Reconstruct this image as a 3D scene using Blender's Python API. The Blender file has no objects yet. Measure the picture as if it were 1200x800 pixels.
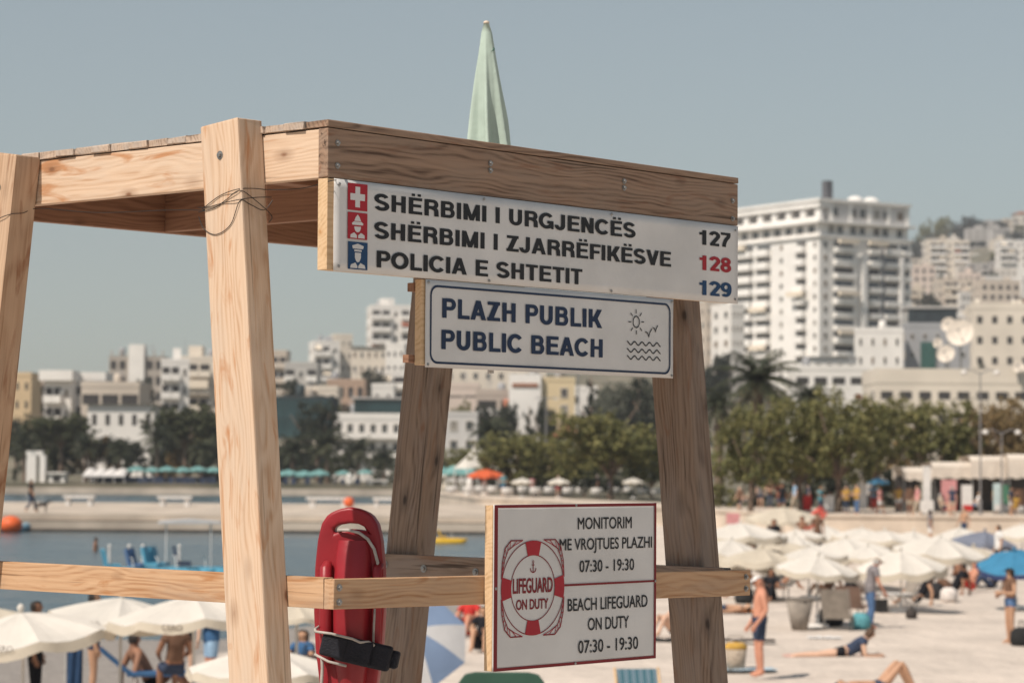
import bpy, bmesh, math, random
from mathutils import Vector, Matrix, Euler
import numpy as np
R = math.radians
rnd = random.Random(7)
SC = bpy.context.scene
COL = SC.collection

# ------------------------------------------------------------------ camera
F = 3046.0
CAMZ = 3.7
TH, AR = R(2.59), 0.0068
_fw = Vector((0, math.cos(TH), math.sin(TH)))
_U = Vector((0, -math.sin(TH), math.cos(TH)))
_X = Vector((1, 0, 0))
_r = _X * math.cos(AR) + _U * math.sin(AR)
_u = -_X * math.sin(AR) + _U * math.cos(AR)
CAMP = Vector((0, 0, CAMZ))
cam_d = bpy.data.cameras.new('camera')
cam_d.sensor_width = 36
cam_d.lens = 36 * F / 1200
cam_d.clip_start = 0.1
cam_d.clip_end = 8000
cam_d.dof.use_dof = True
cam_d.dof.focus_distance = 9.2
cam_d.dof.aperture_fstop = 4.6
cam_d.dof.aperture_blades = 9
cam = bpy.data.objects.new('camera', cam_d)
COL.objects.link(cam)
mw = Matrix((( _r.x, _u.x, -_fw.x, CAMP.x), (_r.y, _u.y, -_fw.y, CAMP.y), (_r.z, _u.z, -_fw.z, CAMP.z), (0, 0, 0, 1)))
cam.matrix_world = mw
SC.camera = cam

# ------------------------------------------------------------------ sky, sun, exposure
SUN_EL, SUN_AZ = R(52), R(45.5)            # light travels away from the camera and to the right
travel = Vector((math.sin(SUN_AZ) * math.cos(SUN_EL), math.cos(SUN_AZ) * math.cos(SUN_EL), -math.sin(SUN_EL)))
W = bpy.data.worlds.new('World')
SC.world = W
W.use_nodes = True
nt = W.node_tree
bg = nt.nodes['Background']
sky = nt.nodes.new('ShaderNodeTexSky')
sky.sky_type = 'NISHITA'
sky.sun_disc = False
sky.sun_elevation = SUN_EL
sky.sun_rotation = math.atan2(-travel.x, -travel.y)
sky.air_density, sky.dust_density, sky.ozone_density = 1.15, 0.6, 2.2
hsv = nt.nodes.new('ShaderNodeHueSaturation')
hsv.inputs['Saturation'].default_value = 0.50
hsv.inputs['Value'].default_value = 1.0
nt.links.new(sky.outputs[0], hsv.inputs['Color'])
tint = nt.nodes.new('ShaderNodeMix'); tint.data_type = 'RGBA'; tint.blend_type = 'MULTIPLY'; tint.inputs['Factor'].default_value = 1.0
tint.inputs['B'].default_value = (0.955, 1.02, 1.0, 1)      # marine air: a touch of green in the blue
nt.links.new(hsv.outputs[0], tint.inputs['A'])
nt.links.new(tint.outputs['Result'], bg.inputs['Color'])
bg.inputs['Strength'].default_value = 0.073
sl = bpy.data.lights.new('sun', 'SUN')
sl.energy = 4.7
sl.angle = R(0.53)
sl.color = (1.0, 0.90, 0.79)
sun = bpy.data.objects.new('sun', sl)
sun.rotation_euler = travel.to_track_quat('-Z', 'Y').to_euler()
sun.location = (-20, -20, 40)
COL.objects.link(sun)
SC.view_settings.view_transform = 'Standard'
SC.view_settings.look = 'None'
SC.view_settings.exposure = 0.12
SC.view_settings.gamma = 1
SC.cycles.max_bounces = 6
SC.cycles.diffuse_bounces = 3
SC.cycles.transparent_max_bounces = 6
SC.cycles.use_denoising = True
SC.cycles.use_adaptive_sampling = True

# ------------------------------------------------------------------ helpers
def ray(px, py):
    return _fw + _r * ((px - 600) / F) - _u * ((py - 400) / F)
def P(px, py, d):                        # a point of the place, d metres along the view
    return CAMP + ray(px, py) * d
def G(px, py, z=0.0):                    # where the line of sight meets height z
    r = ray(px, py)
    return CAMP + r * ((z - CAMZ) / r.z)
def smooth(t):
    t = max(0.0, min(1.0, t))
    return t * t * (3 - 2 * t)
def lerp(a, b, t): return a + (b - a) * t
def interp(x, pts):
    if x <= pts[0][0]: return pts[0][1]
    for (a, b), (c, d) in zip(pts, pts[1:]):
        if x <= c: return b + (d - b) * (x - a) / (c - a)
    return pts[-1][1]

LABELS = {}
def tag(o, label, cat, group=None):
    o['label'] = label
    o['category'] = cat
    if group: o['group'] = group
    LABELS.setdefault(label, []).append((o.name, group))
    return o
def thing(name, label, cat, loc=(0, 0, 0), rz=0.0, group=None):
    o = bpy.data.objects.new(name, None)
    o.empty_display_size = 0.2
    COL.objects.link(o)
    o.location = loc
    o.rotation_euler = (0, 0, rz)
    return tag(o, label, cat, group)
def kind(o, k):
    o['kind'] = k
    return o
def link(name, mesh, parent=None, mats=None):
    o = bpy.data.objects.new(name, mesh)
    COL.objects.link(o)
    if parent is not None: o.parent = parent
    if mats:
        if not isinstance(mats, (list, tuple)): mats = [mats]
        if len(mesh.materials) == 0:
            for m in mats: mesh.materials.append(m)
        else:
            for i, m in enumerate(mats):
                if mesh.materials[i] != m:
                    o.material_slots[i].link = 'OBJECT'
                    o.material_slots[i].material = m
    return o
def copy_tree(root, loc, rz=None, label=None, cat=None, group=None):
    r = root.copy(); COL.objects.link(r)
    r.location = loc
    if rz is not None: r.rotation_euler = (0, 0, rz)
    for ch in list(root.children):
        c = ch.copy(); COL.objects.link(c); c.parent = r
        for g in ch.children:
            d = g.copy(); COL.objects.link(d); d.parent = c
    tag(r, label or root['label'], cat or root['category'], group or root.get('group'))
    return r

class MB:
    def __init__(s): s.v = []; s.f = []; s.m = []
    def add(s, vs, fs, mi=0):
        o = len(s.v)
        s.v += [tuple(v) for v in vs]
        s.f += [tuple(i + o for i in f) for f in fs]
        s.m += [mi] * len(fs)
        return s
    def box(s, c, size, rot=None, mi=0):
        hx, hy, hz = size[0] / 2, size[1] / 2, size[2] / 2
        vs = [Vector((sx * hx, sy * hy, sz * hz)) for sz in (-1, 1) for sy in (-1, 1) for sx in (-1, 1)]
        if rot is not None: vs = [rot @ v for v in vs]
        c = Vector(c)
        return s.add([v + c for v in vs], [(0, 2, 3, 1), (4, 5, 7, 6), (0, 1, 5, 4), (2, 6, 7, 3), (0, 4, 6, 2), (1, 3, 7, 5)], mi)
    def box2(s, a, b, mi=0):
        return s.box([(p + q) / 2 for p, q in zip(a, b)], [abs(q - p) for p, q in zip(a, b)], None, mi)
    def tube(s, pts, rad, n=8, cap=True, mi=0):
        pts = [Vector(p) for p in pts]
        if not isinstance(rad, (list, tuple)): rad = [rad] * len(pts)
        vs = []; fs = []
        prev = None
        for i, p in enumerate(pts):
            t = (pts[min(i + 1, len(pts) - 1)] - pts[max(i - 1, 0)]).normalized()
            if prev is None:
                a = Vector((0, 0, 1)) if abs(t.z) < 0.9 else Vector((1, 0, 0))
                x = t.cross(a).normalized()
            else:
                x = (prev - t * prev.dot(t)).normalized()
            prev = x
            y = t.cross(x)
            for k in range(n):
                an = 2 * math.pi * k / n
                vs.append(p + (x * math.cos(an) + y * math.sin(an)) * rad[i])
        for i in range(len(pts) - 1):
            for k in range(n):
                a, b = i * n + k, i * n + (k + 1) % n
                fs.append((a, b, b + n, a + n))
        if cap:
            fs.append(tuple(range(n - 1, -1, -1)))
            fs.append(tuple(range((len(pts) - 1) * n, len(pts) * n)))
        return s.add(vs, fs, mi)
    def lathe(s, prof, n=16, c=(0, 0, 0), mi=0):
        vs = []; fs = []
        c = Vector(c)
        for r, z in prof:
            for k in range(n):
                an = 2 * math.pi * k / n
                vs.append(c + Vector((r * math.cos(an), r * math.sin(an), z)))
        for i in range(len(prof) - 1):
            for k in range(n):
                a, b = i * n + k, i * n + (k + 1) % n
                fs.append((a, b, b + n, a + n))
        fs.append(tuple(range(n - 1, -1, -1)))
        fs.append(tuple(range((len(prof) - 1) * n, len(prof) * n)))
        return s.add(vs, fs, mi)
    def prism(s, poly, M, t, mi=0):       # poly in 2D (x,z), extruded along local y from 0 to t, placed by M
        n = len(poly)
        vs = [M @ Vector((p[0], 0, p[1])) for p in poly] + [M @ Vector((p[0], t, p[1])) for p in poly]
        fs = [tuple(range(n)), tuple(range(2 * n - 1, n - 1, -1))]
        for i in range(n):
            j = (i + 1) % n
            fs.append((i, i + n, j + n, j))
        return s.add(vs, fs, mi)
    def mesh(s, name, smooth=False):
        me = bpy.data.meshes.new(name)
        me.from_pydata(s.v, [], s.f)
        if any(s.m): me.polygons.foreach_set('material_index', s.m)
        if smooth: me.polygons.foreach_set('use_smooth', [True] * len(s.f))
        me.update()
        return me
    def build(s, name, mats, parent=None, smooth=False):
        me = s.mesh(name, smooth)
        return link(name, me, parent, mats)

# ------------------------------------------------------------------ materials
MATS = {}
def mat(name, col, rough=0.8, var=0.12, scale=3.0, bump=0.0, bscale=30.0, spec=0.3, metal=0.0, coord='Object', col2=None, transl=0.0, bdist=0.02):
    if name in MATS: return MATS[name]
    m = bpy.data.materials.new(name); MATS[name] = m
    m.use_nodes = True
    n = m.node_tree.nodes; l = m.node_tree.links
    b = n['Principled BSDF']
    b.inputs['Roughness'].default_value = rough
    b.inputs['Specular IOR Level'].default_value = spec
    b.inputs['Metallic'].default_value = metal
    tc = n.new('ShaderNodeTexCoord')
    no = n.new('ShaderNodeTexNoise'); no.inputs['Scale'].default_value = scale; no.inputs['Detail'].default_value = 5
    l.new(tc.outputs[coord], no.inputs['Vector'])
    rp = n.new('ShaderNodeValToRGB')
    c2 = col2 or tuple(c * (1 - var) for c in col)
    c1 = col if col2 else tuple(min(1, c * (1 + var * 0.6)) for c in col)
    rp.color_ramp.elements[0].position = 0.32; rp.color_ramp.elements[1].position = 0.68
    rp.color_ramp.elements[0].color = (*c2, 1); rp.color_ramp.elements[1].color = (*c1, 1)
    l.new(no.outputs['Fac'], rp.inputs['Fac'])
    l.new(rp.outputs['Color'], b.inputs['Base Color'])
    if bump:
        n2 = n.new('ShaderNodeTexNoise'); n2.inputs['Scale'].default_value = bscale; n2.inputs['Detail'].default_value = 4
        l.new(tc.outputs[coord], n2.inputs['Vector'])
        bp = n.new('ShaderNodeBump'); bp.inputs['Strength'].default_value = bump; bp.inputs['Distance'].default_value = bdist
        l.new(n2.outputs['Fac'], bp.inputs['Height']); l.new(bp.outputs['Normal'], b.inputs['Normal'])
    if transl:
        tr = n.new('ShaderNodeBsdfTranslucent'); l.new(rp.outputs['Color'], tr.inputs['Color'])
        mx = n.new('ShaderNodeMixShader'); mx.inputs[0].default_value = transl
        l.new(b.outputs[0], mx.inputs[1]); l.new(tr.outputs[0], mx.inputs[2])
        l.new(mx.outputs[0], n['Material Output'].inputs['Surface'])
    return m

def wood(name, light, dark, rough=0.75, knots=(0.10, 0.05, 0.03), streak=0.5, weather=None, seed=0.0, kn=1.0, stain=None, ks=1.0):
    """softwood sawn along local X: long grain, growth bands, a few knots, greyed patches"""
    if name in MATS: return MATS[name]
    m = bpy.data.materials.new(name); MATS[name] = m
    m.use_nodes = True
    n = m.node_tree.nodes; l = m.node_tree.links
    b = n['Principled BSDF']
    b.inputs['Roughness'].default_value = rough
    b.inputs['Specular IOR Level'].default_value = 0.25
    tc = n.new('ShaderNodeTexCoord')
    oi = n.new('ShaderNodeObjectInfo')
    off = n.new('ShaderNodeVectorMath'); off.operation = 'MULTIPLY_ADD'
    cx = n.new('ShaderNodeCombineXYZ')
    l.new(oi.outputs['Random'], cx.inputs[0]); l.new(oi.outputs['Random'], cx.inputs[1]); l.new(oi.outputs['Random'], cx.inputs[2])
    l.new(cx.outputs[0], off.inputs[0]); off.inputs[1].default_value = (9.7, 5.3, 7.1); l.new(tc.outputs['Object'], off.inputs[2])
    def mapping(sx, sy, sz):
        mp = n.new('ShaderNodeMapping'); mp.inputs['Scale'].default_value = (sx, sy, sz)
        l.new(off.outputs[0], mp.inputs['Vector']); return mp
    # large swirls bend the grain around
    warp = n.new('ShaderNodeTexNoise'); warp.inputs['Scale'].default_value = 1.0; warp.inputs['Detail'].default_value = 2
    l.new(mapping(1.6, 7, 7).outputs[0], warp.inputs['Vector'])
    # bands
    wv = n.new('ShaderNodeTexNoise'); wv.inputs['Scale'].default_value = 1.0; wv.inputs['Detail'].default_value = 6; wv.inputs['Roughness'].default_value = 0.6; wv.inputs['Distortion'].default_value = 0.6
    l.new(mapping(1.3, 26, 26).outputs[0], wv.inputs['Vector'])
    fine = n.new('ShaderNodeTexNoise'); fine.inputs['Scale'].default_value = 1.0; fine.inputs['Detail'].default_value = 5
    l.new(mapping(5, 190, 190).outputs[0], fine.inputs['Vector'])
    # growth rings: sine of warped height
    sep = n.new('ShaderNodeSeparateXYZ'); l.new(off.outputs[0], sep.inputs[0])
    ad = n.new('ShaderNodeMath'); ad.operation = 'MULTIPLY_ADD'; l.new(warp.outputs['Fac'], ad.inputs[0]); ad.inputs[1].default_value = 0.16; l.new(sep.outputs['Z'], ad.inputs[2])
    ad2 = n.new('ShaderNodeMath'); ad2.operation = 'MULTIPLY_ADD'; l.new(sep.outputs['Y'], ad2.inputs[0]); ad2.inputs[1].default_value = 0.45; l.new(ad.outputs[0], ad2.inputs[2])
    mu = n.new('ShaderNodeMath'); mu.operation = 'MULTIPLY'; l.new(ad2.outputs[0], mu.inputs[0]); mu.inputs[1].default_value = 330.0
    sn = n.new('ShaderNodeMath'); sn.operation = 'SINE'; l.new(mu.outputs[0], sn.inputs[0])
    s2 = n.new('ShaderNodeMath'); s2.operation = 'MULTIPLY_ADD'; l.new(sn.outputs[0], s2.inputs[0]); s2.inputs[1].default_value = 0.13; s2.inputs[2].default_value = 0.0
    sm = n.new('ShaderNodeMath'); sm.operation = 'ADD'; l.new(s2.outputs[0], sm.inputs[0]); l.new(wv.outputs['Fac'], sm.inputs[1])
    fm = n.new('ShaderNodeMath'); fm.operation = 'MULTIPLY_ADD'; l.new(fine.outputs['Fac'], fm.inputs[0]); fm.inputs[1].default_value = 0.45; l.new(sm.outputs[0], fm.inputs[2])
    rp = n.new('ShaderNodeValToRGB')
    e = rp.color_ramp.elements
    e[0].position = 0.42; e[0].color = (*dark, 1)
    e[1].position = 0.98; e[1].color = (*light, 1)
    mid = e.new(0.68); mid.color = (*[lerp(a, c, 0.72) for a, c in zip(dark, light)], 1)
    l.new(fm.outputs[0], rp.inputs['Fac'])
    cur = rp.outputs['Color']
    if weather:
        wn = n.new('ShaderNodeTexNoise'); wn.inputs['Scale'].default_value = 1; wn.inputs['Detail'].default_value = 6; wn.inputs['Roughness'].default_value = 0.65
        l.new(mapping(2.2, 9, 9).outputs[0], wn.inputs['Vector'])
        wr = n.new('ShaderNodeValToRGB'); wr.color_ramp.elements[0].position = 0.45; wr.color_ramp.elements[1].position = 0.68
        wr.color_ramp.elements[1].color = (weather[3],) * 3 + (1,)
        l.new(wn.outputs['Fac'], wr.inputs['Fac'])
        mx = n.new('ShaderNodeMix'); mx.data_type = 'RGBA'
        l.new(wr.outputs['Color'], mx.inputs['Factor']); l.new(cur, mx.inputs['A']); mx.inputs['B'].default_value = (*weather[:3], 1)
        cur = mx.outputs['Result']
    if stain:                             # resin and rust-brown stains drawn out along the grain
        sn_ = n.new('ShaderNodeTexNoise'); sn_.inputs['Scale'].default_value = 1; sn_.inputs['Detail'].default_value = 5; sn_.inputs['Distortion'].default_value = 1.2
        l.new(mapping(3.1, 17, 17).outputs[0], sn_.inputs['Vector'])
        sr = n.new('ShaderNodeValToRGB'); sr.color_ramp.elements[0].position = 0.575; sr.color_ramp.elements[0].color = (0, 0, 0, 1)
        sr.color_ramp.elements[1].position = 0.70; sr.color_ramp.elements[1].color = (stain[3],) * 3 + (1,)
        l.new(sn_.outputs['Fac'], sr.inputs['Fac'])
        ms = n.new('ShaderNodeMix'); ms.data_type = 'RGBA'
        l.new(sr.outputs['Color'], ms.inputs['Factor']); l.new(cur, ms.inputs['A']); ms.inputs['B'].default_value = (*stain[:3], 1)
        cur = ms.outputs['Result']
    # knots
    vo = n.new('ShaderNodeTexVoronoi'); vo.inputs['Scale'].default_value = 1.0; vo.inputs['Randomness'].default_value = 1.0
    l.new(mapping(3.4, 7.0, 7.0).outputs[0], vo.inputs['Vector'])
    kd = n.new('ShaderNodeMath'); kd.operation = 'MULTIPLY_ADD'; l.new(fine.outputs['Fac'], kd.inputs[0]); kd.inputs[1].default_value = 0.05; l.new(vo.outputs['Distance'], kd.inputs[2])
    kr = n.new('ShaderNodeValToRGB')
    kr.color_ramp.elements[0].position = 0.045 * ks; kr.color_ramp.elements[0].color = (0.95 * kn,) * 3 + (1,)
    kr.color_ramp.elements[1].position = 0.20 * ks; kr.color_ramp.elements[1].color = (0, 0, 0, 1)
    k2 = kr.color_ramp.elements.new(0.085 * ks); k2.color = (0.38 * kn,) * 3 + (1,)
    l.new(kd.outputs[0], kr.inputs['Fac'])
    mk = n.new('ShaderNodeMix'); mk.data_type = 'RGBA'
    l.new(kr.outputs['Color'], mk.inputs['Factor']); l.new(cur, mk.inputs['A']); mk.inputs['B'].default_value = (*knots, 1)
    # cracks: thin dark checks along the grain
    cn = n.new('ShaderNodeTexNoise'); cn.inputs['Scale'].default_value = 1; cn.inputs['Detail'].default_value = 3
    l.new(mapping(1.1, 55, 55).outputs[0], cn.inputs['Vector'])
    cr = n.new('ShaderNodeValToRGB')
    ce = cr.color_ramp.elements
    ce[0].position = 0.0; ce[0].color = (0, 0, 0, 1); ce[1].position = 0.71; ce[1].color = (streak,) * 3 + (1,)
    c3 = ce.new(0.665); c3.color = (0, 0, 0, 1)
    l.new(cn.outputs['Fac'], cr.inputs['Fac'])
    mc = n.new('ShaderNodeMix'); mc.data_type = 'RGBA'
    l.new(cr.outputs['Color'], mc.inputs['Factor']); l.new(mk.outputs['Result'], mc.inputs['A']); mc.inputs['B'].default_value = (*[c * 0.35 for c in dark], 1)
    l.new(mc.outputs['Result'], b.inputs['Base Color'])
    bp = n.new('ShaderNodeBump'); bp.inputs['Strength'].default_value = 0.35; bp.inputs['Distance'].default_value = 0.003
    l.new(fm.outputs[0], bp.inputs['Height']); l.new(bp.outputs['Normal'], b.inputs['Normal'])
    return m

M_FRESH = wood('fresh_pine', (0.64, 0.475, 0.345), (0.45, 0.275, 0.165), knots=(0.20, 0.095, 0.05), streak=0.5, weather=(0.55, 0.44, 0.345, 0.6), stain=(0.42, 0.17, 0.055, 0.75), ks=1.2)
M_LEGB = wood('shade_toned_leg', (0.54, 0.375, 0.255), (0.30, 0.165, 0.09), knots=(0.12, 0.06, 0.03), streak=0.6, weather=(0.42, 0.30, 0.215, 0.6), stain=(0.25, 0.10, 0.045, 0.7), ks=1.2)  # same pine as leg A, with the inner face's shade darkened into its colour
M_RAIL = wood('honey_pine', (0.55, 0.355, 0.215), (0.36, 0.19, 0.095), knots=(0.16, 0.07, 0.03), streak=0.55, weather=(0.38, 0.265, 0.185, 0.7), stain=(0.36, 0.15, 0.05, 0.7))
M_FASCIA = wood('weathered_fascia', (0.335, 0.22, 0.152), (0.095, 0.056, 0.038), knots=(0.08, 0.048, 0.036), streak=0.7, weather=(0.28, 0.205, 0.155, 0.75), stain=(0.20, 0.085, 0.045, 0.6))
M_GREY = wood('greyed_leg', (0.275, 0.20, 0.15), (0.095, 0.062, 0.046), knots=(0.045, 0.034, 0.03), streak=0.75, weather=(0.26, 0.21, 0.18, 0.8), stain=(0.20, 0.095, 0.05, 0.6), ks=1.45)
M_UNDER = wood('raw_deck', (0.30, 0.165, 0.105), (0.16, 0.08, 0.05), knots=(0.08, 0.04, 0.03))
M_PLANK = wood('deck_plank', (0.50, 0.38, 0.29), (0.27, 0.19, 0.145), knots=(0.1, 0.07, 0.05), weather=(0.40, 0.35, 0.31, 0.8))
M_PALE = wood('pale_ply', (0.64, 0.45, 0.275), (0.48, 0.31, 0.165), knots=(0.45, 0.24, 0.1), streak=0.2)
M_SIGN = mat('sign_face', (0.62, 0.605, 0.59), 0.42, 0.10, 4, 0.22, 8, 0.4)
M_BLACK = mat('sign_black', (0.012, 0.013, 0.016), 0.5, 0.1)
M_NAVY = mat('sign_navy', (0.008, 0.024, 0.066), 0.5, 0.1)
M_BLUE = mat('sign_blue', (0.010, 0.052, 0.135), 0.5, 0.1)
M_RED = mat('sign_red', (0.37, 0.014, 0.026), 0.5, 0.15)
M_MAROON = mat('sign_maroon', (0.20, 0.010, 0.016), 0.5, 0.15)
M_METAL = mat('bolt_steel', (0.32, 0.31, 0.30), 0.4, 0.2, metal=0.8)
# ------------------------------------------------------------------ lettering
def arc(cx, cy, rx, ry, a0, a1, n=12):
    return [(cx + rx * math.cos(R(a0 + (a1 - a0) * i / n)), cy + ry * math.sin(R(a0 + (a1 - a0) * i / n))) for i in range(n + 1)]
def stroke_poly(pts, hw, closed=False):
    pts = [Vector((p[0], p[1])) for p in pts]
    q = [pts[0]]
    for p in pts[1:]:
        if (p - q[-1]).length > 1e-5: q.append(p)
    pts = q
    n = len(pts); L = []; Rr = []
    for i in range(n):
        a = pts[i] - pts[i - 1] if (i > 0 or closed) else pts[1] - pts[0]
        b = pts[(i + 1) % n] - pts[i] if (i < n - 1 or closed) else pts[-1] - pts[-2]
        a.normalize(); b.normalize()
        na = Vector((-a.y, a.x)); nb = Vector((-b.y, b.x))
        m = (na + nb)
        if m.length < 1e-4: m = na
        m.normalize()
        k = min(1 / max(0.35, m.dot(na)), 2.2)
        L.append(pts[i] + m * hw * k); Rr.append(pts[i] - m * hw * k)
    return L, Rr
HV, HH = 0.105, 0.088
def glyph(ch):
    """heavy grotesque capitals, cap height 1: returns (advance, strokes, bars); stroke = (points, halfwidth, closed); bar = polygon"""
    h = HV
    V = lambda x, y0=0, y1=1: ([(x, y0), (x, y1)], h, False)
    H = lambda x0, x1, y: ([(x0, y), (x1, y)], HH, False)
    def par(x0, x1, w, y0=0.0, y1=1.0): return [(x0, y0), (x0 + w, y0), (x1 + w, y1), (x1, y1)]
    d = {}
    t = 1 - HH; b = HH
    if ch == ' ': return 0.36, [], []
    if ch == 'I': return 0.31, [V(.155)], []
    if ch == 'L': return 0.66, [([(.175, 1), (.175, b), (.64, b)], HH * 1.08, False)], []
    if ch in 'EË': return 0.74, [V(.175), H(.2, .70, t), H(.2, .66, .515), H(.2, .71, b)], ([] if ch == 'E' else [[(.2, 1.09), (.36, 1.09), (.36, 1.24), (.2, 1.24)], [(.48, 1.09), (.64, 1.09), (.64, 1.24), (.48, 1.24)]])
    if ch == 'F': return 0.67, [V(.175), H(.2, .66, t), H(.2, .60, .49)], []
    if ch == 'H': return 0.80, [V(.175), V(.625), H(.2, .6, .52)], []
    if ch == 'T': return 0.70, [V(.35, 0, .95), H(.03, .67, t)], []
    if ch == 'U': return 0.80, [([(.175, 1)] + arc(.40, .34, .225, .255, 180, 360) + [(.625, 1)], h, False)], []
    if ch == 'J': return 0.62, [([(.44, 1)] + arc(.265, .30, .175, .215, 360, 178), h, False)], []
    if ch == 'P': return 0.74, [V(.175), ([(.2, t)] + arc(.46, .70, .165, .213, 90, -90) + [(.2, .487)], HH * 1.08, False)], []
    if ch == 'R': return 0.79, [V(.175), ([(.2, t)] + arc(.48, .715, .155, .198, 90, -90) + [(.2, .517)], HH * 1.08, False), ([(.42, .50)] + arc(.48, .30, .155, .17, 75, 10, 6) + [(.65, 0)], h, False)], []
    if ch == 'B': return 0.79, [V(.175), ([(.2, t)] + arc(.46, .725, .145, .187, 90, -90) + [(.2, .538)], HH * 1.05, False), ([(.2, .526)] + arc(.48, .307, .165, .219, 90, -90) + [(.2, b)], HH * 1.05, False)], []
    if ch == 'O': return 0.86, [(arc(.43, .5, .315, .405, 0, 360, 32)[:-1], h, True)], []
    if ch == 'C': return 0.81, [(arc(.42, .5, .305, .405, 38, 322, 26), h, False)], []
    if ch == 'G': return 0.86, [(arc(.42, .5, .305, .405, 40, 335, 26), h, False), H(.46, .78, .42), ([(.725, .46), (.725, 0)], HH * .75, False)], []
    if ch == 'S':
        up = arc(.375, .71, .235, .20, 20, 250, 18)
        lo = arc(.385, .28, .245, .192, 70, -165, 18)
        return 0.76, [(up + lo, h * .97, False)], []
    if ch == 'A': return 0.80, [H(.22, .58, .30)], [par(.02, .29, .22), par(.56, .29, .22)]
    if ch == 'V': return 0.76, [], [par(.275, .01, .225), par(.275, .525, .225)]
    if ch == 'N': return 0.80, [V(.17), V(.63)], [par(.5, .07, .23)]
    if ch == 'M': return 0.94, [V(.17), V(.77)], [par(.37, .07, .2), par(.37, .67, .2)]
    if ch == 'Z': return 0.72, [H(.06, .67, t), H(.04, .68, b)], [par(.04, .41, .26)]
    if ch == 'K': return 0.80, [V(.175)], [par(.55, .26, .25, 0, .60), par(.2, .52, .26, .33, 1.0)]
    if ch == '1': return 0.62, [([(.37, 0), (.37, 1)], h * 1.05, False), H(.10, .36, .76)], [par(.26, .33, .12, .68, 1)]
    if ch == '2': return 0.62, [(arc(.31, .70, .205, .205, 172, -25, 16) + [(.16, .10)], h, False), H(.07, .57, b)], []
    if ch == '7': return 0.62, [H(.04, .58, t), ([(.50, .86)] + arc(.66, -.02, .44, .80, 120, 178, 6), h, False)], []
    if ch == '8': return 0.62, [(arc(.31, .735, .175, .18, 0, 360, 24)[:-1], h * .92, True), (arc(.31, .29, .20, .205, 0, 360, 24)[:-1], h * .98, True)], []
    if ch == '9': return 0.62, [(arc(.30, .66, .195, .245, 0, 360, 24)[:-1], h * .95, True), ([(.505, .70)] + arc(.27, .47, .235, .38, 0, -125, 12), h * .95, False)], []
    raise KeyError(ch)
def heavy_text(s, x0, x1, z0, cap, mi, parent, base, name='lettering', y=-0.0016):
    """letters standing on the sign face; squeezed to run from x0 to x1"""
    mb = MB(); x = 0; k = 0
    items = []
    for ch in s:
        adv, st, bars = glyph(ch)
        items.append((x, st, bars)); x += adv
    tot = x - 0.12
    sx = (x1 - x0) / tot
    for gx, st, bars in items:
        for pts, hw, closed in st:
            L, Rr = stroke_poly(pts, hw, closed)
            n = len(L); k += 1
            yy = y - (k % 7) * 0.00006
            vs = [(x0 + (gx - .06 + p.x) * sx - base[0], yy - base[1], z0 + p.y * cap - base[2]) for p in L + Rr]
            fs = [(i, i + 1, n + i + 1, n + i) for i in range(n - 1)] + ([(n - 1, 0, n, 2 * n - 1)] if closed else [])
            mb.add(vs, fs)
        for poly in bars:
            k += 1
            yy = y - (k % 7) * 0.00006
            mb.add([(x0 + (gx - .06 + p[0]) * sx - base[0], yy - base[1], z0 + p[1] * cap - base[2]) for p in poly], [tuple(range(len(poly)))])
    return mb.build(name, mi, parent)
def thin_text(s, x0, x1, z0, cap, m, parent, base, y, bold=0.012, name='lettering'):
    c = bpy.data.curves.new('lettering', 'FONT')
    c.body = s; c.size = 1.0; c.resolution_u = 4
    o = bpy.data.objects.new('tmp', c); COL.objects.link(o)
    bpy.context.view_layer.update()
    me0 = bpy.data.meshes.new_from_object(o.evaluated_get(bpy.context.evaluated_depsgraph_get()))
    bpy.data.objects.remove(o)
    co = [v.co.copy() for v in me0.vertices]
    fs = [tuple(p.vertices) for p in me0.polygons]
    a, b = min(v.x for v in co), max(v.x for v in co)
    k = (x1 - x0) / (b - a); kz = cap / 0.69
    mb = MB()
    bx, bz = bold * kz, bold * kz                       # thicken the strokes evenly
    for i in range(9):
        an = i * math.pi / 4
        dx, dz = (0, 0) if i == 8 else (bx * math.cos(an), bz * math.sin(an))
        mb.add([(x0 + (v.x - a) * k + dx - base[0], y - i * .00003 - base[1], z0 + v.y * kz + dz - base[2]) for v in co], fs)
    return mb.build(name, m, parent)

# ------------------------------------------------------------------ lifeguard tower frame
O3 = CAMP + ray(385, 139.5) * 8.5
ZT = O3.z
RZ = math.atan2(math.cos(R(41.6)), math.sin(R(41.6)))
ROT = Matrix.Rotation(RZ, 3, 'Z')
def T(x, y, z):                          # tower coordinates (z from the deck) to the place
    return Vector((O3.x, O3.y, ZT)) + ROT @ Vector((x, y, z))
tower = thing('lifeguard_tower', 'tall pine lifeguard tower with splayed legs, a plank deck and a lower rail', 'lifeguard tower', (O3.x, O3.y, 0), RZ)

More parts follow.
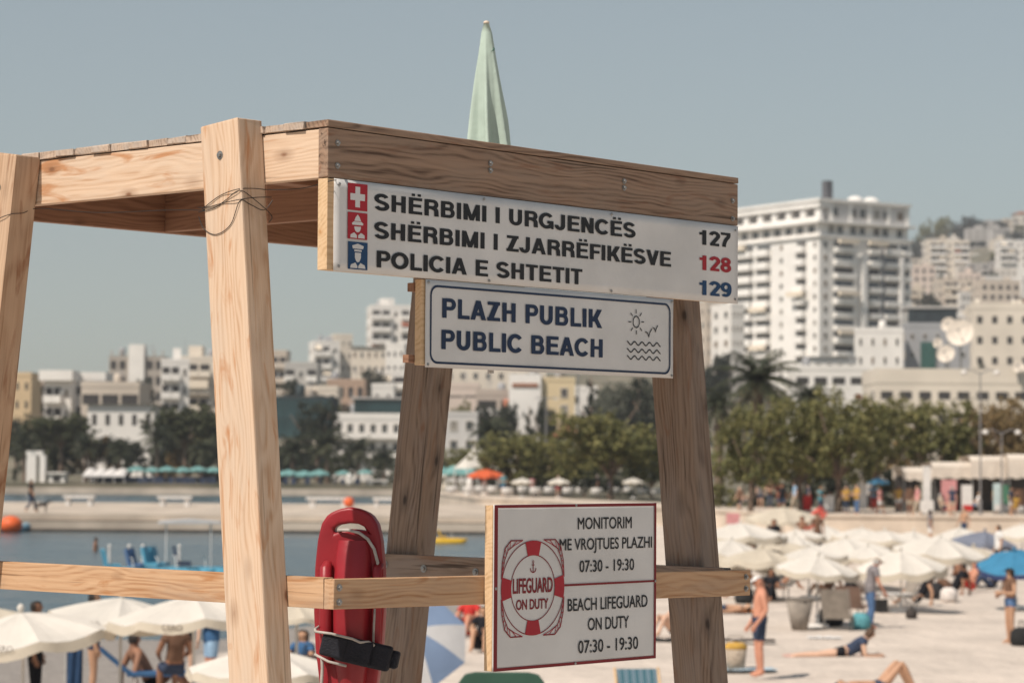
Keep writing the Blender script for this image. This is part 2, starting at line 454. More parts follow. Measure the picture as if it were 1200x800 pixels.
def board(name, p0, p1, up, w, t, m, parent, bevel=0.004, wear=0.0, seed=0, zoff=ZT):
    """sawn timber: local X runs from p0 to p1, Z is its width, Y its thickness"""
    p0, p1 = Vector(p0) + Vector((0, 0, zoff)), Vector(p1) + Vector((0, 0, zoff))
    x = (p1 - p0); L = x.length; x.normalize()
    z = Vector(up); z = (z - x * z.dot(x)).normalized()
    y = z.cross(x)
    bm = bmesh.new()
    bmesh.ops.create_cube(bm, size=1.0)
    for v in bm.verts: v.co = Vector((v.co.x * L, v.co.y * t, v.co.z * w))
    ns = max(1, int(L / 0.25))
    bmesh.ops.bevel(bm, geom=list(bm.edges), offset=bevel, segments=2, affect='EDGES', profile=0.6)
    if wear:
        rr = random.Random(seed)
        for v in bm.verts: v.co += Vector((rr.uniform(-1, 1), rr.uniform(-1, 1), rr.uniform(-1, 1))) * wear
    me = bpy.data.meshes.new(name); bm.to_mesh(me); bm.free()
    o = link(name, me, parent, m)
    o.matrix_basis = Matrix((( x.x, y.x, z.x, (p0.x + p1.x) / 2), (x.y, y.y, z.y, (p0.y + p1.y) / 2), (x.z, y.z, z.z, (p0.z + p1.z) / 2), (0, 0, 0, 1)))
    return o
def bolt(parent_obj, tw, nrm, r=0.011):
    """a hex head and washer, tw in tower coordinates, child of the timber it holds"""
    n = Vector(nrm).normalized()
    q = Vector((0, 0, 1)).rotation_difference(n).to_matrix()
    mb = MB()
    for prof, k in (((( r * 1.7, 0), (r * 1.7, .002), (0.001, .002)), 14), (((r, .002), (r * .95, .009), (0.001, .010)), 6)):
        m2 = MB().lathe(prof, k)
        mb.add([q @ Vector(v) for v in m2.v], m2.f)
    o = mb.build('bolt', M_METAL)
    o.parent = parent_obj
    o.matrix_basis = parent_obj.matrix_basis.inverted() @ Matrix.Translation(Vector(tw) + Vector((0, 0, ZT)))
    return o

# legs: outside the deck beams, leaning along the side of the tower
def leg(x0, x1, yfront_top, slope, zt, wid, m, zb=-ZT, sd=0):
    s = slope
    c = 1 / math.sqrt(1 + s * s)
    yt, yb = yfront_top + wid / 2 / c - s * 0, yfront_top + wid / 2 / c + s * (zt - zb)
    return board('leg', ((x0 + x1) / 2, yt, zt), ((x0 + x1) / 2, yb, zb), (0, 1, 0), wid, abs(x1 - x0), m, tower, 0.006, 0.0015, sd)
legA = leg(-0.112, -0.002, 0.315, -0.094, 0.012, 0.185, M_FRESH, sd=1)
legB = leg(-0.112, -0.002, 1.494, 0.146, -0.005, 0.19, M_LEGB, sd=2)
legD = leg(2.203, 2.313, 0.29, -0.098, 0.012, 0.185, M_GREY, sd=3)
legC = leg(2.203, 2.313, 1.495, 0.125, 0.0, 0.188, M_GREY, sd=4)
for lg, pts in ((legA, ((-.1125, .40, -.10), (-.1125, .44, -.075))), (legB, ((-.1125, 1.60, -.13),))):
    for p in pts[:1]: bolt(lg, p, (-1, 0, 0), 0.0085)
# deck beams
left_beam = board('deck_beam', (0.0225, 0.0455, -0.110), (0.0225, 2.0, -0.110), (0, 0, 1), 0.160, 0.043, M_FRESH, tower, 0.003, 0, 5)
board('deck_beam', (1.05, 0.0455, -0.112), (1.05, 2.0, -0.112), (0, 0, 1), 0.160, 0.043, M_UNDER, tower)
board('deck_beam', (2.178, 0.0455, -0.112), (2.178, 2.0, -0.112), (0, 0, 1), 0.160, 0.043, M_UNDER, tower)
fascia = board('front_beam', (-0.001, 0.0225, -0.109), (2.237, 0.0225, -0.109), (0, 0, 1), 0.162, 0.045, M_FASCIA, tower, 0.004, 0.001, 7)
board('rear_beam', (-0.001, 2.024, -0.112), (2.237, 2.024, -0.112), (0, 0, 1), 0.165, 0.045, M_UNDER, tower)
board('deck_block', (0.55, 1.05, -0.055), (0.95, 1.05, -0.055), (0, 0, 1), 0.05, 0.09, M_UNDER, tower)
# deck planks, rough sawn ends standing a little proud of the left beam
y = 0.0
rr = random.Random(3)
i = 0
while y < 2.04:
    w = 0.098 if i else 0.104
    x0 = -0.006 + rr.uniform(-.006, .008)
    board('deck_plank', (x0 if i else -0.002, y + w / 2, -0.0128), (2.239 + rr.uniform(-.004, .006) * (i > 0), y + w / 2, -0.0128 + rr.uniform(0, .0015) * (i > 0)), (0, 1, 0), w, 0.0225 + rr.uniform(0, .003) * (i > 0), M_FASCIA if i == 0 else M_PLANK, tower, 0.003, 0.0018, 20 + i)
    y += w + rr.uniform(.0008, .0022); i += 1
for p in ((.042, -.075), (.042, -.15), (.79, -.075), (.79, -.10), (1.53, -.075), (1.53, -.10), (2.2, -.095), (2.2, -.165)):
    bolt(fascia, (p[0], -0.0005, p[1]), (0, -1, 0), 0.006)
# lower rail
rail_l = board('rail', (0.0225, 0.002, -1.545), (0.0225, 1.92, -1.545), (0, 0, 1), 0.100, 0.045, M_RAIL, tower, 0.003, 0.0008, 9)
rail_f = board('rail', (0.0, -0.0235, -1.546), (2.262, -0.0235, -1.578), (0, 0, 1), 0.098, 0.045, M_RAIL, tower, 0.003, 0.0008, 10)
rail_r = board('rail', (2.178, 0.002, -1.575), (2.178, 1.93, -1.575), (0, 0, 1), 0.110, 0.045, M_GREY, tower, 0.003, 0.0008, 11)
for p in ((.024, -1.525), (.024, -1.572), (2.232, -1.555), (2.232, -1.60)):
    bolt(rail_f, (p[0], -0.0465, p[1]), (0, -1, 0), 0.007)
for p in ((1.83, -1.565), (1.60, -1.575), (1.30, -1.58)):
    bolt(rail_r, (2.155, p[0], p[1]), (-1, 0, 0), 0.010)

# ------------------------------------------------------------------ signs
def sign_base(name, label, x, y, z):
    p = T(x, y, z)
    return thing(name, label, 'sign', p, RZ), (x, y, z)
def flat(mb, poly, y, base, mi=0):
    mb.add([(p[0] - base[0], y - base[1], p[1] - base[2]) for p in poly], [tuple(range(len(poly)))], mi)
def ring_poly(mb, outer, inner, y, base, mi=0):
    n = len(outer)
    mb.add([(p[0] - base[0], y - base[1], p[1] - base[2]) for p in list(outer) + list(inner)], [(i, (i + 1) % n, n + (i + 1) % n, n + i) for i in range(n)], mi)
def rrect(x0, x1, z0, z1, r, n=6):
    return arc(x1 - r, z1 - r, r, r, 0, 90, n) + arc(x0 + r, z1 - r, r, r, 90, 180, n) + arc(x0 + r, z0 + r, r, r, 180, 270, n) + arc(x1 - r, z0 + r, r, r, 270, 360, n)
def sheet(name, x0, x1, z0, z1, yf, base, m, parent, amp=0.0012, seed=1, nx=48, nz=12, t=0.0025):
    """thin printed panel, faintly buckled"""
    rr = random.Random(seed)
    ph = [rr.uniform(0, 6) for _ in range(6)]
    mb = MB(); vs = []
    for j in range(nz + 1):
        for i in range(nx + 1):
            u, v = i / nx, j / nz
            d = amp * (0.5 * math.sin(9 * u + ph[0] + 2 * v) + 0.3 * math.sin(23 * u + ph[1] - 4 * v) + 0.35 * math.sin(7 * v + 5 * u + ph[2])) 
            vs.append((lerp(x0, x1, u) - base[0], yf + d + amp - base[1], lerp(z0, z1, v) - base[2]))
    fs = [(j * (nx + 1) + i, j * (nx + 1) + i + 1, (j + 1) * (nx + 1) + i + 1, (j + 1) * (nx + 1) + i) for j in range(nz) for i in range(nx)]
    n = len(vs)
    vs += [(v[0], v[1] + t, v[2]) for v in vs]
    fs += [tuple(reversed([k + n for k in f])) for f in fs]
    b0 = [i for i in range(nx + 1)]; b1 = [nz * (nx + 1) + i for i in range(nx + 1)]
    for b, flip in ((b0, 0), (b1, 1)):
        for i in range(nx):
            f = (b[i], b[i] + n, b[i + 1] + n, b[i + 1]); fs.append(f if flip == 0 else f[::-1])
    for j in range(nz):
        for i in (0, nx):
            a, c = j * (nx + 1) + i, (j + 1) * (nx + 1) + i
            fs.append((a, c, c + n, a + n) if i == 0 else (a, a + n, c + n, c))
    mb.add(vs, fs)
    return mb.build(name, m, parent, True)
def back_board(name, x0, x1, z0, z1, y0, y1, base, m, parent):
    o = board(name, (x0 - base[0], (y0 + y1) / 2 - base[1], (z0 + z1) / 2 - base[2]), (x1 - base[0], (y0 + y1) / 2 - base[1], (z0 + z1) / 2 - base[2]), (0, 0, 1), z1 - z0, y1 - y0, m, parent, 0.002, 0, 0, 0.0)
    return o
SF = -0.0105                                   # front of the printed panels
s1, b1 = sign_base('emergency_sign', 'long white sign listing the emergency numbers 127, 128 and 129 under the front beam', 0.0, 0.0, -0.497)
back_board('backing_board', -0.001, 2.222, -0.493, -0.1935, 0.0005, 0.045, b1, M_PALE, s1)
sheet('panel', 0.024, 2.228, -0.496, -0.193, SF + .003, b1, M_SIGN, s1, 0.0012, 1, 70, 10)
YT = SF + 0.0018
mb = MB()
def icon(x0, x1, z0, z1, m, name, draw):
    mb = MB()
    flat(mb, [(x0, z0), (x1, z0), (x1, z1), (x0, z1)], YT, b1, 0)
    draw(mb, (x0 + x1) / 2, (z0 + z1) / 2)
    return mb.build(name, [m, M_SIGN], s1)
def d_cross(mb, cx, cz):
    a, c = .011, .034
    flat(mb, [(cx - a, cz - c), (cx + a, cz - c), (cx + a, cz - a), (cx + c, cz - a), (cx + c, cz + a), (cx + a, cz + a), (cx + a, cz + c), (cx - a, cz + c), (cx - a, cz + a), (cx - c, cz + a), (cx - c, cz - a), (cx - a, cz - a)], YT - .0004, b1, 1)
def d_fire(mb, cx, cz):
    y = YT - .0004
    flat(mb, arc(cx, cz - .002, .0155, .019, 180, 360, 14), y, b1, 1)                                    # face
    flat(mb, [(cx - .024, cz + .003), (cx + .024, cz + .003), (cx + .027, cz + .008), (cx + .018, cz + .014), (cx - .018, cz + .014), (cx - .027, cz + .008)], y - .0001, b1, 1)
    flat(mb, [(cx - .016, cz + .016), (cx + .016, cz + .016), (cx + .009, cz + .029), (cx, cz + .038), (cx - .009, cz + .029)], y, b1, 1)
    for s in (-1, 1):
        flat(mb, [(cx + s * .003, cz - .040), (cx + s * .033, cz - .040), (cx + s * .033, cz - .030), (cx + s * .016, cz - .022), (cx + s * .003, cz - .031)][::s], y, b1, 1)
def d_police(mb, cx, cz):
    y = YT - .0004
    flat(mb, [(cx - .014, cz + .010), (cx + .014, cz + .010), (cx + .014, cz - .006), (cx + .008, cz - .018), (cx, cz - .022), (cx - .008, cz - .018), (cx - .014, cz - .006)], y, b1, 1)
    flat(mb, [(cx - .017, cz + .014), (cx + .017, cz + .014), (cx + .017, cz + .020), (cx - .017, cz + .020)], y - .0001, b1, 1)
    flat(mb, [(cx - .024, cz + .023), (cx + .024, cz + .023), (cx + .027, cz + .033), (cx, cz + .040), (cx - .027, cz + .033)], y, b1, 1)
    for s in (-1, 1):
        flat(mb, [(cx + s * .002, cz - .041), (cx + s * .036, cz - .041), (cx + s * .032, cz - .030), (cx + s * .012, cz - .023), (cx + s * .002, cz - .034)][::s], y, b1, 1)
icon(.083, .175, -.291, -.202, M_RED, 'pictogram', d_cross)['label'] = 'red square with a white cross'
icon(.084, .176, -.386, -.298, M_RED, 'pictogram', d_fire)['label'] = 'red square with a white firefighter'
icon(.087, .178, -.486, -.395, M_BLUE, 'pictogram', d_police)['label'] = 'blue square with a white police officer'
CAPH = 0.056
heavy_text('SHËRBIMI I URGJENCËS', .210, 1.587, -.283, CAPH, M_BLACK, s1, b1, y=YT)
heavy_text('SHËRBIMI I ZJARRËFIKËSVE', .211, 1.801, -.377, CAPH, M_BLACK, s1, b1, y=YT)
heavy_text('POLICIA E SHTETIT', .221, 1.281, -.473, CAPH, M_BLACK, s1, b1, y=YT)
heavy_text('127', 1.975, 2.175, -.280, CAPH, M_BLACK, s1, b1, y=YT)
heavy_text('128', 1.976, 2.177, -.377, CAPH, M_RED, s1, b1, y=YT)
heavy_text('129', 1.976, 2.180, -.473, CAPH, M_BLUE, s1, b1, y=YT)

s2, b2 = sign_base('beach_sign', 'white public beach sign with a blue border, sun and waves below the emergency sign', 0.44, 0.0, -0.797)
back_board('backing_board', .447, 1.80, -.790, -.4995, 0.0005, 0.030, b2, M_PALE, s2)
back_board('batten', .420, 1.75, -.782, -.755, 0.0325, 0.06, b2, M_UNDER, s2)
back_board('batten', .440, 1.75, -.54, -.51, 0.0325, 0.06, b2, M_UNDER, s2)
sheet('panel', .462, 1.822, -.797, -.499, SF + .003, b2, M_SIGN, s2, 0.0014, 5, 50, 12)
mb = MB()
ring_poly(mb, rrect(.482, 1.803, -.784, -.516, .035), rrect(.4895, 1.7955, -.7765, -.5235, .029), YT, b2)
mb.build('border', M_NAVY, s2)
heavy_text('PLAZH PUBLIK', .541, 1.392, -.626, .067, M_NAVY, s2, b2, y=YT)
heavy_text('PUBLIC BEACH', .538, 1.403, -.733, .066, M_NAVY, s2, b2, y=YT)
def line(mb, pts, hw, y, base, closed=False, mi=0):
    L, Rr = stroke_poly(pts, hw, closed)
    n = len(L)
    mb.add([(p.x - base[0], y - base[1], p.y - base[2]) for p in L + Rr], [(i, i + 1, n + i + 1, n + i) for i in range(n - 1)] + ([(n - 1, 0, n, 2 * n - 1)] if closed else []), mi)
mb = MB()
line(mb, arc(1.597, -.594, .019, .021, 0, 360, 24)[:-1], .0022, YT, b2, True)
for k in range(8):
    a = R(45 * k + 2)
    line(mb, [(1.597 + .030 * math.cos(a), -.594 + .031 * math.sin(a)), (1.597 + .046 * math.cos(a), -.594 + .047 * math.sin(a))], .002, YT, b2)
for x, z, s in ((1.672, -.642, 1), (1.712, -.622, .8)):
    line(mb, [(x - .022 * s, z + .014 * s), (x - .008 * s, z + .010 * s), (x, z - .004 * s), (x + .006 * s, z + .012 * s), (x + .018 * s, z + .026 * s)], .0021, YT, b2)
for zz in (-.674, -.701, -.727):
    line(mb, [(1.543 + .2 * i / 48, zz + .0065 * math.cos(i / 48 * 2 * math.pi * 4.5)) for i in range(49)], .0023, YT, b2)
mb.build('sun_and_waves', M_BLACK, s2)

s3, b3 = sign_base('lifeguard_sign', 'white lifeguard hours sign with a red border and life ring on the lower rail', 0.72, -0.05, -1.835)
back_board('backing_board', .7225, 1.617, -1.832, -1.265, -0.0835, -0.0485, b3, M_PALE, s3)
Y3 = -0.0885
sheet('panel', .7245, 1.6205, -1.834, -1.2625, Y3 + .0005, b3, M_SIGN, s3, 0.0008, 9, 40, 26)
YL = Y3 - 0.0012
mb = MB()
ring_poly(mb, [(1.6195, -1.833), (1.6195, -1.2635), (.7255, -1.2635), (.7255, -1.833)], [(1.608, -1.8225), (1.608, -1.274), (.744, -1.274), (.744, -1.8225)], YL, b3)
flat(mb, [(1.098, -1.5535), (1.6085, -1.5535), (1.6085, -1.546), (1.098, -1.546)], YL - .0001, b3)
mb.build('border', M_MAROON, s3)
cx, cz = .930, -1.5535
mb = MB()
n = 64
el = lambda rx, rz: arc(cx, cz, rx, rz, 0, 360, n)[:-1]
def arcband(mb, rx0, rz0, rx1, rz1, a0, a1, y, mi):
    o, i_ = arc(cx, cz, rx1, rz1, a0, a1, 14), arc(cx, cz, rx0, rz0, a0, a1, 14)
    m = len(o)
    mb.add([(p[0] - b3[0], y - b3[1], p[1] - b3[2]) for p in o + i_], [(k, k + 1, m + k + 1, m + k) for k in range(m - 1)], mi)
ring_poly(mb, el(.168, .165), el(.1645, .1615), YL, b3, 0)
ring_poly(mb, el(.1185, .1165), el(.115, .113), YL, b3, 0)
for a in (0, 90, 180, 270): arcband(mb, .116, .114, .1675, .1645, a - 14.5, a + 14.5, YL - .0002, 1)
for q, sx, sz in ((0, 1, 1), (1, -1, 1), (2, -1, -1), (3, 1, -1)):                  # grab rope in the corners
    pts = [(cx + sx * .166, cz + sz * .035), (cx + sx * .162, cz + sz * .09), (cx + sx * .148, cz + sz * .14), (cx + sx * .118, cz + sz * .166), (cx + sx * .055, cz + sz * .166)]
    line(mb, pts, .0022, YL - .0003, b3, False, 0)
    p2 = [(cx + sx * .157, cz + sz * .07), (cx + sx * .150, cz + sz * .10), (cx + sx * .132, cz + sz * .134), (cx + sx * .100, cz + sz * .150)]
    line(mb, p2, .0020, YL - .0003, b3, False, 0)
    for k in range(9):
        t = k / 8
        i0 = int(t * 3.999); f = t * 3.999 - i0
        a = Vector(pts[i0]).lerp(Vector(pts[i0 + 1]), f)
        i1 = int(t * 2.999); f1 = t * 2.999 - i1
        c_ = Vector(p2[i1]).lerp(Vector(p2[i1 + 1]), f1)
        line(mb, [a, c_], .0014, YL - .0004, b3, False, 1)
line(mb, [(cx, cz + .088), (cx, cz + .055)], .002, YL, b3)
line(mb, arc(cx, cz + .091, .004, .004, 0, 360, 10)[:-1], .0012, YL, b3, True)
line(mb, [(cx - .007, cz + .080), (cx + .007, cz + .080)], .0015, YL, b3)
line(mb, [(cx - .016, cz + .068)] + arc(cx, cz + .066, .014, .012, 180, 360, 8) + [(cx + .016, cz + .068)], .002, YL, b3)
mb.build('life_ring_emblem', [M_MAROON, M_RED], s3)
thin_text('LIFEGUARD', .825, 1.034, -1.5695, .050, M_MAROON, s3, b3, YL, .019)
thin_text('ON DUTY', .842, 1.011, -1.6265, .034, M_MAROON, s3, b3, YL, .022)
thin_text('MONITORIM', 1.171, 1.475, -1.3535, .041, M_BLACK, s3, b3, YL, .010)
thin_text('ME VROJTUES PLAZHI', 1.072, 1.594, -1.4265, .040, M_BLACK, s3, b3, YL, .010)
thin_text('07:30 - 19:30', 1.182, 1.490, -1.506, .041, M_BLACK, s3, b3, YL, .010)
thin_text('BEACH LIFEGUARD', 1.118, 1.569, -1.642, .043, M_BLACK, s3, b3, YL, .010)
thin_text('ON DUTY', 1.230, 1.461, -1.714, .043, M_BLACK, s3, b3, YL, .010)
thin_text('07:30 - 19:30', 1.177, 1.515, -1.793, .044, M_BLACK, s3, b3, YL, .010)

def screws(root, pts, y, base):
    for x, z in pts:
        mb = MB(); m2 = MB().lathe([(.0055, 0), (.0055, .0012), (.003, .0022), (.0005, .0022)], 10)
        q = Matrix.Rotation(R(90), 3, 'X')
        mb.add([q @ Vector(v) + Vector((x - base[0], y - base[1], z - base[2])) for v in m2.v], m2.f)
        mb.build('screw', M_METAL, root)
screws(s1, [(.045, -.21), (.045, -.48), (.75, -.203), (.78, -.487), (1.45, -.203), (1.45, -.487), (2.21, -.21), (2.21, -.48)], YT, b1)
screws(s2, [(.473, -.508), (.473, -.788), (1.812, -.508), (1.812, -.788)], YT, b2)
screws(s3, [(.735, -1.55), (1.614, -1.55), (1.16, -1.269), (1.16, -1.828)], YL - .0005, b3)

# ------------------------------------------------------------------ cable wound round the legs
mb = MB()
def wire(pts, r=0.0014):
    sm = []
    for a, b_, c_, d_ in zip([pts[0]] + pts[:-2], pts[:-1], pts[1:], pts[2:] + [pts[-1]]):
        a, b_, c_, d_ = map(Vector, (a, b_, c_, d_))
        for k in range(6):
            t = k / 6
            sm.append(0.5 * ((2 * b_) + (c_ - a) * t + (2 * a - 5 * b_ + 4 * c_ - d_) * t * t + (3 * b_ - a - 3 * c_ + d_) * t ** 3))
    sm.append(Vector(pts[-1]))
    mb.tube([T(*p) for p in sm], r, 6)
xo, xi = -.1155, .0
wire([(-.116, 1.80, -.30), (xo, 1.70, -.27), (xo, 1.535, -.235), (-.06, 1.520, -.225), (.0, 1.50, -.205), (.03, 1.20, -.235), (.02, .80, -.25), (.0, .52, -.27), (-.10, .495, -.275), (xo, .46, -.265), (xo, .39, -.235), (xo, .305, -.22), (-.06, .285, -.215), (-.0, .27, -.215), (.03, .15, -.215), (0.0, -.004, -.205), (.03, -.008, -.198)])
wire([(xo, .50, -.285), (xo, .42, -.275), (xo, .36, -.25), (xo, .298, -.225), (-.07, .28, -.25), (-.0, .268, -.30), (.02, .3, -.32)])
wire([(xo, .50, -.30), (xo, .47, -.345), (xo, .41, -.365), (xo, .34, -.335), (xo, .297, -.26), (-.08, .283, -.27), (-.03, .272, -.285), (0, .262, -.25)])
wire([(xo, .502, -.27), (xo, .46, -.272), (xo, .38, -.262), (xo, .295, -.255), (-.06, .275, -.245), (0, .268, -.24)])
tag(mb.build('cable', mat('black_cable', (.012, .011, .011), .5)), 'thin black cable looped around the front leg and strung along the deck', 'cable')

# ------------------------------------------------------------------ rescue can hung behind the rail corner
M_CAN = mat('rescue_red', (0.28, 0.016, 0.024), 0.42, 0.22, 6, 0.06, 40, 0.4)
M_ROPE = mat('rope', (0.42, 0.39, 0.36), 0.9, 0.2, 40)
M_STRAP = mat('strap', (0.012, 0.013, 0.02), 0.7, 0.2, 30, 0.3, 120)
canp = P(409, 594, 9.12)
can = thing('rescue_buoy', 'dark red plastic rescue buoy with a black strap hanging inside the rail corner', 'rescue buoy', canp - Vector((0, 0, .80)), R(-13))
can.scale = (1.07, 1, 1)
H0 = 0.80                                 # top of the can above its base
def can_half(z):                          # half width of the plate at height z
    t = (H0 - z) / 0.80
    return interp(t, [(0, .0), (.008, .035), (.03, .072), (.07, .094), (.14, .107), (.26, .116), (.45, .119), (.62, .112), (.78, .096), (.9, .070), (.97, .040), (1.0, .0)])
bm = bmesh.new()
zs = [H0 - .80 * (0.5 - 0.5 * math.cos(math.pi * i / 40)) for i in range(41)]
outer = [(can_half(z), z) for z in zs] + [(-can_half(z), z) for z in zs[-2:0:-1]]
hole = [(-.055, .725), (-.035, .738), (0, .744), (.030, .742), (.050, .732), (.060, .716), (.03, .722), (0, .723), (-.03, .718), (-.052, .706)]
vo = [bm.verts.new((x, 0, z)) for x, z in outer]; vh = [bm.verts.new((x, 0, z)) for x, z in hole]
eds = [bm.edges.new((l[i], l[(i + 1) % len(l)])) for l in (vo, vh) for i in range(len(l))]
bmesh.ops.triangle_fill(bm, edges=eds, use_beauty=True, use_dissolve=False)
ex = bmesh.ops.extrude_face_region(bm, geom=list(bm.faces))
for v in ex['geom']:
    if isinstance(v, bmesh.types.BMVert): v.co.y += .055
bmesh.ops.recalc_face_normals(bm, faces=list(bm.faces))
edges = [e for e in bm.edges if len(e.link_faces) == 2 and e.calc_face_angle(0) > 0.9]
bmesh.ops.bevel(bm, geom=edges, offset=.012, segments=3, affect='EDGES', profile=.6)
me = bpy.data.meshes.new('shell'); bm.to_mesh(me); bm.free()
me.polygons.foreach_set('use_smooth', [True] * len(me.polygons))
sh = link('shell', me, can, M_CAN)
mb = MB()                                 # swollen body on the front of the plate
nz, na = 22, 14
vs = []; fs = []
for i in range(nz + 1):
    t = i / nz
    z = .685 - .62 * t
    w = .072 * math.sin(math.pi * min(1, max(0.0, .16 + .80 * t)) ) ** .45 * (1 - .25 * t)
    dp = .085 * math.sin(math.pi * (.06 + .88 * t)) ** .55
    for k in range(na + 1):
        a = math.pi * k / na
        vs.append((.018 + w * -math.cos(a), .004 - dp * math.sin(a) ** .8, z))
for i in range(nz):
    for k in range(na):
        a = i * (na + 1) + k
        fs.append((a, a + 1, a + na + 2, a + na + 1))
mb.add(vs, fs); mb.build('body', M_CAN, can, True)
mb = MB(); mb.tube([(-.070, -.004, .60), (-.069, -.030, .585), (-.067, -.036, .50), (-.067, -.036, .36), (-.066, -.03, .28), (-.066, 0, .26)], [.016, .020, .021, .021, .02, .016], 12)
mb.build('side_handle', M_CAN, can, True)
mb = MB(); mb.tube([(.105, -.004, .60), (.104, -.022, .585), (.104, -.026, .50), (.104, -.026, .36), (.102, -.02, .28), (.10, 0, .26)], .016, 10)
mb.build('side_handle', M_CAN, can, True)
mb = MB()
mb.tube([(-.045, .03, .712), (-.03, -.010, .720), (0, -.016, .721), (.04, -.018, .712), (.07, -.018, .69), (.092, -.018, .655), (.104, -.018, .61), (.108, -.02, .56)], .0055, 8)
mb.tube([(-.083, -.016, .46), (-.086, -.018, .36), (-.083, -.022, .30), (-.077, -.03, .24), (-.083, -.022, .14), (-.098, -.012, .02), (-.1, -.01, -.05)], .0055, 8)
mb.tube([(.102, -.040, .45), (.1, -.042, .40), (.098, -.042, .33)], .004, 8)
mb.build('rope', M_ROPE, can, True)
mb = MB()                                 # rolled strap round the middle
q = Matrix.Rotation(R(12), 3, 'Y')
for k, (dx, w, hgt, yy) in enumerate(((-.015, .09, .078, -.104), (.05, .12, .088, -.100), (.115, .11, .088, -.085), (.155, .07, .062, -.060))):
    b_ = MB().box((0, 0, 0), (w, .034, hgt), q)
    mb.add([Vector(v) + Vector((dx, yy, .318 - dx * .24)) for v in b_.v], b_.f)
o = mb.build('strap', M_STRAP, can)
bv = o.modifiers.new('soft', 'BEVEL'); bv.width = .010; bv.segments = 3
mb = MB()
mb.tube([(-.075, -.122, .372), (-.02, -.126, .366), (.05, -.124, .350), (.075, -.118, .338), (.10, -.108, .340), (.118, -.10, .326)], .0045, 8)
mb.tube([(-.080, -.112, .293), (-.03, -.124, .270), (.03, -.122, .256)], .0045, 8)
mb.tube([(-.088, -.03, .385), (-.086, -.09, .378), (-.075, -.122, .372)], .0045, 8)
mb.build('cord', M_ROPE, can, True)

# ------------------------------------------------------------------ folded parasol behind the deck
pb = T(1.285, 2.125, 0)
pb = P(577, 160, (T(1.285, 2.125, 0) - CAMP).dot(_fw)); pb.z = ZT - 0.75
par = thing('folded_parasol', 'folded pale green parasol standing behind the plank deck', 'parasol', pb, 0)
M_MINT = mat('mint_cloth', (0.42, 0.515, 0.455), 0.85, 0.10, 8, 0.15, 25, 0.15)
tip = (P(570, 27, (pb - CAMP).dot(_fw)) - pb)
botw = Vector((0, 0, .30))
mb = MB()
rows, seg = 26, 72
vs = []; fs = []
rr = random.Random(5)
folds = [(1.0, R(-100)), (.8, R(-45)), (.9, R(15)), (.7, R(75)), (1, R(140)), (.9, R(200))]
for i in range(rows + 1):
    t = i / rows
    c0 = tip.lerp(botw, t)
    rad = interp(t, [(0, .010), (.015, .018), (.05, .026), (.10, .034), (.20, .054), (.35, .080), (.58, .110), (1, .150)])
    for k in range(seg):
        a = 2 * math.pi * k / seg
        g = 0
        for m_, ph in folds:
            d = (a - ph - t * .35 + math.pi) % (2 * math.pi) - math.pi
            g += m_ * math.exp(-(d / .17) ** 2)
        ruf = 1 + smooth(t * 2.2) * (-.36 + .56 * min(1, g)) + .02 * math.sin(19 * t + 3 * a)
        vs.append(c0 + Vector((math.cos(a), math.sin(a), 0)) * rad * ruf)
for i in range(rows):
    for k in range(seg):
        a, b_ = i * seg + k, i * seg + (k + 1) % seg
        fs.append((a, b_, b_ + seg, a + seg))
fs.append(tuple(range(seg)))
mb.add(vs, fs)
mb.build('canopy', M_MINT, par, True)
mb = MB(); mb.tube([Vector((0, 0, 0)), botw, tip - Vector((0, 0, .02))], .014, 10)
mb.build('pole', mat('parasol_pole', (.55, .53, .5), .4, .1), par)
mb = MB(); mb.lathe([(.010, -.006), (.013, .0), (.011, .006), (.004, .009)], 12, tip)
mb.build('finial', mat('finial', (.62, .52, .42), .5), par, True)
M_GREENSTRAP = mat('green_tie', (.10, .20, .16), .8)
mb = MB()
for zz, r_ in ((.12, .026), (.15, .028)):
    c0 = tip.lerp(botw, zz) + Vector((.016, -.012, .01))
    mb.tube([c0 + Vector((.012 * math.cos(a / 8 * 6.283), .012 * math.sin(a / 8 * 6.283), -.035 + .055 * a / 8)) for a in range(9)], .006, 6)
mb.build('tie', M_GREENSTRAP, par, True)
mb = MB(); mb.box((0, -.03, .06), (.05, .05, .05)); mb.box((0, -.03, .60), (.05, .05, .05))
mb.build('clamp', M_METAL, par)
# ------------------------------------------------------------------ ground, sea, quays
SEA = -0.4
M_SAND = mat('sand', (0.575, 0.50, 0.435), 0.95, 0.15, 0.5, 0.9, 2.2, 0.1, bdist=0.14)
M_WET = mat('wet_sand', (0.27, 0.245, 0.225), 0.6, 0.2, 0.5, 0.6, 4.0, 0.4)
def shore(y): return interp(y, [(-40, -32), (47, -27), (54, -12), (58, -7.5), (64, -5.6), (96, -2.6), (142, 0.8), (190, 2.5)])
def front(x): return interp(x, [(-400, 284), (-10, 284), (-9, 230), (-2.2, 180), (2.5, 170), (5, 160), (15.5, 131.5), (60, 128), (200, 126)])
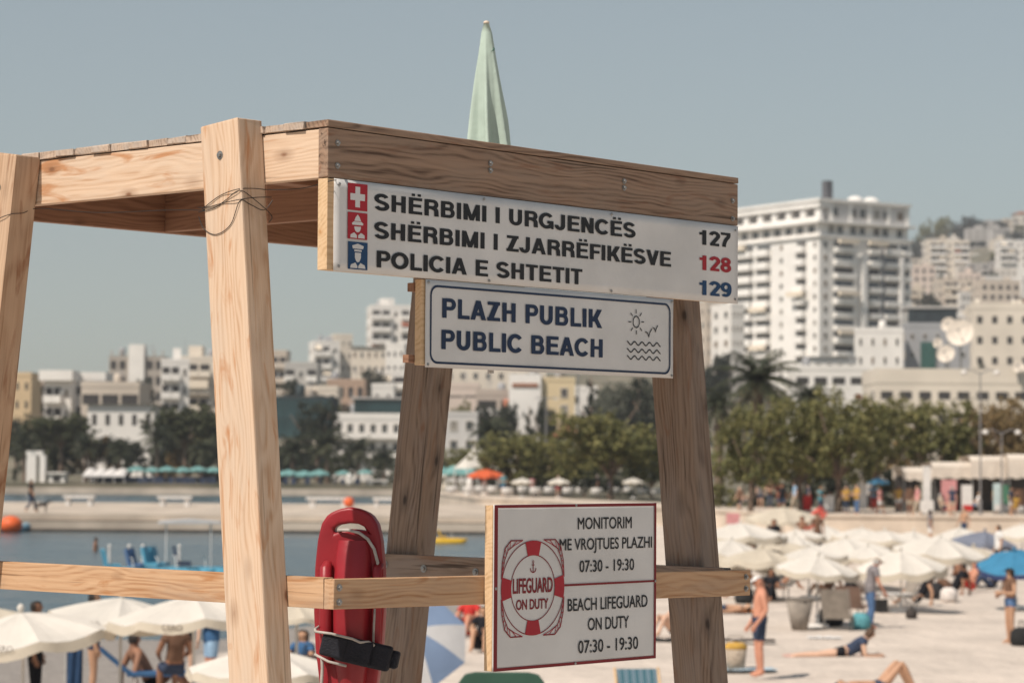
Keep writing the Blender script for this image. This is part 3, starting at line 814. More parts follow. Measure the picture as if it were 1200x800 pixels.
# beach: from the promenade wall down into the water
xs = [i * 1.6 for i in range(-22, 96)]
ys = [-30 + i * 1.5 for i in range(24)] + [6 + i * 1.3 for i in range(130)]
rr = random.Random(11)
vs = []; fs = []
for y in ys:
    for x in xs:
        s = x - shore(y)
        z = max(-1.6, min(0.0, -0.45 + s * .065)) if s < 7 else 0.0
        z += .05 * math.sin(x * .9 + y * .37) * math.sin(y * .53 - x * .21) * smooth((s - 2) / 5) + rr.uniform(-.035, .03)
        vs.append((x, y, z))
nx = len(xs)
for j in range(len(ys) - 1):
    for i in range(nx - 1):
        yc = ys[j + 1]
        if yc > front(xs[i]) + 3 and yc > front(xs[i + 1]) + 3: continue
        fs.append((j * nx + i, j * nx + i + 1, (j + 1) * nx + i + 1, (j + 1) * nx + i))
bo = MB().add(vs, fs).build('beach', M_SAND, None, True)
kind(bo, 'structure')
wet = bo.data.attributes.new('wet', 'FLOAT', 'POINT')      # how wet the sand is: along the water's edge and on the low ground by the left umbrellas
wv_ = []
for x, y, z in vs:
    a_ = 1 - smooth((x - shore(y + 7) - 2.6 - .8 * math.sin(y * .31)) / 1.8)
    b_ = (1 - smooth((x + 6.0 - .6 * math.sin(y * .9)) / 1.6)) * smooth((y - 34) / 4)
    wv_.append(max(a_, b_))
wet.data.foreach_set('value', wv_)
n = M_SAND.node_tree.nodes; l = M_SAND.node_tree.links
bs_ = n['Principled BSDF']; src = bs_.inputs['Base Color'].links[0].from_socket
at_ = n.new('ShaderNodeAttribute'); at_.attribute_name = 'wet'
mx_ = n.new('ShaderNodeMix'); mx_.data_type = 'RGBA'
wn_ = n.new('ShaderNodeTexNoise'); wn_.inputs['Scale'].default_value = .9; wn_.inputs['Detail'].default_value = 6
ad_ = n.new('ShaderNodeMath'); ad_.operation = 'MULTIPLY_ADD'; l.new(wn_.outputs['Fac'], ad_.inputs[0]); ad_.inputs[1].default_value = .5; l.new(at_.outputs['Fac'], ad_.inputs[2])
mr_ = n.new('ShaderNodeMapRange'); mr_.inputs['From Min'].default_value = .55; mr_.inputs['From Max'].default_value = .95; l.new(ad_.outputs[0], mr_.inputs['Value'])
l.new(n['Texture Coordinate'].outputs['Object'], wn_.inputs['Vector'])
l.new(mr_.outputs['Result'], mx_.inputs['Factor']); l.new(src, mx_.inputs['A']); mx_.inputs['B'].default_value = (.27, .245, .225, 1)
l.new(mx_.outputs['Result'], bs_.inputs['Base Color'])
# sea
m = bpy.data.materials.new('sea'); m.use_nodes = True
n = m.node_tree.nodes; l = m.node_tree.links
b = n['Principled BSDF']
b.inputs['Base Color'].default_value = (0.055, 0.088, 0.105, 1); b.inputs['Roughness'].default_value = 0.22; b.inputs['IOR'].default_value = 1.33
tc = n.new('ShaderNodeTexCoord')
prev = None
for sc, st, ds in (((.9, .55, 1), .55, .5), ((.16, .09, 1), .5, 2.0)):
    mp = n.new('ShaderNodeMapping'); mp.inputs['Scale'].default_value = sc; l.new(tc.outputs['Object'], mp.inputs['Vector'])
    no = n.new('ShaderNodeTexNoise'); no.inputs['Scale'].default_value = 1; no.inputs['Detail'].default_value = 5; l.new(mp.outputs[0], no.inputs['Vector'])
    bp = n.new('ShaderNodeBump'); bp.inputs['Strength'].default_value = st; bp.inputs['Distance'].default_value = ds
    l.new(no.outputs['Fac'], bp.inputs['Height'])
    if prev: l.new(prev.outputs['Normal'], bp.inputs['Normal'])
    prev = bp
l.new(prev.outputs['Normal'], b.inputs['Normal'])
sea = MB().add([(-900, -60, SEA), (40, -60, SEA), (40, 330, SEA), (-900, 330, SEA)], [(0, 1, 2, 3)]).build('sea', m)
kind(sea, 'structure')
# land behind: one sheet from the water's edge to beyond the hill crest
def hill(x, y):
    z = 0.8 + 21.5 * smooth((y - 310) / 350)
    q = x / max(y, 1.0)
    z += 118 * smooth((y - 640) / 900) * smooth((q - .07) / .135)
    z += 9 * smooth((y - 560) / 300) * smooth((q + .10) / .08) * (1 - smooth((q - .06) / .05))
    return z
M_LAND = mat('scrub_earth', (0.25, 0.215, 0.165), 0.95, 0.3, 0.09, 0.5, 0.8, 0.1, col2=(0.075, 0.08, 0.055))
xs = [-300, -220, -160, -120, -90, -70, -55, -40, -30, -22, -16, -12, -10, -9, -7, -5, -2.2, 0, 2.5, 5, 8, 12, 15.5, 20, 30, 45, 60, 80, 100, 130, 170, 220, 280, 350, 450, 600]
ts = [0, 2, 5, 10, 18, 28, 40, 60, 85, 115, 150, 190, 240, 300, 370, 450, 540, 640, 760, 900, 1050, 1200, 1350, 1500, 1800]
vs = []; fs = []
for x in xs: vs.append((x, front(x), -3))
for t in ts:
    for x in xs:
        y = front(x) + t
        vs.append((x * (1 + t / 1500), y, hill(x * (1 + t / 1500), y) if t > 0 else .8))
nx = len(xs)
for j in range(len(ts)):
    for i in range(nx - 1):
        fs.append((j * nx + i, j * nx + i + 1, (j + 1) * nx + i + 1, (j + 1) * nx + i))
kind(MB().add(vs, fs).build('hillside', M_LAND, None), 'structure')
# paved promenade laid over its edge, with the sea wall in front
M_PAVE = mat('paving', (0.55, 0.465, 0.385), 0.9, 0.14, 0.8, 0.2, 4)
M_WALL = mat('sea_wall', (0.60, 0.50, 0.405), 0.9, 0.22, 0.7, 0.4, 3)
vs = []; fs = []
px_ = [x for x in xs if x >= -9]
for x in px_:
    vs += [(x, front(x) - .35, -.9), (x, front(x) - .35, .815), (x, front(x) + 28, hill(x, front(x) + 28) + .05)]
for i in range(len(px_) - 1):
    a = i * 3
    fs += [(a, a + 3, a + 4, a + 1), (a + 1, a + 4, a + 5, a + 2)]
kind(MB().add(vs, fs).build('promenade', M_PAVE, None), 'structure')
mb = MB()
for x0, x1 in zip(px_, px_[1:]):
    a, b_ = Vector((x0, front(x0) - .55, 0)), Vector((x1, front(x1) - .55, 0))
    d = (b_ - a); L = d.length
    mb.box((a + b_) / 2 + Vector((0, 0, .0)), (L + .02, .36, 1.8), Matrix.Rotation(math.atan2(d.y, d.x), 3, 'Z'))
    mb.box((a + b_) / 2 + Vector((0, 0, .955)), (L + .02, .5, .11), Matrix.Rotation(math.atan2(d.y, d.x), 3, 'Z'))
tag(mb.build('sea_wall', M_WALL), 'low beige sea wall with a coping between the sand and the promenade', 'wall')
# pier and far quay
M_PIER = mat('pier_concrete', (0.50, 0.425, 0.35), 0.9, 0.28, 0.35, 0.5, 3)
M_DARKGAP = mat('wet_and_gap_shade', (0.07, 0.062, 0.055), 0.7, 0.3)
pier = MB()
pier.box2((-120, 141.6, -2), (1.2, 178, .17))
mb = MB(); mb.box2((-120, 142.0, .23), (1.2, 178.5, .56))
o = pier.build('pier', M_PIER); kind(o, 'structure')
q = mb.build('slab', M_PIER, o)
mb = MB(); mb.box2((-120, 141.52, -1), (1.1, 141.59, -.24)); mb.box2((-120, 142.12, .173), (1.1, 150, .227))  # wet tide line, then a dark strip painting the shade under the slab
mb.build('tide_and_gap_lines', M_DARKGAP, o)
o = MB().box2((-130, 283.6, -2), (-9.5, 292, .32)).build('quay', M_PIER); kind(o, 'structure')
# ------------------------------------------------------------------ buildings
C_WHITE = (0.79, 0.755, 0.71); C_CREAM = (0.70, 0.625, 0.53); C_PINK = (0.66, 0.55, 0.48); C_OCHRE = (0.64, 0.48, 0.30)
C_GREY = (0.44, 0.42, 0.40); C_BEIGE = (0.58, 0.50, 0.42); C_CONC = (0.40, 0.355, 0.31)
_wc = {}
def wallmat(c):
    k = 'render_%02d_%02d_%02d' % tuple(int(x * 99) for x in c)
    return mat(k, c, 0.9, 0.12, 0.15, 0.2, 2.0, 0.15)
M_GLASS = mat('dark_glass', (0.030, 0.038, 0.045), 0.15, 0.4, 0.7, spec=0.6)
M_SHADE = mat('opening_shade', (0.055, 0.05, 0.048), 0.8, 0.4, 0.6)  # shade inside openings, put into the colour of flat panels
M_TEALG = mat('teal_glass', (0.025, 0.055, 0.062), 0.12, 0.4, 0.3, spec=0.6)
M_FRAME = mat('window_frame', (0.62, 0.57, 0.51), 0.6, 0.1)
M_TILE = mat('roof_tile', (0.30, 0.13, 0.075), 0.85, 0.3, 1.5, 0.4, 4)
M_BROWNT = mat('brown_tile', (0.17, 0.105, 0.085), 0.85, 0.3, 1.5, 0.4, 4)
M_ROOFC = mat('roof_concrete', (0.42, 0.39, 0.36), 0.9, 0.25, 0.3)
M_AWN = mat('awning', (0.78, 0.68, 0.55), 0.9, 0.1)
M_ORANGE = mat('orange_awning', (0.62, 0.15, 0.055), 0.9, 0.1)
# a window: frame ring with the pane set back in it, unit size, front towards -Y
def unit_window():
    mb = MB()
    f = .09
    mb.box2((-.5, -.06, -.5), (-.5 + f, .04, .5)); mb.box2((.5 - f, -.06, -.5), (.5, .04, .5))
    mb.box2((-.5 + f, -.06, .5 - f), (.5 - f, .04, .5)); mb.box2((-.5 + f, -.09, -.5), (.5 - f, .04, -.5 + f * .8))
    mb.box2((-.5 + f, -.01, -.5 + f * .8), (.5 - f, .02, .5 - f), 1)
    mb.box2((-.02, -.035, -.5 + f * .8), (.02, -.012, .5 - f))
    return mb.mesh('window')
WIN = unit_window(); WIN.materials.append(M_FRAME); WIN.materials.append(M_GLASS)
def unit_balcony():                       # slab, front rail wall and two cheeks; hangs off y=0 to y=-1; z 0..1
    mb = MB()
    mb.box2((-.5, -1, 0), (.5, 0, .16))
    mb.box2((-.5, -1, .162), (.5, -.90, 1)); mb.box2((-.5, -.898, .162), (-.485, 0, 1)); mb.box2((.485, -.898, .162), (.5, 0, 1))
    return mb.mesh('balcony')
BAL = unit_balcony(); BAL.materials.append(C_WHITE and wallmat(C_WHITE))
def unit_open(): return MB().box2((-.5, -.03, -.5), (.5, .03, .5)).mesh('opening')
OPN = unit_open(); OPN.materials.append(M_SHADE)
PR = random.Random(404)
M_CURTAIN = mat('curtained_pane', (.26, .24, .21), .5, .3, 1.0)
M_SHUT = mat('brown_shutter', (.17, .12, .085), .8, .3, 3.0)
M_TANK = mat('water_tank', (.34, .34, .35), .5, .25, 2.0)
M_AWN_G = mat('awning_green', (.16, .25, .20), .9, .15); M_AWN_R = mat('awning_rust', (.42, .16, .10), .9, .15)
class Bld:
    """one building; local frame: x along the front, -y outwards, z up from its ground"""
    def __init__(s, name, label, cat, loc, rz, group=None):
        s.t = thing(name, label, cat, loc, rz, group)
        s.loc, s.rz = Vector(loc), rz
    def box(s, a, b, m, name='wall'):
        return MB().box2(a, b).build(name, m, s.t)
    def win(s, x, z, w, h, face='f', off=0.0, m=None, name='window', mesh=None):
        o = bpy.data.objects.new(name, mesh or WIN); COL.objects.link(o); o.parent = s.t
        if face == 'f': o.location = (x, -off, z); 
        elif face == 'l': o.location = (off, x, z); o.rotation_euler = (0, 0, R(-90))
        elif face == 'r': o.location = (off, x, z); o.rotation_euler = (0, 0, R(90))
        o.scale = (w, 1, h)
        if m is None and mesh is None:
            m = PR.choice((None, None, None, M_SHADE, M_CURTAIN, M_SHUT))
        if m:
            i = len((mesh or WIN).materials) - 1
            o.material_slots[i].link = 'OBJECT'; o.material_slots[i].material = m
        return o
    def opening(s, x, z, w, h, face='f', off=0.0, m=None): return s.win(x, z, w, h, face, off + .0, m, 'opening', OPN)
    def balcony(s, x, z, w, d=1.3, h=1.05, face='f', off=0.0, m=None):
        o = s.win(x, z, w, h, face, off, None, 'balcony', BAL); o.scale = (w, d, h)
        if m: o.material_slots[0].link = 'OBJECT'; o.material_slots[0].material = m
        return o
    def hip(s, x0, x1, y0, y1, z, h, m, name='roof', over=.5):
        x0 -= over; x1 += over; y0 -= over; y1 += over
        i = min((x1 - x0), (y1 - y0)) / 2 * .96
        vs = [(x0, y0, z), (x1, y0, z), (x1, y1, z), (x0, y1, z), (x0 + i, y0 + i, z + h), (x1 - i, y0 + i, z + h), (x1 - i, y1 - i, z + h), (x0 + i, y1 - i, z + h)]
        return MB().add(vs, [(3, 2, 1, 0), (0, 1, 5, 4), (1, 2, 6, 5), (2, 3, 7, 6), (3, 0, 4, 7), (4, 5, 6, 7)]).build(name, m, s.t)
def place(px0, px1, ytop, d):
    a, b = P(px0, 400, d), P(px1, 400, d)
    c = (a + b) / 2
    zt = P((px0 + px1) / 2, ytop, d).z
    return Vector((c.x, c.y, 0)), (b - a).length, zt
def building(name, label, px0, px1, ytop, d, floors, cols, col, yaw=0, depth=11, style='win', roof='flat', fh=3.0, ww=.45, wh=.5, group=None, below=None, cat='building', sidecols=2, glass=None, parapet=.7, hut=False, balm=None, awn=0, seed=0, winm=None):
    c, Wd, zt = place(px0, px1, ytop, d)
    ya = R(yaw)
    Wf = max(3.0, (Wd - abs(math.sin(ya)) * depth) / math.cos(ya))
    gz = below if below is not None else min(hill(c.x, c.y), hill(c.x, c.y + depth), zt - floors * fh) - 1.5
    rh = 0.0 if roof == 'flat' else (2.0 if roof == 'hip' else 0)
    h = zt - gz - rh
    B = Bld(name, label, cat, (c.x, c.y + depth / 2, gz), ya, group)
    x0, x1, y0, y1 = -Wf / 2, Wf / 2, -depth / 2, depth / 2
    wm = wallmat(col)
    rr = random.Random(hash((px0, ytop)) & 0xffff if seed == 0 else seed)
    B.box((x0, y0, 0), (x1, y1, h - (parapet if roof == 'flat' else 0)), wm)
    if roof == 'flat':
        t = .22; hp = h - parapet
        mb = MB()
        mb.box2((x0 - .06, y0 - .06, hp + .003), (x1 + .06, y0 + t, h)); mb.box2((x0 - .06, y1 - t, hp + .003), (x1 + .06, y1 + .06, h))
        mb.box2((x0 - .06, y0 + t + .002, hp + .003), (x0 + t, y1 - t - .002, h)); mb.box2((x1 - t, y0 + t + .002, hp + .003), (x1 + .06, y1 - t - .002, h))
        mb.box2((x0 + t, y0 + t, hp + .002), (x1 - t, y1 - t, hp + .05))
        mb.build('parapet', wm, B.t)
    else:
        B.hip(x0, x1, y0, y1, h, rh, M_TILE if roof == 'hip' else M_BROWNT)
    if hut:
        hw = Wf * .28
        hx = rr.uniform(-.25, .25) * Wf
        B.box((hx - hw / 2, y0 + depth * .35, h - parapet + .06), (hx + hw / 2, y0 + depth * .75, h - parapet + 2.6), wm, 'stair_head')
    hb = h - (parapet if roof == 'flat' else .2)
    if roof == 'flat' and Wf > 6 and cat != 'house':
        for k in range(rr.randint(1, 3)):
            tx, ty = rr.uniform(-.4, .4) * Wf, rr.uniform(-.3, .25) * depth
            mb = MB().lathe([(.55, .5), (.6, .6), (.6, 1.7), (.4, 1.95), (.1, 2.0)], 12, (tx, ty, hb + .05)); mb.box((tx, ty, hb + .3), (.9, .9, .4)); mb.build('water_tank', rr.choice((M_TANK, wm)), B.t, True)
        ax, ay = rr.uniform(-.42, .42) * Wf, rr.uniform(-.2, .3) * depth
        mb = MB().tube([(ax, ay, hb + .05), (ax, ay, hb + rr.uniform(2.5, 4))], .05, 5)
        for q_ in range(3): mb.tube([(ax - .6, ay, hb + 1.6 + .35 * q_), (ax + .6, ay, hb + 1.6 + .35 * q_)], .03, 4)
        mb.build('aerial', M_TANK, B.t)
    off = depth / 2
    for f in range(floors):
        zc = hb - f * fh - fh * .52
        if zc < 1.0: break
        cw = Wf / cols
        for k in range(cols):
            xc = x0 + (k + .5) * cw
            if style == 'win':
                B.win(xc, zc, cw * ww, fh * wh, 'f', off, winm)
            elif style == 'hole':
                B.opening(xc, zc, cw * ww, fh * wh, 'f', off, winm)
            elif style == 'balc':
                if (k + (seed or 0)) % 3 == 1 and cols > 2:
                    B.win(xc, zc, cw * .35, fh * .42, 'f', off, winm)
                else:
                    B.opening(xc, zc - fh * .02, cw * .80, fh * .62, 'f', off, winm)
                    B.balcony(xc, zc - fh * .46, cw * .96, 1.3, fh * .36, 'f', off, balm or wm)
                    if rr.random() < .22 and cw > 2:
                        aw = MB(); hw_ = cw * rr.uniform(.3, .44); z1 = zc + fh * .36
                        aw.add([(xc - hw_, -off - .05, z1), (xc + hw_, -off - .05, z1), (xc + hw_, -off - 1.5, z1 - .85), (xc - hw_, -off - 1.5, z1 - .85), (xc - hw_, -off - 1.5, z1 - 1.1), (xc + hw_, -off - 1.5, z1 - 1.1)], [(0, 1, 2, 3), (3, 2, 5, 4)])
                        aw.build('awning', rr.choice((M_AWN, M_AWN, M_AWN_G, M_AWN_R)), B.t)
                    elif rr.random() < .25:
                        MB().box2((xc + cw * .2, -off - .34, zc - .1), (xc + cw * .2 + .8, -off - .04, zc + .45)).build('air_conditioner', wallmat(C_WHITE), B.t)
            elif style == 'band':
                pass
        if style == 'band':
            B.opening(0, zc, Wf * .94, fh * .5, 'f', off, winm or M_GLASS)
            B.balcony(0, zc - fh * .5, Wf * 1.02, .9, fh * .34, 'f', off, balm or wm)
        if sidecols:
            for k in range(sidecols):
                yc = y0 + (k + .5) * depth / sidecols
                B.win(yc, zc, depth / sidecols * .38, fh * .48, 'l', x0, winm)
                if yaw < 0: B.win(yc, zc, depth / sidecols * .38, fh * .48, 'r', x1, winm)
    B.W, B.h, B.D = Wf, h, depth
    return B

# --- the tall white hotel block on the right, seen on its corner
cpt = P(960, 440, 600)
gz = hill(cpt.x, cpt.y) - 6
aL = math.atan2(0.85, -0.53)              # direction of the left wing from the corner
HT = P(960, 230, 600).z - gz
HOT = Bld('hotel_block', 'tall white hotel block of many balconied storeys with a dark roof chimney', 'hotel', (cpt.x, cpt.y, gz), aL - math.pi)
LW, RW = 41.0, 27.6                       # left wing along -x, right face along +y
hw = wallmat((0.84, 0.81, 0.77)); hw2 = wallmat((0.62, 0.60, 0.585))
HOT.box((-LW, 0, 0), (0, RW, HT - 9.2), hw)
HOT.box((-LW - .5, -.6, HT - 9.198), (.6, RW + .4, HT - 8.7), hw, 'cornice')
HOT.box((-LW + .5, .6, HT - 8.698), (-.6, RW - .4, HT - 5.9), hw, 'upper_storey')
HOT.box((-LW - 1.0, -1.1, HT - 5.898), (1.1, RW + .8, HT - 5.4), hw, 'cornice')
HOT.box((-LW + 1.6, 3.2, HT - 5.398), (-1.2, RW - 1, HT - .9), hw2, 'roof_storey')
HOT.box((-LW - .1, -.1, HT - 2.2), (.1, 3.0, HT - .902), hw, 'fascia_band')
HOT.box((-LW + .4, .2, HT - 5.396), (-.4, .5, HT - 4.3), hw, 'terrace_parapet')
HOT.box((-LW - .3, -.4, HT - .898), (.4, RW, HT - .2), hw, 'roof_slab')
for k in range(8):
    HOT.box((-LW + .3 + k * (LW - 2.6) / 7, .502, HT - 5.398), (-LW + 2.2 + k * (LW - 2.6) / 7, 1.4, HT - 2.202), hw, 'column')
for k in range(5):
    HOT.box((-.9, 3.2 + k * (RW - 4.6) / 4, HT - 5.398), (0, 4.1 + k * (RW - 4.6) / 4, HT - .902), hw, 'column')
HOT.box((-1.0, 3.5, HT - 5.398), (-.4, RW - 1, HT - .9), hw2, 'terrace_wall')
for k, yy in enumerate((5, 10.5, 13.2, 17.5, 20.2, 24.6)):
    HOT.win(yy, HT - 3.1, 2.0, 2.3, 'r', -.4)
for k, yy in enumerate((4, 6.6, 10.5, 13.2, 17.5, 20.2, 24.6)):
    HOT.win(yy, HT - 7.2, 2.0, 2.0, 'r', -.6)
for k in range(9):
    HOT.win(-LW + 3 + k * 4.3, HT - 7.2, 2.6, 1.9, 'f', -.6, M_GLASS)
FH = 3.02
M_BLUEG = mat('bluish_glass', (.085, .10, .12), .25, .4, .5, spec=.6)
for f in range(11):
    z = HT - 9.4 - f * FH - FH * .55
    # left wing: two stacks of balconies with a pier of small windows between
    for xc, w in ((-LW + 12.5, 7.0), (-LW + 20.0, 5.2)):
        HOT.opening(xc, z + .34, w, FH * .46, 'f', 0, M_GLASS if (f * 7 + int(w)) % 3 else None); HOT.balcony(xc, z - FH * .48, w + .4, 1.5, FH * .52, 'f', 0, hw)
    HOT.opening(-6.6, z + .34, 3.4, FH * .46, 'f', 0); HOT.balcony(-6.6, z - FH * .48, 3.8, 1.5, FH * .52, 'f', 0, hw)
    HOT.win(-LW + 4.5, z + .2, 1.7, 1.4, 'f', 0); HOT.win(-14.2, z + .2, 1.2, 1.2, 'f', 0); HOT.win(-1.6, z + .2, 1.0, 1.3, 'f', 0)
    # right face
    for yc, w in ((7.2, 6.0), (16.2, 3.4), (21.3, 4.6), (25.6, 2.6)):
        HOT.opening(yc, z + .1, w * .95, FH * .64, 'r', 0, M_BLUEG if (f + int(yc)) % 3 else None); HOT.balcony(yc, z - FH * .48, w, 1.4 if (f + int(yc)) % 4 else 1.0, FH * (.36 + .10 * ((f * 5 + int(yc)) % 3 == 0)), 'r', 0, hw)
    HOT.win(1.8, z + .2, 1.1, 1.4, 'r', 0)
HOT.box((0.002, 11.6, 0), (1.6, 13.0, HT - 13), hw, 'pier')
HOT.box((0.002, 23.2, 0), (1.6, 24.3, HT - 13), hw, 'pier')
HOT.box((0.002, 18.3, 0), (.7, 18.9, HT - 9.4), wallmat((.25, .25, .26)), 'stair_strip')
for k, (x, f) in enumerate(((-LW + 20, 5), (-LW + 20, 8), (-LW + 12, 9), (-LW + 12, 0), (-6.6, 4))):
    a = HOT.box((x - 3, -2.4, HT - 9.4 - f * FH - 1.3), (x + 3, -1.55, HT - 9.4 - f * FH - .2), M_AWN, 'awning')
for yy, f in ((7.2, 4), (7.2, 0), (16.2, 0), (7.2, 7)):
    HOT.box((1.45, yy - 2.8, HT - 9.4 - f * FH - 1.2), (2.3, yy + 2.8, HT - 9.4 - f * FH - .25), M_AWN, 'awning')
HOT.box((-4.6, 4.4, HT - .198), (-2.8, 6.2, HT + 4.4), mat('chimney', (.10, .10, .11), .8), 'chimney')
for yy in (13.5, 18.2):
    mb = MB(); mb.lathe([(2.2, 0), (2.1, .5), (1.5, 1.1), (.7, 1.45), (.05, 1.55)], 16, (-3.5, yy, HT - .198)); mb.build('dome', hw, HOT.t, True)

# --- others, right side
building('apartment_building', 'older block of shaded balconies left of the tall hotel', 815, 846, 352, 560, 6, 3, C_BEIGE, 12, 11, 'balc', seed=4)
building('apartment_building', 'slim white block with small dark windows against the hotel wing', 838, 872, 355, 540, 7, 4, C_WHITE, 20, 10, 'win', ww=.4, wh=.38, seed=4)
B = building('house', 'low white house with a brown hipped roof at the foot of the hotel', 945, 1004, 418, 400, 1, 4, C_WHITE, 6, 9, 'win', 'brown')
B = building('office_building', 'white two storey block with a few narrow windows before the hotel corner', 1002, 1068, 384, 420, 4, 4, C_WHITE, -8, 10, 'win', ww=.24, wh=.4, seed=3)
B = building('office_building', 'grey building with a tall green glass bay beside the satellite dishes', 1062, 1142, 378, 430, 2, 5, (.36, .36, .37), -4, 12, 'win', ww=.3, wh=.3, glass=True, seed=3)
B.box((-B.W / 2 + 2.4, -B.D / 2 - .25, B.h - 9.5), (-B.W / 2 + 4.8, -B.D / 2 - .003, B.h - 3.2), mat('green_glass', (.035, .10, .085), .15, .3, spec=.6), 'glass_bay')
B.box((-B.W / 2 + .4, -B.D / 2 + 1, B.h + .003), (B.W / 2 - 2, B.D / 2 - 1, B.h + 2.4), M_GLASS, 'glass_storey')
B.box((-B.W / 2, -B.D / 2 + .6, B.h + 2.403), (B.W / 2 - 1.6, B.D / 2 - .6, B.h + 2.8), wallmat(C_GREY), 'roof_slab')
B = building('apartment_building', 'cream block with square dark window holes at the right edge', 1140, 1216, 355, 470, 4, 4, C_CREAM, -5, 12, 'hole', ww=.36, wh=.36, parapet=1.1, fh=3.7, seed=6)
TERR = building('terrace_building', 'long cream roadside building with a broad parapet below the satellite dishes', 1028, 1230, 432, 330, 2, 9, C_CREAM, 0, 14, 'hole', ww=.62, wh=.34, fh=2.9, parapet=1.9, seed=2)
building('apartment_building', 'white house with a dark band of windows behind the right end palm tops', 930, 1036, 428, 380, 1, 5, C_WHITE, 0, 9, 'hole', ww=.7, wh=.36, seed=2)
# satellite dishes on the roof of the long building
def dish(px, py, rad, d, label, group='satellite dishes on the roadside roof'):
    c = P(px, py, d)
    roofz = TERR.t.location.z + TERR.h - 1.8
    t = thing('satellite_dish', label, 'satellite dish', (c.x, c.y, min(roofz, c.z - rad)), 0, group)
    z = c.z - t.location.z
    q = Euler((R(-62), 0, R(-14))).to_matrix()
    q = Vector((0, 0, 1)).rotation_difference(Vector((-.38, -.86, .30)).normalized()).to_matrix()
    m2 = MB()
    n_ = 24
    for s_, inv in ((0, 1), (.06, 0)):
        prof = [(rad * k / 6, .28 * rad * (k / 6) ** 2 - s_) for k in range(7)]
        vs = [(0, 0, prof[0][1])]; fs = []
        for r_, zz in prof[1:]:
            vs += [(r_ * math.cos(2 * math.pi * k / n_), r_ * math.sin(2 * math.pi * k / n_), zz) for k in range(n_)]
        for k in range(n_): fs.append((0, 1 + k, 1 + (k + 1) % n_) if inv else (0, 1 + (k + 1) % n_, 1 + k))
        for j in range(5):
            for k in range(n_):
                a, b_ = 1 + j * n_ + k, 1 + j * n_ + (k + 1) % n_
                fs.append((a, a + n_, b_ + n_, b_) if inv else (a, b_, b_ + n_, a + n_))
        m2.add([q @ Vector(v) + Vector((0, 0, z)) for v in vs], fs)
    m2.build('reflector', wallmat((.74, .66, .57)), t, True)
    mb = MB(); mb.tube([(0, .15, 0), (0, .2, z - .1)], .09 + rad * .03, 8)
    mb.build('mast', M_METAL, t)
    mb = MB()
    for k in range(3):
        a = k * 2.1 + .5
        mb.tube([q @ Vector((rad * .95 * math.cos(a), rad * .95 * math.sin(a), .27 * rad)) + Vector((0, 0, z)), q @ Vector((0, 0, rad * .8)) + Vector((0, 0, z))], .035, 6)
    mb.lathe([(.12, -.15), (.14, .15)], 8, q @ Vector((0, 0, rad * .8)) + Vector((0, 0, z)))
    mb.build('feed_horn', M_METAL, t)
dish(1126, 391, 1.80, 336, 'largest round satellite dish on the roadside roof')
dish(1109, 415, 1.15, 332, 'mid sized satellite dish below and left of the largest dish')
dish(1112, 381, 1.0, 340, 'small satellite dish half hidden behind the largest one')
dish(1099, 402, .62, 334, 'smallest pinkish satellite dish left of the big dishes')
dish(1194, 430, .75, 329, 'small satellite dish at the right edge above the parapet')
# --- left side
building('house', 'ochre walled house beside the left leg of the tower', 18, 35, 436, 420, 3, 2, C_OCHRE, 0, 9, 'hole', ww=.3, wh=.4)
building('apartment_building', 'narrow pinkish block with stacked balconies next to the ochre house', 36, 54, 444, 430, 4, 2, C_PINK, 0, 9, 'balc', seed=2)
B = building('villa', 'white modern villa with a heavy overhanging roof slab above deep shade', 53, 84, 446, 380, 3, 3, C_WHITE, 0, 10, 'balc', seed=2, parapet=.3)
B.box((-B.W / 2 - .6, -B.D / 2 - 1.4, B.h + .003), (B.W / 2 + .4, B.D / 2, B.h + 1.5), wallmat(C_WHITE), 'roof_slab')
B = building('villa', 'white flat house with a long plain parapet right of the slab roofed villa', 80, 124, 436, 385, 3, 5, C_WHITE, 0, 10, 'hole', ww=.55, wh=.42, parapet=1.2, seed=3)
building('apartment_building', 'grey beige house with one wide window band behind the pines', 96, 164, 447, 370, 2, 3, C_BEIGE, 0, 11, 'hole', ww=.86, wh=.42, parapet=.8, seed=3, fh=3.3)
B = building('unfinished_building', 'bare concrete frame building with open floors and a white stair tower', 128, 192, 417, 500, 4, 6, C_CONC, 0, 12, 'hole', ww=.66, wh=.55, parapet=.2, seed=2)
B.box((-1.4, -B.D / 2 - .6, B.h - 7), (1.6, -B.D / 2 + 3, B.h + 2.2), wallmat(C_WHITE), 'stair_tower')
for k in range(7):
    B.box((-B.W / 2 + .3 + k * B.W / 6.4, -B.D / 2 + .5, B.h + .003), (-B.W / 2 + .55 + k * B.W / 6.4, -B.D / 2 + .75, B.h + 1.1), wallmat(C_CONC), 'column')
building('apartment_building', 'white stepped apartment block behind the umbrella pine', 180, 222, 420, 430, 4, 3, C_WHITE, 8, 10, 'balc', seed=5, hut=True)
B = building('apartment_building', 'broad cream apartment block with a white awning left of the front leg', 205, 262, 417, 450, 5, 4, C_CREAM, 0, 11, 'balc', seed=4, hut=True)
B.box((-3.2, -B.D / 2 - 1.8, B.h - 5.6), (1.8, -B.D / 2 - .003, B.h - 4.2), M_AWN, 'awning')
building('villa', 'low white villa with a shallow brown hipped roof behind the palms', 104, 182, 474, 320, 1, 5, C_WHITE, 0, 10, 'hole', 'brown', fh=3.2, ww=.34, wh=.42)
building('apartment_building', 'beige block edging the front leg of the tower', 318, 336, 410, 520, 5, 2, C_BEIGE, 0, 9, 'balc', seed=3)
building('apartment_building', 'modern house with black window openings and one white balcony', 334, 372, 424, 480, 3, 3, (.50, .48, .45), 0, 10, 'balc', seed=3, balm=wallmat(C_WHITE))
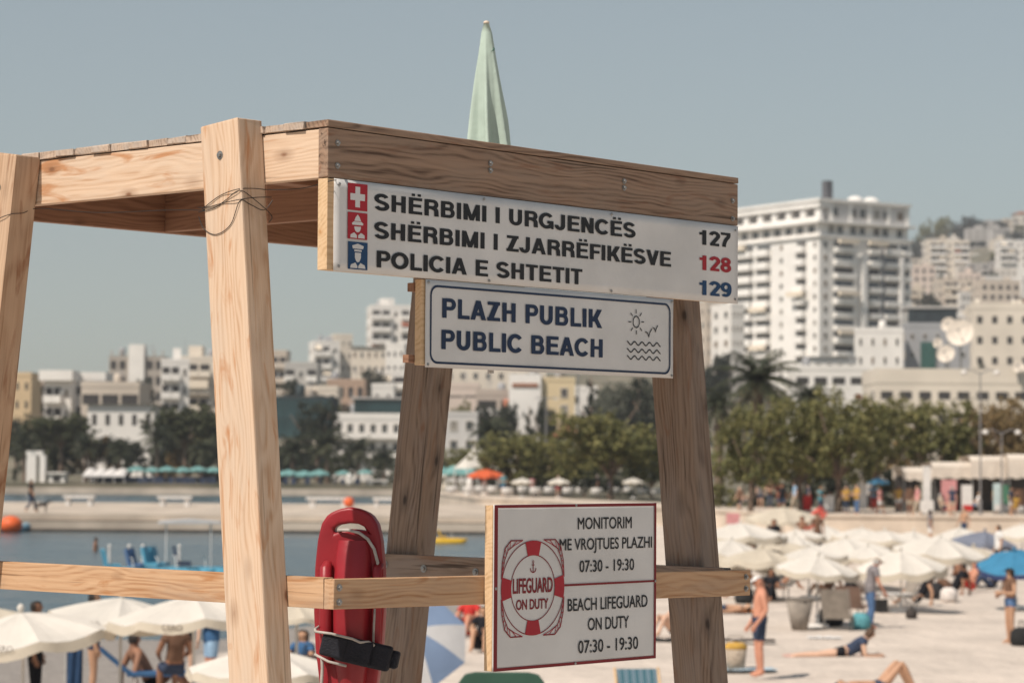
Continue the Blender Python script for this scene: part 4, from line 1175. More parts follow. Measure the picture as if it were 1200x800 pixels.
building('apartment_building', 'lower step of a white terraced apartment block on the hill', 358, 398, 399, 620, 5, 3, C_WHITE, 10, 12, 'balc', seed=5)
building('apartment_building', 'upper square end of the terraced white apartment block', 382, 413, 391, 630, 6, 3, C_CREAM, 10, 12, 'win', ww=.4, wh=.36, seed=5)
building('apartment_tower', 'tall cream apartment tower with full width balconies beside the rear leg', 426, 492, 357, 640, 8, 5, C_WHITE, 8, 14, 'balc', seed=8, hut=True)
building('guest_house', 'cream guest house with a purple brown hipped roof below the tall tower', 412, 453, 406, 560, 3, 5, C_CREAM, 0, 12, 'win', 'brown', ww=.42, wh=.42)
building('apartment_building', 'small white block tucked against the rear leg under the tower', 452, 482, 402, 540, 4, 3, C_WHITE, -8, 10, 'hole', ww=.38, wh=.36, seed=2)
building('house', 'white house with one long balcony right of the guest house', 442, 478, 433, 500, 2, 2, C_WHITE, 0, 10, 'balc', seed=1)
building('house', 'brick coloured half built house with open arches', 384, 428, 444, 440, 2, 4, (.46, .33, .25), 0, 10, 'hole', ww=.55, wh=.6, seed=2)
building('house', 'small bright white box house above the glass topped hotel', 436, 462, 449, 430, 1, 2, C_WHITE, 0, 8, 'hole', ww=.22, wh=.3)
building('house', 'cream house with dark loggias above the dark glass block', 360, 396, 452, 420, 2, 3, C_CREAM, 0, 10, 'hole', ww=.5, wh=.5, seed=2)
building('house', 'pale flat roofed house above the dark glass block', 322, 366, 456, 410, 2, 3, C_BEIGE, 0, 10, 'hole', ww=.7, wh=.35, seed=2)
B = building('glass_building', 'dark teal glass block on a pale base beside the front leg', 322, 390, 464, 330, 2, 1, (.06, .075, .08), 0, 12, 'hole', ww=.02, wh=.02, sidecols=0, parapet=.3)
for k in range(5):
    for f in range(2):
        B.opening(-B.W / 2 + (k + .5) * B.W / 5, B.h - 1.6 - f * 2.4, B.W / 5 * .96, 2.3, 'f', B.D / 2, M_TEALG)
B.box((-B.W / 2 - .5, -B.D / 2 - 1.5, B.h - 7.0), (B.W / 2 + 4, -B.D / 2 - .003, B.h - 5.5), wallmat(C_CREAM), 'base_wall')
B = building('seafront_hotel', 'white seafront hotel with ribbon balconies and a dark glass top storey', 391, 512, 484, 320, 2, 9, C_WHITE, 0, 12, 'win', ww=.5, wh=.66, fh=2.35, winm=M_GLASS, parapet=.8, balm=wallmat(C_WHITE))
for f in range(2):
    B.balcony(0, B.h - .85 - (f + 1) * 2.30, B.W * 1.01, .8, .75, 'f', B.D / 2 + .05, wallmat(C_WHITE))
B.box((-B.W / 2 + 2.5, -B.D / 2 + 1, B.h - .6), (B.W / 2 - 1, B.D / 2 - 1, B.h + 1.75), M_TEALG, 'glass_storey')
B.box((-B.W / 2 + 2.2, -B.D / 2 + .7, B.h + 1.753), (B.W / 2 - .8, B.D / 2 - .7, B.h + 2.0), wallmat(C_GREY), 'roof_slab')
building('seafront_hotel', 'pale grey wing with two rows of square windows right of the rear leg', 505, 560, 482, 318, 2, 3, (.60, .58, .56), 0, 12, 'win', ww=.52, wh=.55, fh=2.35, parapet=.5)
building('apartment_building', 'pinkish blank walled building above the square windowed wing', 505, 562, 448, 400, 2, 3, C_PINK, 0, 10, 'hole', ww=.9, wh=.10, fh=2.6, parapet=.8, seed=2)
B = building('apartment_building', 'white terraced flats with a red awning behind the dark palms', 558, 612, 456, 370, 3, 2, (.50, .42, .36), 0, 11, 'balc', seed=1, balm=wallmat(C_WHITE), parapet=.9)
B.box((-B.W / 2 + .3, -B.D / 2 - 1.4, B.h - 4.4), (-B.W / 2 + 2.6, -B.D / 2 - .1, B.h - 4.1), M_ORANGE, 'awning')
building('apartment_building', 'long white block glimpsed just below the public beach sign', 520, 640, 426, 480, 2, 8, C_CREAM, 0, 11, 'win', ww=.4, wh=.4, seed=2)
B = building('civic_building', 'cream civic building with a plain yellowish gable end and a rooftop sign band', 604, 674, 442, 340, 3, 1, (.72, .58, .37), 0, 12, 'hole', ww=.02, wh=.02, sidecols=2, parapet=.5)
B.box((-B.W / 2 - .8, -B.D / 2 - .8, 0), (-B.W / 2 + 3.4, -B.D / 2 - .003, B.h + .4), wallmat(C_WHITE), 'white_bay')
B.box((-B.W / 2 - .4, -B.D / 2 - .95, B.h - 1.3), (-B.W / 2 + 3.0, -B.D / 2 - .803, B.h - .8), mat('sign_brown', (.34, .16, .10), .8), 'sign_band')
for f in range(3): B.win(B.W / 2 - 1.4, B.h - 2.0 - 2.2 * f, 1.0, 1.3, 'f', B.D / 2)
B = building('hut', 'small white hut with a red tiled roof beside the big round trees', 656, 678, 492, 300, 1, 2, C_WHITE, 0, 4, 'hole', 'hip', ww=.4, wh=.5, fh=2.6)
building('house', 'white gabled house glimpsed under the dark conifers', 668, 700, 452, 420, 2, 2, C_WHITE, 0, 8, 'hole', ww=.4, wh=.4)

building('apartment_building', 'large cream balconied apartment block high on the slope right of the hotel', 1090, 1136, 281, 1150, 5, 5, C_CREAM, 0, 14, 'balc', seed=2, balm=wallmat(C_WHITE), fh=3.1)
building('apartment_building', 'pale block with three columns of windows against the hotel on the lower slope', 1070, 1096, 310, 950, 4, 3, C_PINK, 0, 12, 'hole', ww=.4, wh=.5, seed=3)
building('apartment_building', 'long pale block with dark balconies at the right edge of the upper slope', 1172, 1216, 281, 1100, 3, 5, C_WHITE, 0, 12, 'balc', seed=5)
building('apartment_building', 'wide low cream block above the green glass building on the lower slope', 1098, 1142, 326, 860, 3, 5, C_BEIGE, 0, 12, 'balc', seed=4, balm=wallmat(C_CREAM))
building('apartment_building', 'broad beige block on the lower slope above the block with window holes', 1146, 1196, 328, 800, 3, 5, C_BEIGE, 4, 12, 'hole', ww=.5, wh=.45, seed=6)
# --- the hillside suburb on the right
rr = random.Random(21)
cols_ = [('white', C_WHITE), ('cream', C_CREAM), ('pale pink', C_PINK), ('sandy', (.62, .54, .44)), ('grey', (.50, .475, .45)), ('off white', (.74, .68, .61))]
NUM = {1: 'one', 2: 'two', 3: 'three', 4: 'four', 5: 'five', 6: 'six'}
used = set()
spots = []
for row, (yy, dd, n_) in enumerate(((259, 1560, 8), (274, 1440, 10), (291, 1300, 11), (309, 1160, 11), (327, 1020, 11), (346, 880, 11), (366, 760, 9))):
    for k in range(n_):
        pxx = lerp(1072, 1212, (k + .5) / n_) + rr.uniform(-7, 7)
        if row == 0 and pxx < 1120: continue
        spots.append((pxx, yy + rr.uniform(-4, 5) + (1185 - pxx) * .10 * (1 if row < 3 else .3), dd * rr.uniform(.97, 1.03), row))
spots += [(1126, 300, 1240, 2), (1100, 338, 980, 4)]
for k, (pxx, yy, dd, row) in enumerate(spots):
    big = rr.random() < .22
    wpx = rr.uniform(16, 26) * (1.4 if big else 1)
    fl = rr.randint(3, 5) if big else rr.randint(1, 3)
    place_ = ('on the skyline of the hill', 'just under the skyline', 'high on the slope', 'on the upper slope', 'halfway down the slope', 'low on the slope', 'at the foot of the slope')[row]
    side = 'far left' if pxx < 1098 else ('mid left' if pxx < 1125 else ('middle' if pxx < 1155 else ('mid right' if pxx < 1185 else 'far right')))
    for tr in range(60):
        cn, cc = cols_[rr.randrange(len(cols_))]
        rf = 'hip' if rr.random() < .28 else 'flat'
        key = (cn, fl, rf, place_, side)
        if key not in used: break
        if tr > 20: fl = fl % 5 + 1
    used.add(key)
    lab = '%s %s storey %s house %s, %s part' % (cn, NUM[fl], 'red tiled' if rf == 'hip' else 'flat roofed', place_, side)
    building('hill_house', lab, pxx - wpx / 2, pxx + wpx / 2, yy - (fl * 2.4 if big else 0), dd, fl, 3 if not big else 4, (lambda q_: tuple(c * q_ for c in cc))(rr.uniform(.85, 1.0)), rr.uniform(-12, 14), 10, 'balc' if rr.random() < .45 else 'hole', rf, ww=.45, wh=.45, group='houses on the right hand hillside', sidecols=0, cat='house', seed=k + 2, parapet=.6, hut=rr.random() < .3, winm=rr.choice((None, M_SHADE, M_CURTAIN)), awn=0)
# ------------------------------------------------------------------ trees and planting
def leafmat(name, a, b, c):
    m = bpy.data.materials.new(name); m.use_nodes = True
    n = m.node_tree.nodes; l = m.node_tree.links
    bs = n['Principled BSDF']; bs.inputs['Roughness'].default_value = .65; bs.inputs['Specular IOR Level'].default_value = .2
    tc = n.new('ShaderNodeTexCoord')
    g = n.new('ShaderNodeNewGeometry')
    no = n.new('ShaderNodeTexNoise'); no.inputs['Scale'].default_value = .55; no.inputs['Detail'].default_value = 4
    l.new(tc.outputs['Object'], no.inputs['Vector'])
    ad = n.new('ShaderNodeMath'); ad.operation = 'MULTIPLY_ADD'; l.new(g.outputs['Random Per Island'], ad.inputs[0]); ad.inputs[1].default_value = .35; l.new(no.outputs['Fac'], ad.inputs[2])
    rp = n.new('ShaderNodeValToRGB'); e = rp.color_ramp.elements
    e[0].position = .45; e[0].color = (*a, 1); e[1].position = .92; e[1].color = (*c, 1); x = e.new(.68); x.color = (*b, 1)
    l.new(ad.outputs[0], rp.inputs['Fac']); l.new(rp.outputs['Color'], bs.inputs['Base Color'])
    tr = n.new('ShaderNodeBsdfTranslucent'); l.new(rp.outputs['Color'], tr.inputs['Color'])
    mx = n.new('ShaderNodeMixShader'); mx.inputs[0].default_value = .30
    l.new(bs.outputs[0], mx.inputs[1]); l.new(tr.outputs[0], mx.inputs[2]); l.new(mx.outputs[0], n['Material Output'].inputs['Surface'])
    return m
L_OLIVE = leafmat('olive_leaf', (.098, .108, .042), (.195, .188, .072), (.315, .275, .11))
L_AUTUMN = leafmat('autumn_leaf', (.14, .105, .05), (.25, .18, .085), (.36, .23, .10))
L_PINE = leafmat('pine_leaf', (.045, .054, .030), (.082, .090, .046), (.135, .135, .068))
L_DARK = leafmat('dark_leaf', (.028, .035, .027), (.050, .057, .038), (.088, .090, .055))
L_PALM = leafmat('palm_leaf', (.030, .037, .025), (.055, .064, .038), (.11, .11, .062))
L_SILVER = leafmat('silver_leaf', (.10, .11, .085), (.16, .17, .13), (.24, .22, .17))
L_ORANGE = leafmat('orange_leaf', (.22, .085, .03), (.34, .14, .05), (.42, .20, .08))
M_BARK = mat('bark', (.20, .145, .11), .95, .35, 2.0, .6, 12)
def crown_mesh(name, lobes, n, leaf, seed, shell=.55):
    """many small leaf cards spread through overlapping lobes; gaps stay open between them"""
    r_ = np.random.RandomState(seed)
    vol = np.array([l_[3] * l_[4] * l_[5] for l_ in lobes]) ** .8
    cnt = np.maximum(1, (n * vol / vol.sum()).astype(int))
    cs = []
    for l_, c_ in zip(lobes, cnt):
        d = r_.normal(size=(c_, 3)); d /= np.linalg.norm(d, axis=1)[:, None]
        # clumped: leaves gather round twig ends
        k = max(4, c_ // 26)
        hub = r_.normal(size=(k, 3)); hub /= np.linalg.norm(hub, axis=1)[:, None]
        hub *= (shell + (1.06 - shell) * r_.rand(k, 1) ** .6)
        idx = r_.randint(0, k, c_)
        p = hub[idx] + r_.normal(scale=.13, size=(c_, 3))
        cs.append(np.array(l_[:3]) + p * np.array(l_[3:6]))
    c = np.concatenate(cs); N = len(c)
    nrm = r_.normal(size=(N, 3)); nrm[:, 2] = np.abs(nrm[:, 2]) + .5; nrm /= np.linalg.norm(nrm, axis=1)[:, None]
    t = np.cross(nrm, r_.normal(size=(N, 3))); t /= np.linalg.norm(t, axis=1)[:, None]
    b = np.cross(nrm, t)
    s = leaf * (.6 + .8 * r_.rand(N, 1))
    v = np.stack([c - t * s - b * s * .25, c + b * s * -.6, c + t * s - b * s * .1, c + b * s * .55 + nrm * s * .15], axis=1).reshape(-1, 3)
    me = bpy.data.meshes.new(name)
    me.vertices.add(len(v)); me.vertices.foreach_set('co', v.ravel())
    me.loops.add(N * 4); me.loops.foreach_set('vertex_index', np.arange(N * 4, dtype=np.int32))
    me.polygons.add(N); me.polygons.foreach_set('loop_start', np.arange(0, N * 4, 4, dtype=np.int32))
    me.update(calc_edges=True)
    return me
def broad_variant(seed, flat=1.0, n=6500, leaf=.024, nl=16):
    """unit tree: 1 high; crown of lobes, trunk with limbs that reach them"""
    r_ = random.Random(seed)
    lobes = [(0, 0, .68, .30, .30, .24 * flat)]
    for k in range(nl):
        a = k * 2.399 + r_.uniform(-.3, .3)
        rad = r_.uniform(.20, .38)
        z = (r_.uniform(.36, .60) if k % 2 else r_.uniform(.58, .84)) if flat > .8 else r_.uniform(.58, .84)
        s = r_.uniform(.15, .22)
        lobes.append((rad * math.cos(a), rad * math.sin(a), z, s * 1.1, s * 1.1, s * .85 * flat))
    cm = crown_mesh('crown', lobes, n, leaf, seed)
    mb = MB()
    fork = .30 if flat > .8 else .5
    mb.tube([(0, 0, -.03), (.008, 0, .08), (-.006, .004, fork * .6), (.0, 0, fork), (.01, .0, .62)], [.034, .026, .022, .019, .008], 9)
    for l_ in lobes[1:8]:
        m_ = Vector((l_[0], l_[1], l_[2]))
        mb.tube([(0, 0, fork * .88), m_ * .45 + Vector((0, 0, fork * .55)), m_], [.013, .010, .003], 6)
    tm = mb.mesh('trunk', True); tm.materials.append(M_BARK)
    return cm, tm
BROAD = [broad_variant(31 + k) for k in range(4)]
UMBR = [broad_variant(61, .7, 6500, .024, 20), broad_variant(64, .7, 6500, .024, 20)]
CLUMP = []
for k in range(3):
    r_ = random.Random(80 + k)
    CLUMP.append(crown_mesh('foliage', [(r_.uniform(-.35, .35), r_.uniform(-.3, .3), r_.uniform(.25, .75), r_.uniform(.16, .3), r_.uniform(.16, .3), r_.uniform(.16, .26)) for _ in range(9)], 2600, .032, 80 + k))
CON = crown_mesh('crown', [(.0, .0, .14 + .085 * k, .30 * (1 - k / 11.5), .30 * (1 - k / 11.5), .075) for k in range(10)], 3000, .026, 99, .4)
cmb = MB().tube([(0, 0, -.02), (0, 0, .5), (0, 0, .97)], [.03, .02, .004], 8); CONT = cmb.mesh('trunk', True); CONT.materials.append(M_BARK)
def tree(name, label, px, pyt, pyb, d, wpx, var, lm, group=None, cat='tree', zbase=None):
    """stands at px, from image height pyb up to pyt, d metres away; wpx = crown width"""
    b, t_ = P(px, pyb, d), P(px, pyt, d)
    gz_ = zbase if zbase is not None else hill(b.x, b.y)
    gz_ = min(gz_, b.z + .2)
    h = t_.z - gz_
    w = wpx / F * d
    o = thing(name, label, cat, (b.x, b.y, gz_), rnd.uniform(0, 6.28), group)
    cm, tm = var
    for nm, me, mt in (('trunk', tm, M_BARK), ('crown', cm, lm)):
        c = link(nm, me, o)
        if len(me.materials) == 0: me.materials.append(mt)
        elif me.materials[0] != mt:
            c.material_slots[0].link = 'OBJECT'; c.material_slots[0].material = mt
        k = w / .92
        c.scale = (k, k, h) if nm == 'crown' else (h, h, h)
    return o
GR = 'round leafy trees lining the promenade'
for k, (px, t_, b_, d, w, lab, lm, v) in enumerate((
    (880, 468, 606, 144, 86, 'olive green promenade tree under the big palm right of the tower', L_OLIVE, 0),
    (938, 462, 606, 148, 78, 'promenade tree between the big palm and the tallest round tree', L_OLIVE, 1),
    (982, 450, 606, 146, 92, 'tallest round olive green tree of the promenade row', L_OLIVE, 2),
    (1022, 462, 605, 158, 76, 'promenade tree just right of the tallest round tree', L_OLIVE, 3),
    (1092, 462, 590, 164, 100, 'wide olive tree whose crown spreads above the white awnings', L_OLIVE, 1),
    (1150, 468, 586, 170, 70, 'thin browning tree behind the lamp post over the awnings', L_AUTUMN, 0),
    (1190, 462, 588, 166, 72, 'browning tree at the right edge above the awnings', L_AUTUMN, 2),
    (716, 480, 592, 186, 132, 'large round olive tree filling the gap between sign and right leg', L_OLIVE, 3),
    (655, 510, 592, 205, 92, 'smaller round tree left of the large one between the signs', L_OLIVE, 0),
    (605, 503, 588, 208, 96, 'round tree behind the orange umbrella', L_OLIVE, 2),
    (764, 512, 592, 196, 70, 'dark low tree tucked behind the right leg of the tower', L_PINE, 1),
    (535, 522, 578, 235, 60, 'low round tree beside the rear leg above the teal awning', L_OLIVE, 1))):
    tree('round_tree', lab, px, t_, b_, d, w, BROAD[v], lm, GR)
GU = 'umbrella pines by the old quay'
tree('umbrella_pine', 'domed umbrella pine nearest the left leg of the tower', 71, 475, 566, 296, 76, UMBR[0], L_PINE, GU)
tree('umbrella_pine', 'broad umbrella pine left of the front leg', 216, 468, 564, 298, 90, UMBR[1], L_PINE, GU)
tree('umbrella_pine', 'low umbrella pine between the two larger pines', 128, 512, 566, 303, 60, UMBR[0], L_PINE, GU)
tree('conifer', 'dark pointed conifer above the round tree under the signs', 620, 472, 560, 300, 46, (CON, CONT), L_DARK)
tree('conifer', 'tall dark conifer left of the silvery tree under the beach sign', 692, 436, 560, 330, 66, (CON, CONT), L_DARK)
tree('conifer', 'tall dark conifer right of the silvery tree beside the right leg', 748, 432, 560, 335, 76, (CON, CONT), L_DARK)
tree('round_tree', 'large dark tree close behind the right leg above the big round tree', 772, 440, 560, 330, 80, BROAD[2], L_DARK)
tree('round_tree', 'dark tree filling the gap between the conifers behind the silvery tree', 722, 446, 560, 345, 70, BROAD[0], L_DARK)
tree('round_tree', 'silvery green tree between the two dark conifers', 712, 444, 560, 310, 40, BROAD[2], L_SILVER)
tree('round_tree', 'dark spreading tree beside the dark glass block', 372, 466, 540, 312, 46, BROAD[1], L_DARK)
tree('round_tree', 'small dark tree left of the half built brick house', 345, 440, 480, 405, 26, BROAD[1], L_DARK)
tree('round_tree', 'dark tree under the guest house windows', 436, 430, 470, 470, 34, BROAD[3], L_DARK)
# palms
def palm_variant(seed, nf=34, droop=1.0):
    r_ = random.Random(seed)
    mb = MB()
    for k in range(nf):
        az = k * 2.39996 + r_.uniform(-.2, .2)
        el = R(lerp(80, -28, (k / nf) ** .9) + r_.uniform(-8, 8))
        Lf = r_.uniform(.85, 1.08)
        pts = []; p = Vector((0, 0, 0)); e = el
        dz = Vector((math.cos(az), math.sin(az), 0))
        for s_ in range(9):
            pts.append(p.copy())
            p = p + (dz * math.cos(e) + Vector((0, 0, math.sin(e)))) * (Lf / 8)
            e -= R(11) * droop
        mb.tube(pts, [.016 - .0015 * i for i in range(9)], 4)
        side = dz.cross(Vector((0, 0, 1)))
        for s_ in range(1, 26):
            u = s_ / 26 * 8
            i0 = min(7, int(u)); q = pts[i0].lerp(pts[i0 + 1], u - i0) if i0 < 8 else pts[8]
            tg = (pts[i0 + 1] - pts[i0]).normalized()
            ll = .26 * math.sin(math.pi * (.12 + .85 * s_ / 26)) ** .7 + .03
            for sg in (-1, 1):
                dr = (side * sg * .85 + tg * .55 + Vector((0, 0, -.25 - r_.uniform(0, .25)))).normalized()
                wv = tg * .017
                mb.add([q - wv, q + wv, q + dr * ll + wv * .2, q + dr * ll - wv * .2], [(0, 1, 2, 3)])
    return mb.mesh('crown')
PALM = [palm_variant(3, 30, .8), palm_variant(9, 28, .95)]
mb = MB()
mb.tube([(0, 0, -.02)] + [(.01 * math.sin(i), 0, i / 14) for i in range(1, 15)], [.05] + [.042 + .006 * (i % 2) for i in range(1, 13)] + [.06, .05], 9)
PTR = mb.mesh('trunk', True); PTR.materials.append(M_BARK)
def palm(label, px, pyc, pyb, d, wpx, v=0, group='palms along the seafront'):
    c, b = P(px, pyc, d), P(px, pyb, d)
    gz_ = min(hill(b.x, b.y), b.z + .2)
    o = thing('palm_tree', label, 'palm tree', (b.x, b.y, gz_), rnd.uniform(0, 6), group)
    t = link('trunk', PTR, o); h = c.z - gz_; t.scale = (max(h, 4) * 1.0, max(h, 4) * 1.0, h)
    if h > 9: t.scale = (8, 8, h)
    cr = link('crown', PALM[v], o)
    if not PALM[v].materials: PALM[v].materials.append(L_PALM)
    cr.location = (0, 0, h); k = wpx / F * d / 2 / .9; cr.scale = (k, k, k)
palm('big date palm in front of the tall hotel, right of the tower', 888, 446, 604, 168, 104, 0)
palm('date palm lower right of the big palm by the hotel', 948, 466, 604, 172, 62, 1)
palm('date palm half behind the right leg of the tower', 842, 474, 604, 176, 60, 1)
for px, pyc, w, lab in ((184, 514, 46, 'palm left of the broad umbrella pine on the quay'), (236, 527, 44, 'palm beside the front leg over the teal umbrellas'), (140, 528, 36, 'small palm between the two umbrella pines'), (28, 520, 40, 'palm half hidden by the left leg'), (100, 522, 40, 'palm right of the domed umbrella pine'),
                        (343, 524, 52, 'palm just right of the front leg below the dark glass block'), (383, 520, 56, 'middle palm below the dark glass block'), (420, 527, 46, 'palm beside the rear leg in front of the seafront hotel'), (575, 506, 52, 'dark palm above the white pyramid tent'), (450, 536, 36, 'small palm touching the rear leg')):
    palm(lab, px, pyc, 572, 290 if px < 460 else 262, w, (px // 7) % 2)
# hedges and shrubs under the trees
def shrub(label, px, pyt, pyb, d, wpx, v, lm, name='shrub', group='shrubs and hedges along the seafront'):
    b, t_ = P(px, pyb, d), P(px, pyt, d)
    gz_ = min(hill(b.x, b.y), b.z) - .1
    w = wpx / F * d
    o = thing(name, label, 'shrub', (b.x, b.y, gz_), 0, group)
    c = link('foliage', CLUMP[v], o)
    if not CLUMP[v].materials: CLUMP[v].materials.append(lm)
    elif CLUMP[v].materials[0] != lm:
        c.material_slots[0].link = 'OBJECT'; c.material_slots[0].material = lm
    c.scale = (w / 1.1, min(w / 1.1, 9), (t_.z - gz_) / .95)
    s_ = link('stem', CONT, o); s_.scale = (2, 2, (t_.z - gz_) * .7)
for k, (px, t_, w, lm, lab) in enumerate(((30, 498, 46, L_DARK, 'dark shrub beside the left leg behind the white gate'), (66, 508, 66, L_PINE, 'shrub mass under the domed umbrella pine'), (112, 506, 60, L_AUTUMN, 'rust tinged shrub between the umbrella pines'), (160, 512, 62, L_DARK, 'dark shrub above the white tent canopy'), (205, 512, 66, L_AUTUMN, 'rust tinged shrub under the broad umbrella pine'), (246, 512, 52, L_DARK, 'dark shrub against the front leg above the teal umbrellas'),
        (345, 518, 62, L_DARK, 'dark shrub right of the front leg under the palms'), (395, 522, 60, L_PINE, 'shrub under the middle palm'), (448, 524, 50, L_PINE, 'shrub against the rear leg behind the white kiosk'), (140, 508, 60, L_DARK, 'tall dark shrub below the low white villa'), (190, 516, 40, L_PINE, 'green shrub beside the villa'))):
    shrub(lab, px, t_, 568, 300, w, k % 3, lm)
for px, t_, b_, d, w, lm, lab in ((845, 562, 592, 160, 50, L_OLIVE, 'clipped green shrub beside the right leg on the promenade'), (560, 516, 560, 250, 60, L_DARK, 'dark shrub behind the white pyramid tent'), (640, 545, 585, 215, 90, L_DARK, 'dark shrubs in the shade under the round trees'), (720, 556, 590, 200, 100, L_DARK, 'dark shrub in the shade of the large round tree'),
        (900, 540, 600, 166, 90, L_DARK, 'dark undergrowth behind the first promenade trunks'), (980, 538, 600, 168, 90, L_DARK, 'dark undergrowth behind the tallest round tree'), (1040, 540, 600, 170, 70, L_DARK, 'dark undergrowth left of the white awnings'), (1150, 500, 560, 176, 120, L_AUTUMN, 'browning shrubs behind the white awnings'), (700, 500, 560, 260, 70, L_PINE, 'green shrub behind the large round tree'), (955, 490, 560, 185, 90, L_PINE, 'green shrubs behind the tallest promenade tree'),
        (1060, 480, 560, 190, 70, L_AUTUMN, 'rust coloured shrubs below the long roadside building'), (660, 516, 560, 270, 60, L_DARK, 'dark shrub under the red roofed hut')):
    shrub(lab, px, t_, b_, d, w, int(px) % 3, lm)
# trees scattered over the hillside and the town
rr = random.Random(5)
used2 = set()
for k in range(40):
    row = k // 7
    yy = (272, 291, 313, 338, 360, 384)[row] if row < 6 else 398
    d = (1500, 1350, 1180, 1010, 860, 720)[row] if row < 6 else 620
    px = lerp(1070, 1204, ((k % 7) + rr.uniform(.1, .9)) / 7) if row < 6 else lerp(1075, 1150, rr.random())
    place_ = ('near the hill crest', 'high on the hillside', 'on the upper slope', 'on the middle slope', 'on the lower slope', 'at the foot of the hill', 'by the town below')[min(row, 6)]
    tone, lm = rr.choice((('dark green', L_DARK), ('green', L_PINE), ('dusty olive', L_OLIVE)))
    size = rr.choice(('small', 'middling', 'large'))
    pos = 'leftmost' if k % 7 == 0 else ('rightmost' if k % 7 == 6 else 'number')
    lab = '%s %s tree %s, %s across from the left' % (size, tone, place_, ('first', 'second', 'third', 'fourth', 'fifth', 'sixth', 'seventh')[k % 7])
    w = {'small': 12, 'middling': 18, 'large': 27}[size]
    tree('hill_tree', lab, px, yy - w * .75, yy + 2, d, w, BROAD[k % 4], lm, 'trees scattered over the hillside')
for k, (px, t_, b_, d, w, lab) in enumerate(((60, 466, 482, 400, 22, 'small dark tree below the slab roofed villa'), (170, 440, 470, 410, 20, 'dark tree left of the stepped white block'), (405, 470, 500, 350, 34, 'dark tree above the seafront hotel'), (590, 470, 520, 320, 40, 'dark tree before the flats with the red awning'), (640, 470, 520, 330, 30, 'dark tree before the civic building'), (330, 445, 470, 430, 16, 'dark small tree below the beige block'), (1150, 420, 450, 380, 26, 'dark tree behind the satellite dishes'), (840, 410, 470, 450, 40, 'dark tree at the base of the slim white block'), (800, 430, 560, 420, 60, 'dark tree behind the right leg of the tower'))):
    tree('town_tree', lab, px, t_, b_, d, w, BROAD[k % 4], L_DARK, 'dark trees between the town houses')
for k in range(26):                       # garden trees filling the ground between the town houses
    px = 24 + k * 25.5 + rr.uniform(-8, 8)
    if 262 < px < 322: continue
    top = rr.uniform(462, 486) if px > 262 else rr.uniform(484, 504); d = rr.uniform(338, 368)
    tree('garden_tree', '%s garden tree between the houses above the seafront, %s' % (('low dark', 'dense green', 'pale olive')[k % 3], 'beside the left leg' if px < 60 else 'between the left legs' if px < 262 else 'right of the front leg' if px < 440 else 'right of the rear leg' if px < 620 else 'near the right leg') , px, top, 520, d, rr.uniform(22, 36), BROAD[k % 4], (L_DARK, L_PINE, L_OLIVE)[k % 3], 'garden trees between the town houses')
# orange flowering bushes low on the big palm
for px, py, w, lab in ((872, 464, 18, 'orange flowering shrub under the fronds of the big palm, left one'), (904, 470, 14, 'orange flowering shrub under the fronds of the big palm, right one'), (1008, 470, 14, 'orange tinted shrub top between promenade crowns')):
    d = 175
    c = P(px, py, d)
    o = thing('flowering_shrub', lab, 'shrub', (c.x, c.y, hill(c.x, c.y)), 0)
    h = c.z + .6 - o.location.z
    f = link('foliage', CLUMP[0], o); f.material_slots[0].link = 'OBJECT'; f.material_slots[0].material = L_ORANGE
    k = w / F * d; f.scale = (k, k, k * 1.1); f.location = (0, 0, h - k * 1.1)
    s_ = link('stem', CONT, o); s_.scale = (2, 2, h - .4)
HAZE = 0.00022
# ------------------------------------------------------------------ people
SKIN = {'fair': mat('skin_fair', (.60, .38, .27), .6, .10, 8), 'tan': mat('skin_tan', (.47, .27, .17), .6, .10, 8), 'brown': mat('skin_brown', (.30, .15, .09), .6, .10, 8), 'red': mat('skin_sunburnt', (.56, .26, .17), .6, .1, 8)}
def cloth(n, c): return mat('cloth_' + n, c, .9, .18, 9, .3, 30, .1)
CL = {'navy': cloth('navy', (.045, .06, .10)), 'black': cloth('black', (.018, .018, .022)), 'grey': cloth('grey', (.22, .20, .205)), 'blue': cloth('blue', (.05, .12, .24)), 'denim': cloth('denim', (.10, .17, .31)), 'white': cloth('white', (.72, .70, .68)),
      'red': cloth('red', (.50, .04, .035)), 'orange': cloth('orange', (.60, .17, .05)), 'pink': cloth('pink', (.60, .28, .28)), 'green': cloth('green', (.08, .20, .13)), 'teal': cloth('teal', (.10, .30, .36)), 'mustard': cloth('mustard', (.50, .30, .07)), 'brown': cloth('brown', (.16, .09, .06)),
      'beige': cloth('beige', (.52, .43, .33)), 'sky': cloth('sky', (.30, .45, .62)), 'lilac': cloth('lilac', (.40, .36, .55)), 'tan': cloth('tan', (.45, .33, .22))}
HAIR = {'dark': mat('hair_dark', (.022, .016, .013), .6), 'brown': mat('hair_brown', (.09, .05, .03), .6), 'grey': mat('hair_grey', (.35, .33, .31), .7), 'fair': mat('hair_fair', (.36, .25, .13), .6)}
M_EYE = mat('eye', (.03, .025, .02), .3)
def pose_base():
    return dict(pelvis=(0, 0, .94), waist=(0, 0, 1.10), chest=(.005, 0, 1.28), upper=(-.005, 0, 1.41), neck=(.0, 0, 1.50), skull=(.015, 0, 1.625), crown=(.01, 0, 1.70),
                hip=(0, .095, .91), knee=(.015, .105, .50), ankle=(-.02, .105, .085), toe=(.135, .12, .03),
                sho=(-.005, .175, 1.42), elb=(-.035, .245, 1.14), wri=(.04, .26, .90))
def pose(**kw):
    p = {}
    for k, v in pose_base().items():
        if k in ('hip', 'knee', 'ankle', 'toe', 'sho', 'elb', 'wri'):
            p[k + 'L'] = Vector(v); p[k + 'R'] = Vector((v[0], -v[1], v[2]))
        else: p[k] = Vector(v)
    for k, v in kw.items(): p[k] = Vector(v)
    return p
